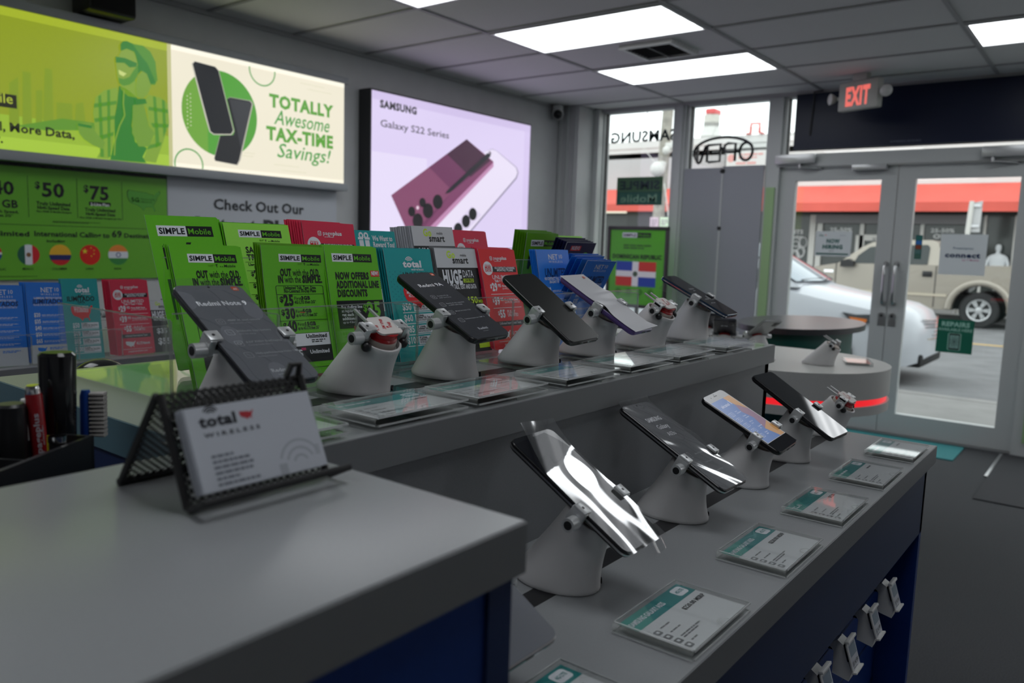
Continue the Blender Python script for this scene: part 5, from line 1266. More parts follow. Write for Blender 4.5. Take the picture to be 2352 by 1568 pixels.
away('phone in a clear case tilted on a stand before the green counter stand', 'white stand holding the phone in a clear case', (-0.962, 2.635, ZL), .072, .14, mat('clear_case_phone', (0.30, 0.31, 0.31), 0.2), rot=2.5)
away('dark phone with a red pad on its back, furthest of the turned phones', 'white stand turned away, furthest back of those on the white table', (-1.19, 2.70, ZL), .072, .14, mb_g, rot=2.2)
# second island phones turned away
for y, lb_, sl_ in ((0.98, 'dark phone turned away behind the blue and teal leaflets', 'white stand turned away behind the blue leaflets'), (1.22, 'dark phone turned away behind the rose red leaflet', 'white stand turned away behind the rose red leaflet')):
    stand('phone_stand', sl_, (-2.48, y, I2 + 0.0006), 'phone stands on the further island', 0.037, flip=PI)
    R = Matrix.Rotation(PI, 3, 'Z'); c = Vector((-2.48, y, I2)) + R @ (PADC + TN * 0.0203 + TU * 0.042)
    phone(lb_, R @ TY, R @ TU, (c.x, c.y, c.z - 1.41), .074, .158, mb_g, m_scr, None, group='display phones on the further island')
# ------------------------------------------------------------------ clear price card holders
acb = edge_mat('acrylic_bend', 0.16, (0.5, 0.53, 0.51)); acw = edge_mat('acrylic_sleeve_edge', 0.55, (0.72, 0.74, 0.74))
m_card = pm('#9a9c9f', 1.9); m_cteal = pm('#1d6a6c', 1.5); m_cteal2 = pm('#3f7f78', 1.5)
def price_holder(label, x, y, z, title, price_, detail=True, group='price card holders', yaw=0.0):
    t = thing('price_card_holder', label, 'price card holder', (x, y, z), group, M=Matrix.Translation((x, y, z)) @ Matrix.Rotation(yaw, 4, 'Z'))
    hx, hy = 0.041, 0.064
    b = MB(); b.box(-hx, hx, -hy, hy, 0.0, 0.0018, ac); b.box(-hx, hx, -hy, hy, 0.0082, 0.0100, ac)
    # bent front edge and bright cut edges
    N = 8; arc = [(-hy - 0.005 * math.sin(PI * i / N), 0.005 - 0.005 * math.cos(PI * i / N)) for i in range(N + 1)]
    inn = [(-hy - 0.0032 * math.sin(PI * i / N), 0.005 - 0.0032 * math.cos(PI * i / N)) for i in range(N + 1)]
    prof = arc + inn[::-1]
    b.loft([[(xx, p[0], p[1]) for p in prof] for xx in (-hx, hx)], acb)
    b.box(-hx, hx, -hy - 0.0046, -hy - 0.0040, 0.0010, 0.0022, acw)
    for xx in (-hx - 0.0008, hx): 
        b.box(xx, xx + 0.0009, -hy, hy, 0.0, 0.0018, acw); b.box(xx, xx + 0.0009, -hy, hy, 0.0082, 0.0100, acw)
    for z0 in (0.0, 0.0082): b.box(-hx, hx, hy, hy + 0.0008, z0, z0 + 0.0018, acw)
    b.box(-hx + 0.001, hx - 0.001, -hy - 0.001, -hy + 0.001, 0.0100, 0.0103, acw)
    # thumb notch
    P = Print(b, (0, 0, 0.01), (0, 1, 0), (1, 0, 0), (0, 0, 1), .001, .0003)
    P.ring(6, 41, 7.5, 9.2, 10, 170, ace, 1, 16)
    loc(b.build('acrylic_sleeve'), t)
    b = MB(); b.box(-hx + 0.003, hx - 0.003, -hy + 0.003, hy - 0.004, 0.0066, 0.0070, m_card)
    P = Print(b, (-hx + 0.003, -hy + 0.003, 0.0070), (0, 1, 0), (1, 0, 0), (0, 0, 1), .001, .00012)
    W_, H_ = 121, 76
    P.rect(0, 0, W_, 22, m_cteal, 1); P.poly([(0, 0), (52, 0), (28, 22), (0, 22)], m_cteal2, 1.5)
    if title: P.text(4, 14, 6.5, title, i_w, 1, fit=min(66, 4.9 * len(title)), k=3)
    else: P.greek(4, 8, 60, 6, 1, i_w, 3, k=3)
    P.rrect(96, 3, 20, 15, 4, i_w, 2); P.text(106, 12.5, 4.5, '4G LTE', m_cteal, 1, 'c', fit=14, k=3)
    if price_: P.text(W_ - 4, 35, 5.5, price_, i_k, 1, 'r', k=2)
    else: P.greek(W_ - 34, 30, 30, 5, 1, i_k, 5)
    if detail:
        for i in range(4):
            P.rrect(5, 33 + i * 10.5, 9, 7.5, 2, i_gs, 2); P.rect(7.5, 35 + i * 10.5, 4, 3, m_card, 3)
            P.greek(19, 33.5 + i * 10.5, (24, 26, 40, 16)[i], 6 if i == 2 else 3, 2 if i == 2 else 1, i_gs, i)
    loc(b.build('price_card'), t)
    return t
for y, lab, ti, pr in ((0.475, 'clear price card holder cut by the bottom of the photo', '', ''), (0.692, 'clear price card holder in front of the crumpled film phone', 'SAMSUNG GALAXY A02S', '$220.00 MSRP'), (0.929, 'clear price card holder in front of the lettered black phone', 'SAMSUNG GALAXY A03S', '$220.00 MSRP'),
                   (1.146, 'clear price card holder with short teal title, in front of the colourful phone', 'TCL A1', '$75.00'), (1.365, 'clear price card holder second from the far end of the lower tier', '', ''), (1.576, 'clear price card holder at the far corner of the lower tier', '', '')):
    price_holder(lab, -0.3125, y, LOW + 0.0003, ti, pr, group='price card holders on the lower tier')
for y, lab, ti, pr in ((0.405, 'clear price holder beside the white business cards on the upper tier', '', ''), (0.57, 'clear price holder before the empty stand nearest the card holder', '', ''), (0.717, 'clear price holder before the slim black phone with white text', '', ''), (0.889, 'clear price holder before the plain black phone', '', ''),
                   (1.05, 'clear price holder before the purple phone', '', ''), (1.205, 'clear price holder before the far empty stand of the upper tier', '', ''), (1.385, 'clear price holder at the far end of the upper tier', '', '')):
    price_holder(lab, -0.588, y, UP + 0.0046, ti, pr, group='price card holders on the upper tier')
t = price_holder('price card with orange red face beside the lone stand on the round table', -0.70, 2.80, LOW + 0.0003, '', '', False, yaw=0.35)
for c in t.children:
    if c.name.startswith('price_card'):
        me = MB(); me.box(-0.036, 0.036, -0.058, 0.058, 0.0072, 0.0076, pm('#b85a48', 2.0)); loc(me.build('card_face'), t)
# ------------------------------------------------------------------ hooks with price tags on the slat wall
def hook(y, z, lab, pr):
    x0 = XE - 0.0685
    t = thing('display_hook', lab, 'hook', (x0, y, z), 'price tag hooks on the blue slat wall')
    b = MB(); b.tube([(x0, y, z), (x0 + 0.05, y, z), (x0 + 0.062, y, z + 0.006)], 0.002, m_gloss_black, 8); b.tube([(x0, y, z + 0.014), (x0 + 0.06, y, z + 0.014)], 0.0016, m_gloss_black, 8); b.box(x0, x0 + 0.002, y - 0.012, y + 0.012, z - 0.02, z + 0.025, m_gloss_black)
    b.build('hook_arm', t)
    xt = x0 + 0.062
    b = MB(); prof = [(-.028, .010), (-.014, .021), (-.006, .016), (.009, -.022), (.006, -.036), (-.018, -.031), (-.018, .002), (-.021, .006)]
    b.loft([[(xt + px, y + sy, z + pz) for px, pz in prof] for sy in (-.0125, .0125)], m_white)
    b.build('curved_holder', t)
    b = MB(); T = Matrix.Translation((xt + 0.006, y, z)) @ Matrix.Rotation(math.radians(-18), 4, 'Y')
    b.bbox(-0.0015, 0.001, -0.018, 0.018, -0.020, 0.024, 0.0005, m_white, T); b.bbox(-0.0015, 0.0055, -0.019, 0.019, -0.022, -0.019, 0.0006, m_white, T); b.bbox(-0.0015, 0.005, -0.019, 0.019, 0.022, 0.026, 0.0006, m_white, T)
    b.bbox(-0.0045, -0.0015, -0.0175, 0.0175, -0.004, 0.020, 0.0005, m_gloss_black, T)
    O = T @ Vector((0.001, -0.016, 0.0185)); R3 = T.to_3x3()
    P = Print(b, O, R3 @ Vector((0, 1, 0)), R3 @ Vector((0, 0, -1)), R3 @ Vector((1, 0, 0)), .001, .0002)
    P.rect(0, 0, 32, 36, pm('#8a8c93'), 1); P.rect(2, 2, 28, 16, pm('#5f6a75', 1.8), 2); P.text(3, 31, 7, pr, pm('#3a3c42', 1.5), 0, fit=26, k=2); P.greek(4, 33, 22, 3, 1, i_gs, 2)
    b.build('price_tag', t)

for y, z, lab, pr in ((1.439, 0.834, 'white price tag hook at the far end of the blue slat wall', '$14.99'), (1.313, 0.832, 'white price tag hook second from the far end of the slat wall', '$14.99'), (1.182, 0.832, 'white price tag hook third from the far end, with a clear $14.99', '$14.99'), (1.06, 0.838, 'white price tag hook cut by the bottom of the photo', '$14.99')):
    hook(y, z, lab, pr)
# ------------------------------------------------------------------ card holder on the front counter
ch = thing('business_card_holder', 'black wire mesh card holder standing on the front counter', 'card holder', (-0.44, 0.288, FG))
m_wire = mat('black_wire', (0.010, 0.010, 0.011), 0.45)
Y0, Y1 = 0.238, 0.338
AP = (-0.446, 1.41 - 0.0925); FF = (-0.416, FG + 0.003); RF = (-0.494, FG + 0.0025); LP = (-0.396, FG + 0.0105)
b = MB()
for y in (Y0, Y1):
    b.tube([(RF[0], y, RF[1]), (AP[0] - .002, y, AP[1] - .003), (AP[0] + .002, y, AP[1] - .002), (FF[0], y, FF[1]), (FF[0] + .004, y, FF[1]), (LP[0], y, LP[1])], 0.0025, m_wire, 10)
for p in (RF, LP): b.tube([(p[0], Y0 - .002, p[1]), (p[0], Y1 + .003, p[1])], 0.0025, m_wire, 10)
b.tube([(FF[0] + .002, Y0, FF[1] + .0005), (FF[0] + .002, Y1, FF[1] + .0005)], 0.002, m_wire, 8)
b.tube([(AP[0], Y1, AP[1] - .002), (AP[0], Y1 + .001, AP[1] + .006), (AP[0], Y1 - .006, AP[1] + .006), (AP[0], Y1 - .010, AP[1] - .002)], 0.0022, m_wire, 8)
b.build('wire_frame', ch)
def meshpanel(b, p, q):
    """Diamond wire mesh between the lines x,z = p and q across the holder."""
    L = math.hypot(q[0] - p[0], q[1] - p[1]); d = Vector((q[0] - p[0], 0, q[1] - p[1])) / L; y_ = Vector((0, 1, 0)); n = d.cross(y_).normalized()
    W_ = Y1 - Y0; st = 0.0050
    for sg in (1, -1):
        k = -int(L / st) - 1
        while k * st < W_ + L:
            a0 = k * st if sg > 0 else W_ - k * st
            # line y = a0 + sg * s , s along d
            s0, s1 = 0.0, L
            if sg > 0: s0 = max(s0, -a0); s1 = min(s1, W_ - a0)
            else: s0 = max(s0, a0 - W_); s1 = min(s1, a0)
            if s1 > s0 + 0.0005:
                A = Vector((p[0], Y0, p[1])) + d * s0 + y_ * (a0 + sg * s0); B = Vector((p[0], Y0, p[1])) + d * s1 + y_ * (a0 + sg * s1)
                t_ = (B - A).normalized(); wv = t_.cross(n) * 0.00060; nv = n * 0.0003
                b.loft([[tuple(c + wv + nv), tuple(c - wv + nv), tuple(c - wv - nv), tuple(c + wv - nv)] for c in (A, B)], m_wire)
            k += 1
b = MB(); meshpanel(b, (AP[0], AP[1] - .002), FF); b.build('mesh_front', ch)
b = MB(); meshpanel(b, (AP[0], AP[1] - .002), RF); b.build('mesh_back', ch)
# the business cards: a stack of single cards
cd_w = pm('#85888f', 2.0, 0.5)
d_ = Vector((AP[0] - FF[0], 0, AP[1] - FF[1])).normalized(); nn = Vector((d_.z, 0, -d_.x))
if nn.x < 0: nn = -nn
base = Vector((FF[0], 0, FF[1])) + d_ * 0.0045 + nn * 0.0016
for i in range(16):
    o = base + nn * (0.00062 * i) ; y0 = Y0 + 0.0055 + random.uniform(-.0007, .0007); dz = random.uniform(0, .0006)
    mb = MB()
    c0 = o + d_ * dz
    P = Print(mb, c0 + d_ * 0.051 + Vector((0, y0, 0)), (0, 1, 0), -d_, nn, .001, .00008)
    sheet(mb, P, 89, 51, cd_w, 0.0005, 1)
    last = i == 15
    if last:
        P.rect(0, 0, 89, 51, cd_w, 0.5)
        dk = pm('#1c1e24', 1.4); lgc = pm('#565a62', 1.6)
        logo_total(P, 8, 12.5, 25, dk, False); usa(P, 35, 6, 10, pm('#7c1a22', 2), 2); P.text(9, 19, 2.6, 'W I R E L E S S', dk, 1, fit=38)
        for j, s in enumerate((0.46, 0.78, 0.84, 0.8, 0.5, 0.9)): P.greek(10, 30 + j * 3.4, 42 * s, 1.9, 1, lgc, j + 3, 0.9)
        for r in (6, 11, 16): P.ring(70, 46, r - 1.6, r, 20, 160, pm('#74777e', 1.95), 1.5)
        P.rect(53, 44, 6, 7, pm('#74777e', 1.95), 1.4); P.rect(82, 36, 4, 7, pm('#787b82', 1.98), 1.4)
    ob = recenter(mb.build('business_card', smooth=0))
    tag(ob, 'front white business card with a small red map logo in the mesh holder' if last else 'edge of a white business card behind the front one in the mesh holder', 'business card', 'business cards in the mesh holder')
# ------------------------------------------------------------------ desk organiser with pens
A_ = Vector((-0.673, 0.299, SH + 0.0008)); ax = Vector((0.54, -0.84, 0)).normalized(); ay = Vector((-0.84, -0.54, 0)).normalized()
Mo = Matrix(((ax.x, ay.x, 0, A_.x), (ax.y, ay.y, 0, A_.y), (0, 0, 1, A_.z), (0, 0, 0, 1)))
og = thing('desk_organizer', 'black desk organizer holding pens behind the front counter', 'organizer', M=Mo)
HR = 1.24 - A_.z
def orgpart(name, boxes):
    b = MB()
    for q in boxes: b.box(*q, m_black)
    return loc(b.build(name), og)
orgpart('outer_walls', [(-0.001, 0.145, -0.002, 0.002, 0, HR), (-0.001, 0.145, 0.11, 0.114, 0, HR), (-0.003, 0.001, -0.002, 0.114, 0, HR), (0.141, 0.145, -0.002, 0.114, 0, HR)])
orgpart('bottom', [(0, 0.142, 0, 0.112, 0, 0.003)])
orgpart('divider', [(0.001, 0.141, 0.052, 0.054, 0.003, HR - 0.004)]); orgpart('divider', [(0.062, 0.064, 0.002, 0.11, 0.003, HR - 0.004)])
def rod(pts, rs, mt, b=None, n=20):
    b = b or MB(); b.tube(pts, rs, mt, n); return b
def org(x, y, z): return Mo @ Vector((x, y, z))
MoI = Mo.inverted()
def stand_in(px, X, lean):
    """Foot and head of a thing standing in the tray: head given, foot below it on the tray floor."""
    h_ = Vector((X, px[0][0], px[0][1])); l = MoI @ h_
    return org(l.x + lean[0], max(0.01, min(0.1, l.y + lean[1])), 0.004), h_
def pen(name, label, cat, fh, parts):
    """parts: (name, t0, t1, r0, r1, material) along the axis from foot to head."""
    f, h_ = fh
    t = thing(name, label, cat, tuple(f), 'things standing in the desk organizer')
    d = h_ - f
    for nm, t0, t1, r0, r1, mt in parts:
        b = MB(); b.tube([f + d * t0, f + d * (t0 + (t1 - t0) * .5), f + d * (t1 - 0.012), f + d * t1], [r0, (r0 + r1) / 2, r1, r1 * .82], mt, 24); b.build(nm, t)
    return t
pen('marker', 'thick glossy black marker standing tallest in the organizer', 'marker', stand_in([(0.2914, 1.3074)], -0.71, (0.004, 0.0)), (('barrel', 0.0, 0.62, 0.0105, 0.0130, m_black), ('cap', 0.60, 1.0, 0.0130, 0.0146, m_gloss_black)))
fh = stand_in([(0.2655, 1.2842)], -0.695, (-0.014, -0.004)); f_, h_ = fh
t = pen('pen', 'dark red pen with white lettering in the organizer', 'pen', fh, (('barrel', 0.0, 0.97, 0.0070, 0.0062, mat('red_pen_barrel', (0.22, 0.008, 0.012), 0.25)), ('end_cap', 0.965, 1.0, 0.0058, 0.0055, m_chrome)))
dd = (h_ - f_).normalized(); cv = (Vector((0, 0, 1.41)) - h_).normalized(); cv = (cv - dd * cv.dot(dd)).normalized(); sd = dd.cross(cv)
b = MB(); P = Print(b, f_ + (h_ - f_) * 0.70 + cv * 0.0072 - sd * 0.003, dd, sd, cv, .001, .0002); P.rrect(-8, 0, 7, 5.5, 2, pm('#8a8a92', 1.8), 1); P.text(1, 4.8, 4.2, 'pageplus', pm('#8a8a92', 1.8), 1, fit=34); P.greek(8, 6.4, 22, 1.2, 1, pm('#8a8a92', 1.5), 2)
b.build('lettering', t)
fo, tp = stand_in([(0.3156, 1.2712)], -0.715, (0.004, 0.0)); dv = tp - fo
tb_ = thing('toothbrush', 'blue toothbrush with pale bristles standing in the organizer', 'toothbrush', tuple(fo), 'things standing in the desk organizer')
m_tb = mat('blue_brush_plastic', (0.01, 0.055, 0.30), 0.3)
b = MB(); b.tube([fo, fo + dv * .5, fo + dv * .66, fo + dv * .72, fo + dv * .97, tp], [0.004, 0.0048, 0.0036, 0.0048, 0.0048, 0.0034], m_tb, 14); b.build('handle', tb_)
b = MB(); rt = Vector((0.70, 0.714, 0)); fw = Vector((-0.714, 0.70, 0))
m_br = mat('pale_bristles', (0.42, 0.40, 0.38), 0.7)
for i in range(11):
    for j in (-1, 0, 1):
        c = fo + dv * (0.775 + 0.0205 * i) + fw * (0.003 * j)
        b.tube([c + rt * 0.004, c + rt * 0.0165], [0.0014, 0.0018], m_br, 7)
b.build('bristles', tb_)
pen('marker', 'short black capped marker at the left photo edge in the organizer', 'marker', stand_in([(0.2508, 1.2704)], -0.70, (0.0, 0.0)), (('barrel', 0, .6, .0095, .0095, m_black), ('cap', .58, 1.0, .0112, .0112, m_black)))
pen('pen', 'thin white and black pen behind the red pen in the organizer', 'pen', stand_in([(0.2667, 1.2697)], -0.715, (-0.012, 0.0)), (('barrel', 0, .8, .0032, .0032, m_black), ('end_cap', .8, 1.0, .0034, .0034, m_white)))
pen('pen', 'short pen with a yellow stripe beside the red pen', 'pen', stand_in([(0.2711, 1.244)], -0.68, (0.0, 0.0)), (('barrel', 0, 1.0, .0022, .0022, mat('yellow_plastic', (0.45, 0.42, 0.01), 0.4)),))
t = thing('metal_cap', 'small round silver cap at the organizer rim', 'cap', tuple(org(0.02, 0.012, 0.10)))
b = MB(); b.cyl(org(0.026, 0.010, 0.003), org(0.026, 0.010, HR + 0.001), 0.0062, m_black, 20); b.build('stem', t); b = MB(); b.cyl(org(0.026, 0.010, HR + 0.001), org(0.026, 0.010, HR + 0.006), 0.0068, m_chrome, 20); b.build('top', t)
b = MB(); b.bbox(0.095, 0.135, 0.010, 0.045, HR - 0.03, HR - 0.012, 0.002, m_silver, Mo)
b.box(0.1, 0.13, 0.012, 0.044, 0.003, HR - 0.03, m_black, Mo)
tag(recenter(b.build('stapler')), 'silver and black stapler in the organizer at the left photo edge', 'stapler', 'things standing in the desk organizer')
# swivel chair whose back shows above the island edge
st = thing('swivel_chair', 'dark glossy rounded chair back peeking over the far edge of the island', 'chair', (-1.55, 0.69, 0))
b = MB(); b.sphere((-1.50, 0.69, 1.112), 0.062, m_gloss_black, 28); b.build('headrest', st)
b = MB(); b.bbox(-1.53, -1.49, 0.58, 0.80, 0.62, 1.02, 0.015, m_black); b.box(-1.515, -1.495, 0.68, 0.70, 1.01, 1.07, m_black); b.build('backrest', st)
b = MB(); b.bbox(-1.80, -1.53, 0.52, 0.86, 0.47, 0.53, 0.02, m_black); b.box(-1.56, -1.53, 0.66, 0.72, 0.5, 0.7, m_black); b.build('seat', st)
b = MB(); b.cyl((-1.66, 0.69, 0.06), (-1.66, 0.69, 0.48), 0.025, m_chrome); b.build('post', st)
b = MB()
for i in range(5): b.tube([(-1.66, 0.69, 0.08), (-1.66 + 0.17 * math.cos(i * 1.2566), 0.69 + 0.17 * math.sin(i * 1.2566), 0.03)], 0.014, m_black, 8); b.sphere((-1.66 + 0.17 * math.cos(i * 1.2566), 0.69 + 0.17 * math.sin(i * 1.2566), 0.022), 0.02, m_black, 10)
b.build('base', st)
# ------------------------------------------------------------------ things on the shopfront
GI = YF - 0.0035     # inner glass face
def glass_print(x0, z1, eps=0.0006): return None
def on_glass(name, label, cat, rect, y, base_m, draw, back_m=None, th=0.0008):
    """A flat sheet fixed to the glass, seen from inside; rect = x0, x1, z0, z1."""
    x0, x1, z0, z1 = rect
    b = MB(); b.box(x0, x1, y - th, y, z0, z1, base_m)
    P = Print(b, (x0, y - th, z1), (1, 0, 0), (0, 0, -1), (0, -1, 0), .001, .0008); draw(P, (x1 - x0) * 1000, (z1 - z0) * 1000)
    return tag(recenter(b.build(name)), label, cat)
tealk = pm('#0c5f57', 1.0); paper = translucent('notice_paper', (0.66, 0.68, 0.70), 0.55)
def d_hire(P, W_, H_):
    logo_total(P, W_ * .1, H_ * .2, W_ * .13, tealk, False); usa(P, W_ * .26, H_ * .14, W_ * .05, i_red, 2); P.greek(W_ * .68, H_ * .15, W_ * .2, 8, 1, i_lg, 2)
    P.text(W_ * .5, H_ * .47, H_ * .16, 'NOW', tealk, 2, 'c', fit=W_ * .37); P.text(W_ * .5, H_ * .70, H_ * .16, 'HIRING', tealk, 2, 'c', fit=W_ * .57); P.greek(W_ * .4, H_ * .78, W_ * .18, 8, 1, i_gs, 2)
    P.rect(W_ * .04, H_ * .88, W_ * .9, H_ * .06, tealk, 1)
on_glass('notice', 'white NOW HIRING notice on the left door glass', 'notice', (-2.11, -1.825, 1.392, 1.595), GI, paper, d_hire)
def d_conn(P, W_, H_):
    P.text(W_ * .5, H_ * .37, H_ * .06, 'Presentamos', pm('#1c3a55'), 0, 'c', fit=W_ * .44); P.text(W_ * .5, H_ * .57, H_ * .12, 'connect', pm('#0d1f45', 1.5), 2, 'c', fit=W_ * .76)
    P.text(W_ * .86, H_ * .65, H_ * .05, 'by T Mobile', pm('#8a3a66'), 0, 'r', fit=W_ * .36)
on_glass('notice', 'square white notice reading connect on the right door glass', 'notice', (-1.178, -0.87, 1.284, 1.587), GI, paper, d_conn)
gr_ = translucent('green_notice', (0.01, 0.19, 0.12), 0.3)
def d_rep(P, W_, H_):
    lt = pm('#7fa89b', 1.7)
    P.text(W_ * .5, H_ * .2, H_ * .13, 'REPAIRS', lt, 2, 'c', fit=W_ * .78); P.text(W_ * .5, H_ * .34, H_ * .085, 'AVAILABLE HERE', lt, 1, 'c', fit=W_ * .93)
    P.rrect(W_ * .32, H_ * .40, W_ * .36, H_ * .52, 12, lt, 1); P.rrect(W_ * .345, H_ * .415, W_ * .31, H_ * .49, 10, i_k, 2); P.rect(W_ * .37, H_ * .46, W_ * .26, H_ * .40, pm('#6f8f88', 1.6), 3)
    cx_, cy_ = W_ * .5, H_ * .66
    for a in range(0, 360, 40): P.line(cx_, cy_, cx_ + 34 * math.cos(math.radians(a)), cy_ + 50 * math.sin(math.radians(a)), 1.6, i_k, 4)
    for r in (14, 26): P.pline([(cx_ + r * math.cos(math.radians(a)), cy_ + r * math.sin(math.radians(a))) for a in range(0, 361, 40)], 1.2, i_k, 4)
on_glass('notice', 'green REPAIRS AVAILABLE HERE notice low on the right door glass', 'notice', (-1.146, -0.90, 0.694, 0.947), GI, gr_, d_rep)
def d_strip(P, W_, H_):
    for i, c in enumerate(('#27605c', '#2c5fa0', '#7a3a2a', '#4a6a68', '#3a5a50')): P.rect(4, 6 + i * H_ / 5.2, W_ - 8, H_ / 6.2, pm(c, 1.6), 1)
on_glass('sticker_strip', 'narrow strip of card stickers at the edge of the right door glass', 'sticker', (-1.354, -1.305, 1.392, 1.575), GI, pm('#1f4a48'), d_strip)
def vinyl(name, label, rect, text, ch_frac, mt):
    b = MB(); x0, x1, z0, z1 = rect
    P = Print(b, (x0, GI - 0.0003, z1), (1, 0, 0), (0, 0, -1), (0, -1, 0), .001, .0004)
    P.text((x1 - x0) * 500, (z1 - z0) * 1000, (z1 - z0) * 1000, text, mt, 1, 'c', fit=(x1 - x0) * 1000, mirror=True, k=0)
    return tag(recenter(b.build(name)), label, 'window lettering')
vinyl('window_lettering', 'black reversed lettering across the first window, above the green sticker', (-4.13, -3.425, 2.405, 2.505), 'SAMSUNG', 1, mat('black_vinyl', (0.012, 0.03, 0.03), 0.5))
def d_ss(P, W_, H_):
    P.rect(0, 0, W_, H_ * .52, translucent('green_vinyl', (0.20, 0.36, 0.22), 0.6), 1)
    P.text(W_ * .5, H_ * .43, H_ * .3, 'SIMPLE', pm('#1d3037', 1.4), 1, 'c', fit=W_ * .88, mirror=True); P.text(W_ * .5, H_ * .90, H_ * .3, 'Mobile', pm('#5f7a6a', 2.2), 0, 'c', fit=W_ * .82, mirror=True)
on_glass('window_sticker', 'dark green sticker with reversed lettering on the first window', 'sticker', (-4.03, -3.54, 1.813, 2.076), GI, translucent('dark_green_vinyl', (0.10, 0.21, 0.19), 0.6), d_ss)
# reversed open sign, unlit tubes
os_ = thing('open_sign', 'unlit open sign of black tubing, reversed, hanging in the second window', 'sign', (-2.95, YF - 0.04, 2.25))
b = MB(); yo = YF - 0.045
OX0, OX1, OZ0, OZ1 = -3.24, -2.665, 2.185, 2.395
def ox(u): return OX0 + (OX1 - OX0) * u
def oz(v): return OZ0 + (OZ1 - OZ0) * v
tr = 0.0125
def tube_(l, r=tr): b.tube([(ox(u), yo, oz(v)) for u, v in l], r, m_gloss_black, 8)
for yy in (0,):
    tube_([(0.06 + 0.0 * i, 0.15) if False else (0.5 + 0.47 * math.cos(math.radians(a)), 0.42 + 0.58 * math.sin(math.radians(a))) for i, a in enumerate(range(24, 184, 8))])
    tube_([(0.04, 0.45), (0.03, 0.30), (0.07, 0.12), (0.10, -0.02)])
    tube_([(0.09, 0.68), (0.09, 0.0), (0.11, -0.04), (0.14, 0.0), (0.22, 0.66)]); tube_([(0.22, 0.66), (0.22, 0.66), (0.25, 0.70), (0.25, 0.0)])
    tube_([(0.25, 0.70), (0.46, 0.72), (0.46, 0.02), (0.27, 0.0)]); tube_([(0.33, 0.37), (0.46, 0.37)])
    tube_([(0.70, 0.0), (0.70, 0.72), (0.58, 0.74), (0.53, 0.66), (0.53, 0.46), (0.58, 0.38), (0.70, 0.38)]); tube_([(0.46, 0.55), (0.53, 0.55)], 0.012)
    tube_([(0.87 + 0.10 * math.cos(math.radians(a)), 0.38 + 0.36 * math.sin(math.radians(a))) for a in range(0, 361, 20)]); tube_([(0.70, 0.40), (0.77, 0.40)], 0.014)
b.build('tubing', os_)
b = MB(); b.tube([(ox(.5), YF - 0.04, H - 0.03), (ox(.62), yo, 2.52), (ox(.82), yo, oz(0.9))], 0.002, m_steel, 6); b.tube([(ox(.5), YF - 0.04, H - 0.03), (ox(.3), yo, oz(0.98))], 0.0012, m_white, 6); b.build('hanging_chain', os_)
b = MB(); b.tube([(-3.72, YF - 0.04, H - 0.03), (-3.72, YF - 0.04, H - 0.05), (-3.705, YF - 0.04, H - 0.075), (-3.72, YF - 0.04, H - 0.09), (-3.735, YF - 0.04, H - 0.075)], 0.003, m_steel, 8)
tag(recenter(b.build('ceiling_hook')), 'small wire hook hanging at the top of the first window', 'hook')
# grey board standing in the second window
bd = thing('display_board', 'grey board with a seam and two knobs filling the lower second window', 'board', (-2.93, YF - 0.06, 0.01))
m_board = mat('grey_board', (0.33, 0.345, 0.38), 0.6)
b = MB(); b.box(-3.295, -2.93, YF - 0.075, YF - 0.06, 0.02, 2.13, m_board); b.box(-2.925, -2.56, YF - 0.075, YF - 0.06, 0.02, 2.14, m_board); b.build('panels', bd)
b = MB(); b.box(-2.935, -2.92, YF - 0.081, YF - 0.0745, 0.02, 2.138, m_alu); b.build('seam_strip', bd)
b = MB(); b.sphere((-2.927, YF - 0.085, 2.10), 0.02, m_gasket, 12); b.build('knob', bd)
b = MB(); b.sphere((-2.927, YF - 0.085, 1.605), 0.016, m_gasket, 12); b.build('knob', bd)
b = MB(); b.box(-3.25, -2.6, YF - 0.16, YF - 0.03, 0, 0.02, m_steel); b.build('foot', bd)
# flag poster in a black stand
ps = thing('poster_stand', 'black framed green poster with a red and blue flag standing at the first window', 'poster stand', (-3.62, 6.35, 0))
PY = 6.36
px0, px1, pz0, pz1 = -3.838, -3.225, 0.872, 1.60
b = MB()
for q in ((px0, px1, pz1 - .03, pz1), (px0, px1, pz0, pz0 + .03), (px0, px0 + .03, pz0 + .03, pz1 - .03), (px1 - .03, px1, pz0 + .03, pz1 - .03)): b.bbox(q[0], q[1], PY - .014, PY + .014, q[2], q[3], 0.003, mat('dark_frame', (0.045, 0.04, 0.042), 0.4))
b.build('frame', ps)
b = MB(); gpo = pm('#3d7f1c', 2.1, 0.25); b.box(px0 + .028, px1 - .028, PY - .004, PY + .010, pz0 + .028, pz1 - .028, gpo)
P = Print(b, (px0 + .03, PY - .004, pz1 - .03), (1, 0, 0), (0, 0, -1), (0, -1, 0), .001, .0008); W_ = (px1 - px0 - .06) * 1000; H_ = (pz1 - pz0 - .06) * 1000
P.rect(W_ * .22, H_ * .04, W_ * .27, H_ * .065, i_w, 1); P.text(W_ * .235, H_ * .09, H_ * .035, 'SIMPLE', i_k, 1, fit=W_ * .24); P.rect(W_ * .49, H_ * .04, W_ * .25, H_ * .065, i_k, 1); P.text(W_ * .505, H_ * .09, H_ * .035, 'Mobile', gpo, 0, fit=W_ * .22); P.greek(W_ * .52, H_ * .125, W_ * .2, 10, 1, i_gd, 2)
P.greek(W_ * .25, H_ * .2, W_ * .5, H_ * .07, 2, pm('#234a14'), 5); P.text(W_ * .5, H_ * .385, H_ * .055, 'DOMINICAN REPUBLIC', pm('#12250c', 1.3), 2, 'c', fit=W_ * .9)
fx, fy, fw_, fh_ = W_ * .13, H_ * .425, W_ * .73, H_ * .33
P.rect(fx, fy, fw_, fh_, pm('#b4b6c0', 2), 1); bl_, rd_ = pm('#1a3580', 2), pm('#a02c22', 2)
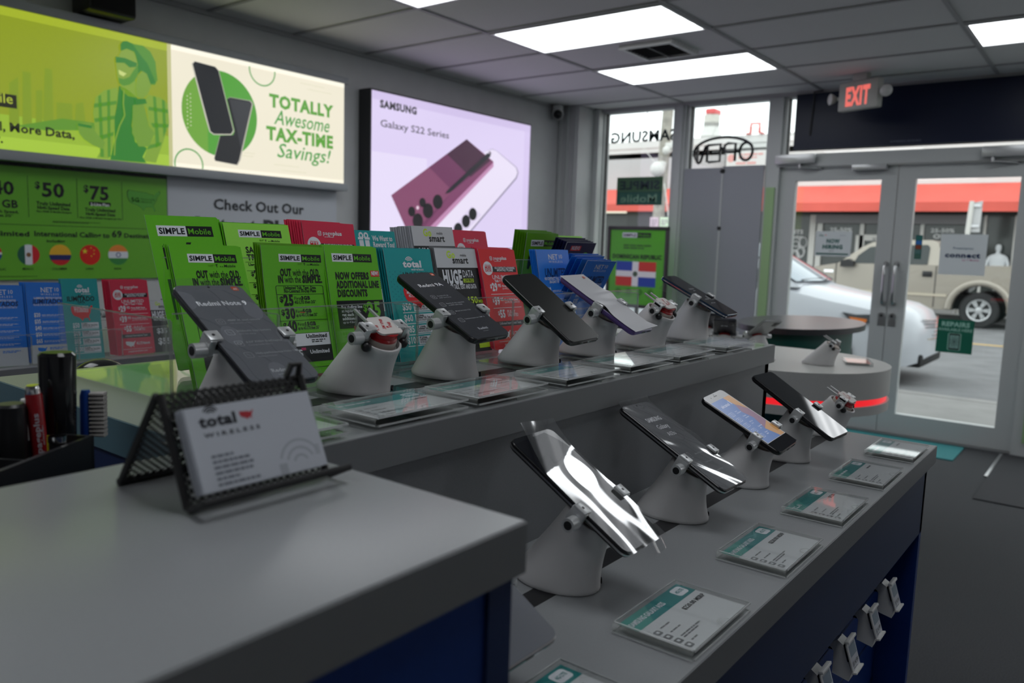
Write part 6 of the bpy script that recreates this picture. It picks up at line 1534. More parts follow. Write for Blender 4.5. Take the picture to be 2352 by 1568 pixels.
P.rect(fx, fy, fw_ * .41, fh_ * .38, bl_, 2); P.rect(fx + fw_ * .57, fy, fw_ * .43, fh_ * .38, rd_, 2); P.rect(fx, fy + fh_ * .62, fw_ * .41, fh_ * .38, rd_, 2); P.rect(fx + fw_ * .57, fy + fh_ * .62, fw_ * .43, fh_ * .38, bl_, 2); P.circ(fx + fw_ * .49, fy + fh_ * .5, fh_ * .11, pm('#3a4a3a'), 3)
for i in range(4): P.circ(W_ * (.18 + .2 * i), H_ * .83, W_ * .055, pm('#2c6414', 2), 2); P.greek(W_ * (.12 + .2 * i), H_ * .89, W_ * .12, 10, 1, pm('#2c6414', 2), i)
b.build('poster_sheet', ps)
b = MB(); b.cyl((-3.52, PY + .02, 0.03), (-3.52, PY + .02, 1.2), 0.018, m_black); b.build('pole', ps)
b = MB(); b.lathe([(0.2, 0), (0.2, 0.01), (0.03, 0.03)], m_black, 36, Matrix.Translation((-3.52, PY + .02, 0))); b.build('base', ps)
# dark banner over the doors
bn = thing('banner', 'large dark navy banner hanging over the double doors', 'banner', (-1.55, YF - 0.1, 2.25))
b = MB(); m_ban = mat('navy_banner', (0.010, 0.015, 0.040), 0.35, spec=0.3)
b.box(-2.315, -0.50, YF - 0.105, YF - 0.09, 2.248, 2.690, m_ban)
P = Print(b, (-2.315, YF - 0.105, 2.690), (1, 0, 0), (0, 0, -1), (0, -1, 0), .001, .0008); P.text(740, 418, 13, 'AUTORIZADO 305-725-4612', pm('#5a6070', 1.6), 0, fit=215)
b.build('sheet', bn)
b = MB(); b.tube([(-2.10, YF - 0.13, H - 0.01), (-2.17, YF - 0.125, H - 0.012), (-2.172, YF - 0.112, 2.62), (-2.185, YF - 0.11, 2.36)], 0.006, m_gasket, 8); b.build('cable', bn)
# exit sign under the ceiling
a_ = math.radians(-22)
ex = thing('exit_sign', 'exit sign with red letters and two lamp heads under the ceiling', 'exit sign', M=Matrix.Translation((-1.70, 6.25, 2.46)) @ Matrix.Rotation(a_, 4, 'Z'))
m_case = mat('cream_plastic', (0.46, 0.46, 0.43), 0.5)
b = MB(); b.bbox(-0.165, 0.165, -0.03, 0.03, 0, 0.205, 0.010, m_case); loc(b.build('housing'), ex)
b = MB(); P = Print(b, (-0.165, -0.0302, 0.205), (1, 0, 0), (0, 0, -1), (0, -1, 0), .001, .0006); P.text(165, 168, 128, 'EXIT', mat('exit_red', (0.95, 0.16, 0.13), 0.4, emit=0.85), 2, 'c', fit=205, k=1); loc(b.build('letters'), ex)
for sg in (-1, 1):
    b = MB(); b.cyl((sg * 0.16, 0, 0.10), (sg * 0.215, -0.01, 0.10), 0.012, m_case); hd = (sg * 0.225, -0.02, 0.10)
    b.lathe([(0.022, -0.025), (0.036, 0.0), (0.042, 0.018)], m_case, 24, Matrix.Translation(hd) @ Matrix.Rotation(PI / 2, 4, 'X') @ Matrix.Rotation(sg * 0.5, 4, 'Y'))
    lh = loc(b.build('lamp_head'), ex)
    b = MB(); b.lathe([(0.040, 0.0182), (0.03, 0.026), (0.0, 0.03)], mat('lamp_lens', (0.6, 0.6, 0.6), 0.15), 24, Matrix.Translation(hd) @ Matrix.Rotation(PI / 2, 4, 'X') @ Matrix.Rotation(sg * 0.5, 4, 'Y')); loc(b.build('lens'), ex)
b = MB(); b.bbox(-0.06, 0.06, -0.025, 0.025, 0.205, H - 2.46 + 0.005, 0.004, m_case); loc(b.build('ceiling_mount'), ex)

# ------------------------------------------------------------------ the street outside
m_side = mat('pavement_concrete', (0.215, 0.21, 0.205), 0.9, noise=0.10, nscale=3, bump=0.3, bscale=80)
m_asph = mat('asphalt', (0.15, 0.15, 0.155), 0.9, noise=0.18, nscale=2.2, bump=0.4, bscale=60)
b = MB(); b.box(-40, 20, YF + 0.06, 9.25, -0.14, -0.01, m_side)
mj = mat('pavement_joint', (0.11, 0.105, 0.10), 0.9)
for x in (-6.2, -4.4, -2.6, -0.8, 1.0): b.box(x, x + 0.025, YF + 0.07, 9.05, -0.0102, -0.0085, mj)
b.box(-40, 20, 9.05, 9.07, -0.0102, -0.0085, mj)
struct(b.build('pavement'), 'pale concrete pavement outside the doors', 'pavement')
b = MB(); b.box(-60, 40, 9.25, 22.4, -0.3, -0.13, m_asph); b.box(-60, 40, 16.45, 16.62, -0.131, -0.127, mat('yellow_road_paint', (0.50, 0.33, 0.10), 0.8)); struct(b.build('road'), 'grey asphalt road with a yellow line', 'road')
b = MB(); b.box(-60, 40, 22.4, 26.5, -0.3, 0.0, m_side); struct(b.build('pavement_far'), 'far pavement before the shops', 'pavement')
FY = 26.0
bl = thing('building', 'low pale shop building across the street with a long red awning', 'building', (-6, FY, 0))
m_fw = mat('pale_render', (0.66, 0.66, 0.64), 0.8, noise=0.04, nscale=0.6); m_fg = mat('grey_and_shadow_render', (0.46, 0.47, 0.47), 0.8, noise=0.05, nscale=0.5); m_dkg = mat('shop_glass', (0.05, 0.058, 0.055), 0.12); m_post = mat('white_post', (0.62, 0.61, 0.58), 0.6); m_hdr = mat('grey_shutter_box', (0.20, 0.20, 0.21), 0.6)
q = [(-12.5078, 5.2175), (-12.4889, 4.9219), (-9.498, 4.5868)]
zt, zc = q[0][1], q[1][1]
b = MB(); b.box(-60, -9.6, FY, FY + 0.3, 3.2, zt - 0.25, m_fg); b.box(-9.6, 30, FY, FY + 0.3, 3.2, zt - 0.25, m_fw); b.box(-60, 30, FY, FY + 14, zt - 0.6, zt - 0.3, m_fg); b.build('wall', bl)  # left stretch is the same wall, its shadow painted in as grey
b = MB(); b.box(-60, 30, FY - 0.08, FY + 0.3, zt - 0.25, zt, m_fw); b.box(-60, 30, FY - 0.04, FY, zt - 0.42, zt - 0.25, m_fw); b.build('cornice', bl)
b = MB(); b.box(-60, 30, FY + 0.05, FY + 0.2, 0, 3.2, m_dkg); b.build('shop_glass', bl)
m_red = mat('red_awning', (0.70, 0.115, 0.085), 0.7, noise=0.10, nscale=0.9)
b = MB(); b.loft([[(x, FY - 0.02, 3.52), (x, FY - 1.35, 2.92), (x, FY - 1.40, 2.92), (x, FY - 1.40, 2.66), (x, FY - 1.37, 2.66), (x, FY - 1.33, 2.88), (x, FY - 0.02, 3.45)] for x in (-60, 30)], m_red); b.build('awning', bl)
def xr(l): return l
def fbox(b, px, z0, z1, y0, y1, mt): b.box(px[0][0], px[1][0], y0, y1, z0, z1, mt)
b = MB()
for pr in ([(-8.2646, 1.1528), (-8.0874, 1.1596)], [(-8.0332, 1.1617), (-7.8714, 1.1679)], [(-6.7477, 1.2109), (-6.6337, 1.2153)], [(-5.0672, 1.2752), (-4.9741, 1.2788)], [(-3.4575, 1.3369), (-3.3934, 1.3393)], [(-2.7227, 1.365), (-2.6202, 1.3689)], [(-9.0883, 1.1213), (-8.9889, 1.1251)]): fbox(b, pr, 0, 2.62, FY - 0.05, FY + 0.1, m_post)
b.box(-60, 30, FY - 0.05, FY + 0.08, 0, 0.35, m_fg)
b.build('shopfront_posts', bl)
b = MB(); hx = [(-8.0332, 1.1617), (-3.749, 1.3257)]; b.box(hx[0][0], hx[1][0], FY - 0.25, FY + 0.06, 2.36, 2.62, m_hdr); b.build('shutter_box', bl)
b = MB(); dx = [(-6.6976, 2.0098), (-5.8078, 1.8708)]; b.box(dx[0][0], dx[1][0], FY - 0.04, FY + 0.08, dx[1][1] - .02, dx[0][1] + .02, m_post)
P = Print(b, (dx[0][0], FY - 0.04, dx[0][1]), (1, 0, 0), (0, 0, -1), (0, -1, 0), .001, .004); P.text(330, 190, 120, '922', pm('#5a5a5a'), 1, k=1)
dd2 = [(-6.8497, 1.207), (-6.5958, 1.2167)]; b.box(dd2[0][0], dd2[1][0], FY - 0.05, FY + 0.08, 0, dx[0][1], m_post); b.build('door_header', bl)
wl_ = mat('white_window_paint', (0.70, 0.70, 0.70), 0.6)
def shoptext(nm, lines, y=FY + 0.04):
    b = MB()
    for pts, s, bold in lines:
        P = Print(b, (pts[0][0], y, pts[0][1]), (1, 0, 0), (0, 0, -1), (0, -1, 0), .001, .003)
        P.text(0, 0, (pts[2][1] - pts[0][1]) * 1000, s, wl_, bold, fit=(pts[1][0] - pts[0][0]) * 1000, k=1)
    b.build(nm, bl)
shoptext('window_lettering', [([(-7.6628, 2.1004), (-6.9859, 2.111), (-7.6733, 2.2355)], '25-50%', 1), ([(-7.5536, 1.8859), (-7.0588, 1.8963), (-7.5662, 2.0479)], 'OFF', 1)])
shoptext('window_lettering', [([(-4.8046, 2.1328), (-4.1847, 2.1427), (-4.8144, 2.2459)], '25-50%', 1), ([(-4.7322, 1.9578), (-4.303, 1.9667), (-4.7431, 2.0835)], 'OFF', 1)])
shoptext('window_lettering', [([(-8.9842, 2.0236), (-8.4824, 2.0322), (-8.9934, 2.1492)], 'ENTS', 1), ([(-8.9165, 1.8712), (-8.4847, 1.8801), (-8.9227, 1.9549)], 'ROOM', 1)])
b = MB(); q = [(-8.7046, 1.1359), (-8.3914, 1.7705)]
for i in range(7):
    cxx = q[0][0] + random.random() * (q[1][0] - q[0][0]); czz = q[0][1] + random.random() * (q[1][1] - q[0][1])
    b.tube([(cxx + 0.12 * math.cos(math.radians(a)), FY + 0.03, czz + 0.16 * math.sin(math.radians(a))) for a in range(0, 361, 40)], 0.015, wl_, 5)
b.build('window_drawing', bl)
tl = [(-15.4262, 2.6758), (-14.5227, 2.707)]
b = MB(); b.box(tl[0][0], tl[1][0], 25.1, 25.25, tl[0][1] - 0.05, tl[0][1] + 0.05, mat('awning_tube_light', (1.0, 0.93, 0.75), 0.4, emit=1.1)); b.build('tube_light', bl)
# mannequin in the shop window
mq = [(-3.2655, 1.2467), (-2.7651, 1.2672), (-3.0547, 1.822)]
mx = (mq[0][0] + mq[1][0]) / 2; sc_ = (mq[2][1] - mq[0][1])
mn = thing('mannequin', 'white headed mannequin torso in the shop window across the street', 'mannequin', (mx, 25.7, mq[0][1] - 0.3))
b = MB(); mwm = mat('mannequin_white', (0.62, 0.64, 0.66), 0.5)
R_ = [(0.30, -0.45, .16), (0.29, -0.2, .16), (0.30, 0.05, .17), (0.33, 0.2, .17), (0.34, 0.33, .16), (0.27, 0.42, .14), (0.12, 0.47, .10), (0.075, 0.52, .075), (0.075, 0.56, .08), (0.10, 0.62, .11), (0.115, 0.70, .125), (0.105, 0.79, .12), (0.07, 0.85, .08), (0.01, 0.87, .01)]
kk = sc_ / 0.87
b.loft([[(mx + rx * kk * math.cos(2 * PI * i / 20), 25.7 + ry * kk * math.sin(2 * PI * i / 20), mq[0][1] + z * kk) for i in range(20)] for rx, z, ry in R_], mwm)
for sg in (-1, 1): b.tube([(mx + sg * .28 * kk, 25.7, mq[0][1] + .33 * kk), (mx + sg * .38 * kk, 25.68, mq[0][1] + .1 * kk), (mx + sg * .40 * kk, 25.66, mq[0][1] - .25 * kk)], [.075 * kk, .065 * kk, .05 * kk], mwm, 12)
b.build('torso', mn)
b = MB(); b.cyl((mx, 25.7, 0.02), (mx, 25.7, mq[0][1] - 0.4 * kk), 0.04, m_steel); b.cyl((mx, 25.7, 0.0), (mx, 25.7, 0.03), 0.2, m_steel); b.build('stand', mn)
# roof vent, boxed sign frame, hanging sign
v = [(-12.736, 5.6268), (-12.3826, 5.8849), (-12.7926, 6.4855)]
vn = thing('roof_vent', 'roof ventilator with a red top on the building across the street', 'roof vent', (v[0][0], 28, zt - 0.3))
b = MB(); mm = mat('galvanised', (0.52, 0.50, 0.45), 0.5, metal=0.3); rv = (v[1][0] - v[0][0])
b.cyl((v[0][0], 28, zt - 0.3), (v[0][0], 28, v[0][1] + 0.1), rv * .95, m_post); b.lathe([(rv * 1.1, 0), (rv * .8, 0.35), (rv * .8, 0.5)], m_post, 24, Matrix.Translation((v[0][0], 28, v[0][1] - 0.1))); b.build('base', vn)
b = MB(); b.cyl((v[0][0], 28, v[1][1] - 0.1), (v[0][0], 28, v[1][1] + 0.42), rv * .8, mm); b.build('drum', vn)
b = MB(); b.bbox(v[0][0] - rv * .4, v[0][0] + rv * .65, 27.7, 28.3, v[1][1] + 0.42, v[2][1] + 0.02, 0.05, mat('red_metal', (0.62, 0.10, 0.10), 0.5)); b.build('cap', vn)
s_ = [(-10.421, 5.2469), (-10.0656, 5.6004)]
b = MB(); mrf = mat('red_frame', (0.62, 0.16, 0.14), 0.5)
for a in ((s_[0][0], s_[0][0] + .06, s_[0][1], s_[1][1]), (s_[1][0] - .06, s_[1][0], s_[0][1], s_[1][1]), (s_[0][0] + .06, s_[1][0] - .06, s_[1][1] - .07, s_[1][1])): b.box(a[0], a[1], 25.85, 25.95, a[2], a[3], mrf)
b.box(s_[0][0] - .1, s_[0][0], 25.8, 26.05, zt + 0.001, s_[0][1] + 0.02, mrf); b.box(s_[1][0], s_[1][0] + .1, 25.8, 26.05, zt + 0.001, s_[0][1] + 0.02, mrf)
tag(recenter(b.build('sign_frame')), 'empty red frame standing on the roof edge across the street', 'sign frame')
s_ = [(-10.9896, 4.146), (-9.6193, 4.6479)]
sb = thing('shop_sign', 'white sign with faint red print hanging across the street, behind the open sign', 'sign', (s_[0][0], 25.5, s_[0][1]))
b = MB(); b.box(s_[0][0] - .06, s_[1][0] + .06, 25.5, 25.95, s_[0][1] - .06, s_[1][1] + .06, mat('sign_case_dark', (0.12, 0.12, 0.12), 0.5)); b.build('case', sb)
b = MB(); b.box(s_[0][0], s_[1][0], 25.47, 25.5, s_[0][1], s_[1][1], m_fw); P = Print(b, (s_[0][0], 25.47, s_[1][1]), (1, 0, 0), (0, 0, -1), (0, -1, 0), .001, .004); WS = (s_[1][0] - s_[0][0]) * 1000
pkk = pm('#c8908a', 1.2); P.circ(WS * .12, 220, 130, pkk, 1); P.greek(WS * .3, 90, WS * .6, 200, 2, pkk, 3); P.greek(WS * .25, 360, WS * .65, 120, 1, pkk, 6); b.build('face', sb)
# utility pole with fittings and signs
pp2 = [(-11.2026, 5.4497), (-11.34, 2.3166)]
up = thing('utility_pole', 'weathered wooden utility pole seen through the first window', 'pole', (pp2[1][0], 21.6, 0))
b = MB(); mp = mat('weathered_wood', (0.33, 0.31, 0.27), 0.9, noise=0.25, nscale=6)
ptop = Vector((pp2[0][0], 21.6, pp2[0][1])); pbot = Vector((pp2[1][0], 21.6, pp2[1][1])); dpo = (ptop - pbot); pb0 = pbot - dpo * (pbot.z / dpo.z); pt0 = ptop + dpo * 0.35
b.tube([pb0, pt0], [0.19, 0.15], mp, 16); b.build('pole_shaft', up)
for pq, rr in (([(-11.046, 4.2392)], .13), ([(-11.3094, 3.7147)], .22)):
    b = MB(); b.sphere((pq[0][0], 21.35, pq[0][1]), rr, m_post, 12); b.bbox(pq[0][0] - .05, pq[0][0] + .2, 21.3, 21.5, pq[0][1] + .03, pq[0][1] + .22, .03, m_post); b.build('fitting', up)
b = MB()
for x0, z0, x1, z1 in ((1450, 335, 1524, 470), (1401, 345, 1418, 400), (1452, 370, 1458, 400)): pass
w1 = [(-11.0734, 3.3087), (-10.8724, 2.3057), (-11.9904, 4.5348), (-11.3296, 3.8155)]
b.tube([(w1[0][0], 21.35, w1[0][1]), (w1[1][0], 21.35, w1[1][1])], 0.02, m_post, 6); b.tube([(w1[2][0], 21.35, w1[2][1]), (w1[3][0], 21.35, w1[3][1])], 0.012, m_post, 6); b.build('wires', up)
for (pa, col_, lab) in (([(-11.2767, 2.0135), (-11.0117, 2.304)], '#b9a3b0', 'small pinkish street notice in front of the utility pole'), ([(-10.954, 2.0425), (-10.6649, 2.3057)], '#b9c9b0', 'small white and green street notice beside the pinkish one')):
    b = MB(); b.box(pa[0][0], pa[1][0], 20.98, 21.0, pa[0][1], pa[1][1], pm(col_, 1.3)); P = Print(b, (pa[0][0], 20.98, pa[1][1]), (1, 0, 0), (0, 0, -1), (0, -1, 0), .001, .004); P.greek(40, 60, (pa[1][0] - pa[0][0]) * 1000 - 80, (pa[1][1] - pa[0][1]) * 700, 3, pm('#8a7f88', 1.2), 3)
    b.cyl(((pa[0][0] + pa[1][0]) / 2, 21.02, -0.13), ((pa[0][0] + pa[1][0]) / 2, 21.02, pa[1][1]), 0.025, m_steel, 8)
    tag(recenter(b.build('street_notice')), lab, 'street notice')
pa = [(-10.678, 2.6748), (-10.5713, 3.1675)]
b = MB(); b.box(pa[0][0], pa[1][0] + .1, 21.18, 21.2, pa[0][1], pa[1][1], pm('#23549a', 1.5)); b.cyl((pa[1][0], 21.22, -0.13), (pa[1][0], 21.22, pa[1][1]), .03, m_steel, 8)
tag(recenter(b.build('street_sign')), 'blue street sign at the right edge of the first window', 'street sign')
# traffic sign seen from the back
ts = [(-3.4681, 2.062), (-3.1425, 2.0672), (-3.1363, 2.8393), (-3.4343, 2.7661), (-3.3634, 2.8302), (-3.3986, 1.9327)]
t = thing('traffic_sign', 'back of a pale tilted traffic sign behind the square door notice', 'traffic sign', (ts[5][0], 23.0, 0.0))
b = MB(); msg = mat('sign_back_metal', (0.50, 0.50, 0.51), 0.5)
c4 = [(ts[i][0], ts[i][1]) for i in (0, 1, 2, 3)]
b.loft([[(x, y, z) for x, z in c4] for y in (22.99, 23.0)], msg); b.build('plate', t)
b = MB(); dz_ = (ts[4][0] - ts[5][0]) / (ts[4][1] - ts[5][1]); b.tube([(ts[4][0], 22.93, ts[4][1]), (ts[5][0], 22.93, ts[5][1]), (ts[5][0] - dz_ * ts[5][1], 22.93, 0.0)], 0.055, m_post, 10); b.build('post', t)
b = MB(); 
for f in (0.2, 0.85): zz = ts[0][1] + (ts[2][1] - ts[0][1]) * f; b.box(ts[5][0] - 0.02, ts[5][0] + 0.24, 22.94, 22.985, zz - .03, zz + .03, m_steel)
b.build('brackets', t)
# pickup truck
TY0 = 20.3; TYB = 22.25
tk = thing('pickup_truck', 'beige pickup truck standing across the street', 'truck', (-4.2, 21.2, -0.13))
m_be = mat('beige_car_paint', (0.345, 0.31, 0.262), 0.3, metal=0.25, coat=0.4); m_tg = mat('car_glass', (0.035, 0.042, 0.042), 0.08); m_tire = mat('tyre_rubber', (0.03, 0.03, 0.031), 0.85); m_under = mat('dark_underbody', (0.012, 0.012, 0.013), 0.8)
rw = [(-2.644, 0.2676)][0]; RA = 0.56
zb_ = [(-4.8895, 0.2323)][0][1]; fwx = rw[0] - 3.66
low_ = [(-7.0256, 0.8342), (-6.4916, 1.0125), (-5.719, 1.2056), (-3.4383, 1.2362), (-1.8766, 1.2728)]
def arch(cx_, z0): 
    a0 = math.asin(max(-1, min(1, (z0 - rw[1]) / RA)))
    return [(cx_ + RA * math.cos(t_), rw[1] + RA * math.sin(t_)) for t_ in [a0 + (PI - 2 * a0) * i / 14 for i in range(15)]]
rear = rw[0] + 1.2; front = fwx - 0.95
outl = [(front, zb_ + .05), (front - .02, 0.75), (front + .08, low_[1][1] - 0.10), (front + .5, low_[1][1] - .02)] + [(low_[2][0], low_[2][1]), (low_[3][0], low_[3][1]), (rear, low_[4][1] + .01), (rear + .02, 0.6), (rear, zb_ + 0.05), (rw[0] + RA + .02, zb_)] + arch(rw[0], zb_) + [(fwx + RA + .02, zb_)] + arch(fwx, zb_)
b = MB()
def side_prism(b, pts, y0, y1, mt, inset=0.0, c=0.05):
    n = len(pts); cxm = sum(p[0] for p in pts) / n; czm = sum(p[1] for p in pts) / n
    def ins(k): return [(x + (cxm - x) * k, z + (czm - z) * k) for x, z in pts]
    rr = [[(x, y0 + c, z) for x, z in pts], [(x, y1 - c, z) for x, z in pts]]
    a = ins(0.012); rr = [[(x, y0, z) for x, z in a]] + rr + [[(x, y1, z) for x, z in a]]
    b.loft(rr, mt)
side_prism(b, outl, TY0, TYB, m_be); b.build('body', tk)
cabp = [(-5.7164, 1.2058), (-5.2226, 1.6007), (-5.0056, 1.7202), (-4.6528, 1.7796), (-3.7455, 1.7996), (-3.5884, 1.7439), (-3.4455, 1.2259)]
b = MB(); n_ = len(cabp)
b.loft([[(x, TY0 + 0.04 + 0.20 * max(0, (z - cabp[0][1])) / 0.7, z) for x, z in cabp], [(x, TYB - 0.04 - 0.20 * max(0, (z - cabp[0][1])) / 0.7, z) for x, z in cabp]], m_be); b.build('cab', tk)
def tpoly(nm, pts, y, mt, th=0.03, k=0.20):
    b = MB(); b.loft([[(x, y + k * max(0, (z - cabp[0][1])) / 0.7 - d, z) for x, z in pts] for d in (th, -th)], mt); return b.build(nm, tk)
tpoly('front_window', [(-5.4045, 1.1233), (-5.2862, 1.4006), (-5.0453, 1.6055), (-4.6427, 1.6574), (-4.5061, 1.1613)], TY0 + .05, m_tg)
tpoly('rear_window', [(-4.4124, 1.1755), (-4.4342, 1.6628), (-3.8082, 1.689), (-3.749, 1.631), (-3.7517, 1.2431)], TY0 + .05, m_tg)
tpoly('window_surround', [(-4.5251, 1.1605), (-4.5864, 1.669), (-4.4916, 1.6715), (-4.4304, 1.1645)], TY0 + .045, m_be)
mo = [(-5.6124, 1.1151), (-5.6037, 1.2625), (-5.4262, 1.3109), (-5.3217, 1.2523), (-5.3117, 1.1278)]; b = MB(); side_prism(b, mo, TY0 - 0.22, TY0 + 0.02, m_black, c=.02); b.build('wing_mirror', tk)
for pr in ([(-3.8358, 0.9604), (-3.6302, 1.0897)],):
    b = MB(); b.bbox(pr[0][0], pr[1][0], TY0 - .03, TY0 + .01, pr[0][1], pr[1][1], .01, m_black); b.build('door_handle', tk)
b = MB(); e_ = [(-6.0319, 0.9686), (-5.8082, 1.0321)]; b.box(e_[0][0], e_[1][0], TY0 - .02, TY0, e_[0][1], e_[1][1], m_chrome); b.build('side_badge', tk)
b = MB(); sl = [(-3.5683, 1.2012), (-3.524, 1.2031), (-5.7643, 1.1296), (-5.7234, 1.1313), (-4.4275, 1.1649), (-4.3899, 1.1665)]
for i in (0, 2, 4): b.box(sl[i][0], sl[i][0] + .02, TY0 - .004, TY0 + .01, zb_ + .05, low_[3][1] - .02, m_under)
b.build('door_gaps', tk)
b = MB(); zz = [(-3.964, 0.5313)][0][1]; b.box(front + 1.6, rw[0] - RA - .1, TY0 - .02, TY0 + .01, zz, zz + .05, mat('beige_trim', (0.52, 0.46, 0.36), 0.4)); b.build('side_trim', tk)
b = MB(); b.tube([(rw[0] + (RA + .05) * math.cos(t_), TY0 - .02, rw[1] + (RA + .05) * math.sin(t_)) for t_ in [PI * i / 16 for i in range(17)]], 0.07, m_be, 10); b.build('wheel_arch', tk)
b = MB(); b.box(front + .3, rear - .3, TY0 + 0.3, TYB - 0.1, 0.25, zb_ + .35, m_under); b.build('underbody', tk)
def wheel(parent, x, y, z, r, w_, out, nm='wheel', spokes=6):
    b = MB(); T = Matrix.Translation((x, y, z)) @ Matrix.Rotation(PI / 2, 4, 'X')
    b.lathe([(r * .62, -w_ / 2), (r * .93, -w_ / 2), (r, -w_ / 2 + .03), (r, w_ / 2 - .03), (r * .93, w_ / 2), (r * .64, w_ / 2), (r * .62, w_ / 2 - .02)], m_tire, 40, T)
    wh = b.build(nm, parent)
    b = MB(); b.lathe([(r * .62, w_ / 2 - .01), (r * .60, w_ / 2 + .005), (r * .54, w_ / 2 - .005), (r * .52, w_ / 2 - .05)], m_silver, 40, T, cap=False); b.lathe([(r * .56, w_ / 2 - .06), (r * .1, w_ / 2 - .06)], m_under, 30, T)
    b.lathe([(r * .20, w_ / 2 - .05), (r * .17, w_ / 2), (r * .05, w_ / 2 + .008)], m_silver, 20, T)
    for i in range(spokes):
        a = 2 * PI * i / spokes
        for da in (-.13, .13):
            b.box(r * .12, r * .56, -r * .045, r * .045, w_ / 2 - .03, w_ / 2 - .002, m_silver, T @ Matrix.Rotation(a + da, 4, 'Z'))
    b.build('rim', wh)
wheel(tk, rw[0], TY0 + 0.16, rw[1], rw[1] + 0.13, 0.27, 1); wheel(tk, fwx, TY0 + 0.16, rw[1], rw[1] + 0.13, 0.27, 1); wheel(tk, rw[0], TYB - 0.16, rw[1], rw[1] + 0.13, 0.27, 1); wheel(tk, fwx, TYB - 0.16, rw[1], rw[1] + 0.13, 0.27, 1)
# white car parked by the near kerb
cr = thing('car', 'white car parked at the near kerb, its bonnet behind the doors', 'car', (-4.1, 10.85, -0.13))
m_wc = mat('white_car_paint', (0.44, 0.455, 0.49), 0.3, coat=0.3)
CY = 10.95
def sect(x, w_, zb, zm, zt, k=0.78): 
    return [(x, CY - w_, zb), (x, CY - w_ * 1.02, (zb + zm) / 2), (x, CY - w_ * 1.0, zm), (x, CY - w_ * .95, zm + (zt - zm) * .6), (x, CY - w_ * k, zt - .01), (x, CY - w_ * .4, zt + .015), (x, CY + w_ * .4, zt + .015), (x, CY + w_ * k, zt - .01), (x, CY + w_ * .95, zm + (zt - zm) * .6), (x, CY + w_, zm), (x, CY + w_ * 1.02, (zb + zm) / 2), (x, CY + w_, zb)]
b = MB()
b.loft([sect(*a) for a in ((-1.86, .45, .22, .40, .52), (-1.92, .60, .16, .46, .62), (-2.02, .76, .12, .52, .74), (-2.2, .86, .12, .58, .82), (-2.5, .90, .14, .64, .87), (-2.9, .92, .14, .70, .93), (-3.25, .93, .14, .76, 1.0), (-3.42, .93, .14, .80, 1.02), (-5.9, .93, .14, .84, 1.02), (-6.35, .88, .16, .8, 1.0), (-6.5, .75, .2, .7, .9))], m_wc); b.build('body', cr)
b = MB()
def cs(x, w0, w1, z0, z1): return [(x, CY - w0, z0), (x, CY - w1, z1 - .04), (x, CY - w1 * .7, z1), (x, CY + w1 * .7, z1), (x, CY + w1, z1 - .04), (x, CY + w0, z0)]
b.loft([cs(x, w0, w1, 0.98, z1) for x, w0, w1, z1 in ((-3.30, .86, .80, 1.03), (-3.75, .88, .76, 1.30), (-4.15, .88, .70, 1.50), (-4.5, .88, .68, 1.56), (-5.5, .88, .68, 1.55), (-6.1, .84, .66, 1.42), (-6.4, .80, .64, 1.05))], m_wc); b.build('cabin', cr)
b = MB(); mws = mat('windscreen', (0.10, 0.15, 0.20), 0.03, spec=1.0)
def wsp(u, v):   # across, up the windscreen
    x = -3.27 - 0.86 * v; z = 1.045 + 0.475 * v; hw_ = 0.80 - 0.09 * v
    return (x + 0.02 - 0.10 * (2 * u - 1) ** 2, CY + (2 * u - 1) * hw_, z + 0.012)
vs = [wsp(i / 10, j / 4) for j in range(5) for i in range(11)]; b.add(vs, [(j * 11 + i, j * 11 + i + 1, (j + 1) * 11 + i + 1, (j + 1) * 11 + i) for j in range(4) for i in range(10)], mws); b.build('windscreen', cr)
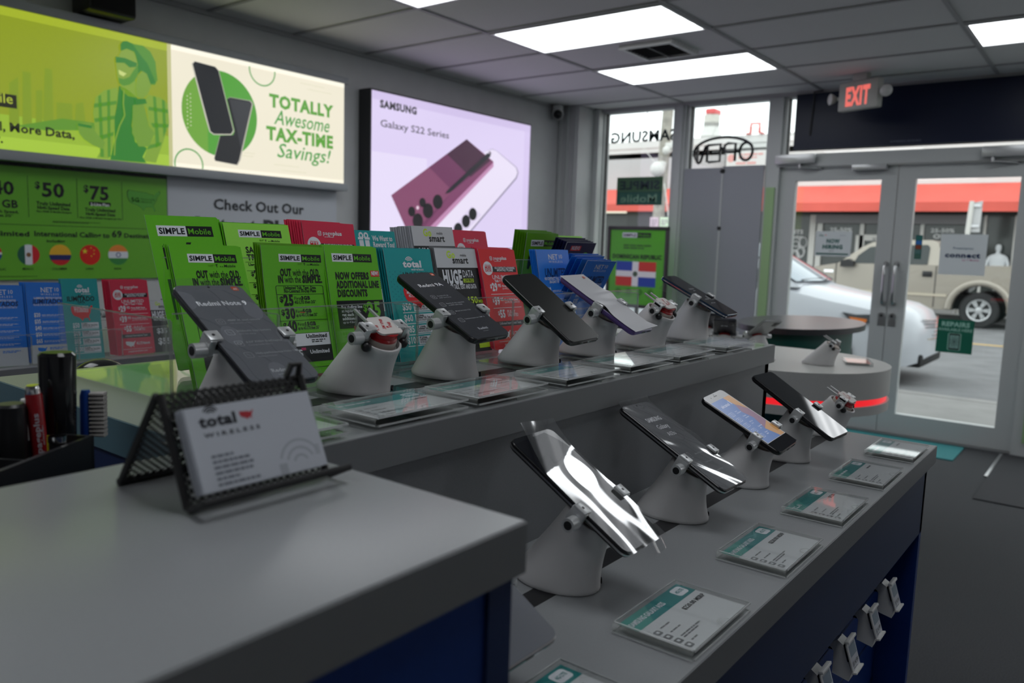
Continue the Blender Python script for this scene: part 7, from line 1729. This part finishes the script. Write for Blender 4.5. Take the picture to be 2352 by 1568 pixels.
b = MB(); b.tube([wsp(0.1, 0.02), wsp(0.55, 0.06)], 0.012, m_black, 6); b.tube([wsp(0.55, 0.0), wsp(0.9, 0.08)], 0.012, m_black, 6); b.build('wipers', cr)
b = MB(); b.loft([[(-3.5, CY - .905 + k, 1.02), (-4.0, CY - .84 + k, 1.28), (-4.3, CY - .80 + k, 1.42), (-5.0, CY - .79 + k, 1.44), (-5.0, CY - .905 + k, 1.02)] for k in (-.012, .03)], m_tg); b.build('side_window', cr)
b = MB(); mo = [(-3.55, CY - 1.12, 1.08)]; b.bbox(-3.62, -3.45, CY - 1.12, CY - .90, 1.0, 1.13, .03, m_wc); b.build('wing_mirror', cr)
hl = [(-2.7289, 0.7214), (-2.5772, 0.7017), (-2.3874, 0.7168), (-2.3598, 0.6158), (-2.5202, 0.6072), (-2.6473, 0.6437)]
b = MB(); b.loft([[(x, 10.02 - d, z) for x, z in hl] for d in (-.05, .012)], mat('headlamp_glass', (0.06, 0.065, 0.07), 0.08)); b.build('headlamp', cr)
hl = [(-2.6467, 0.6705), (-2.5369, 0.6637), (-2.4383, 0.6563), (-2.4451, 0.6194), (-2.5332, 0.6171), (-2.6042, 0.6373)]
b = MB(); b.loft([[(x, 10.005 - d, z) for x, z in hl] for d in (-.05, .008)], mat('amber_lens', (0.62, 0.17, 0.03), 0.15)); b.build('indicator', cr)
b = MB()
for i in range(6): b.tube([(-1.93 + .012 * i, CY - .45, .66 - i * .045), (-1.865 + .002 * i, CY, .64 - i * .045), (-1.93 + .012 * i, CY + .45, .66 - i * .045)], 0.012, m_chrome, 6)
b.build('grille', cr)
b = MB(); b.bbox(-2.1, -1.88, CY - .6, CY + .6, .10, .26, .03, m_under); b.build('lower_bumper', cr)
for sg in (-1, 1):
    for x in (-2.95, -5.55):
        b = MB(); b.cyl((x, CY + sg * .94, .22), (x, CY + sg * .7, .22), .37, m_under, 32)
        b.build('wheel_arch', cr)
        wheel(cr, x, CY + sg * (.83) , .21, .34, .22, sg, spokes=5) if sg < 0 else wheel(cr, x, CY + sg * .83, .21, .34, .22, sg, spokes=5)
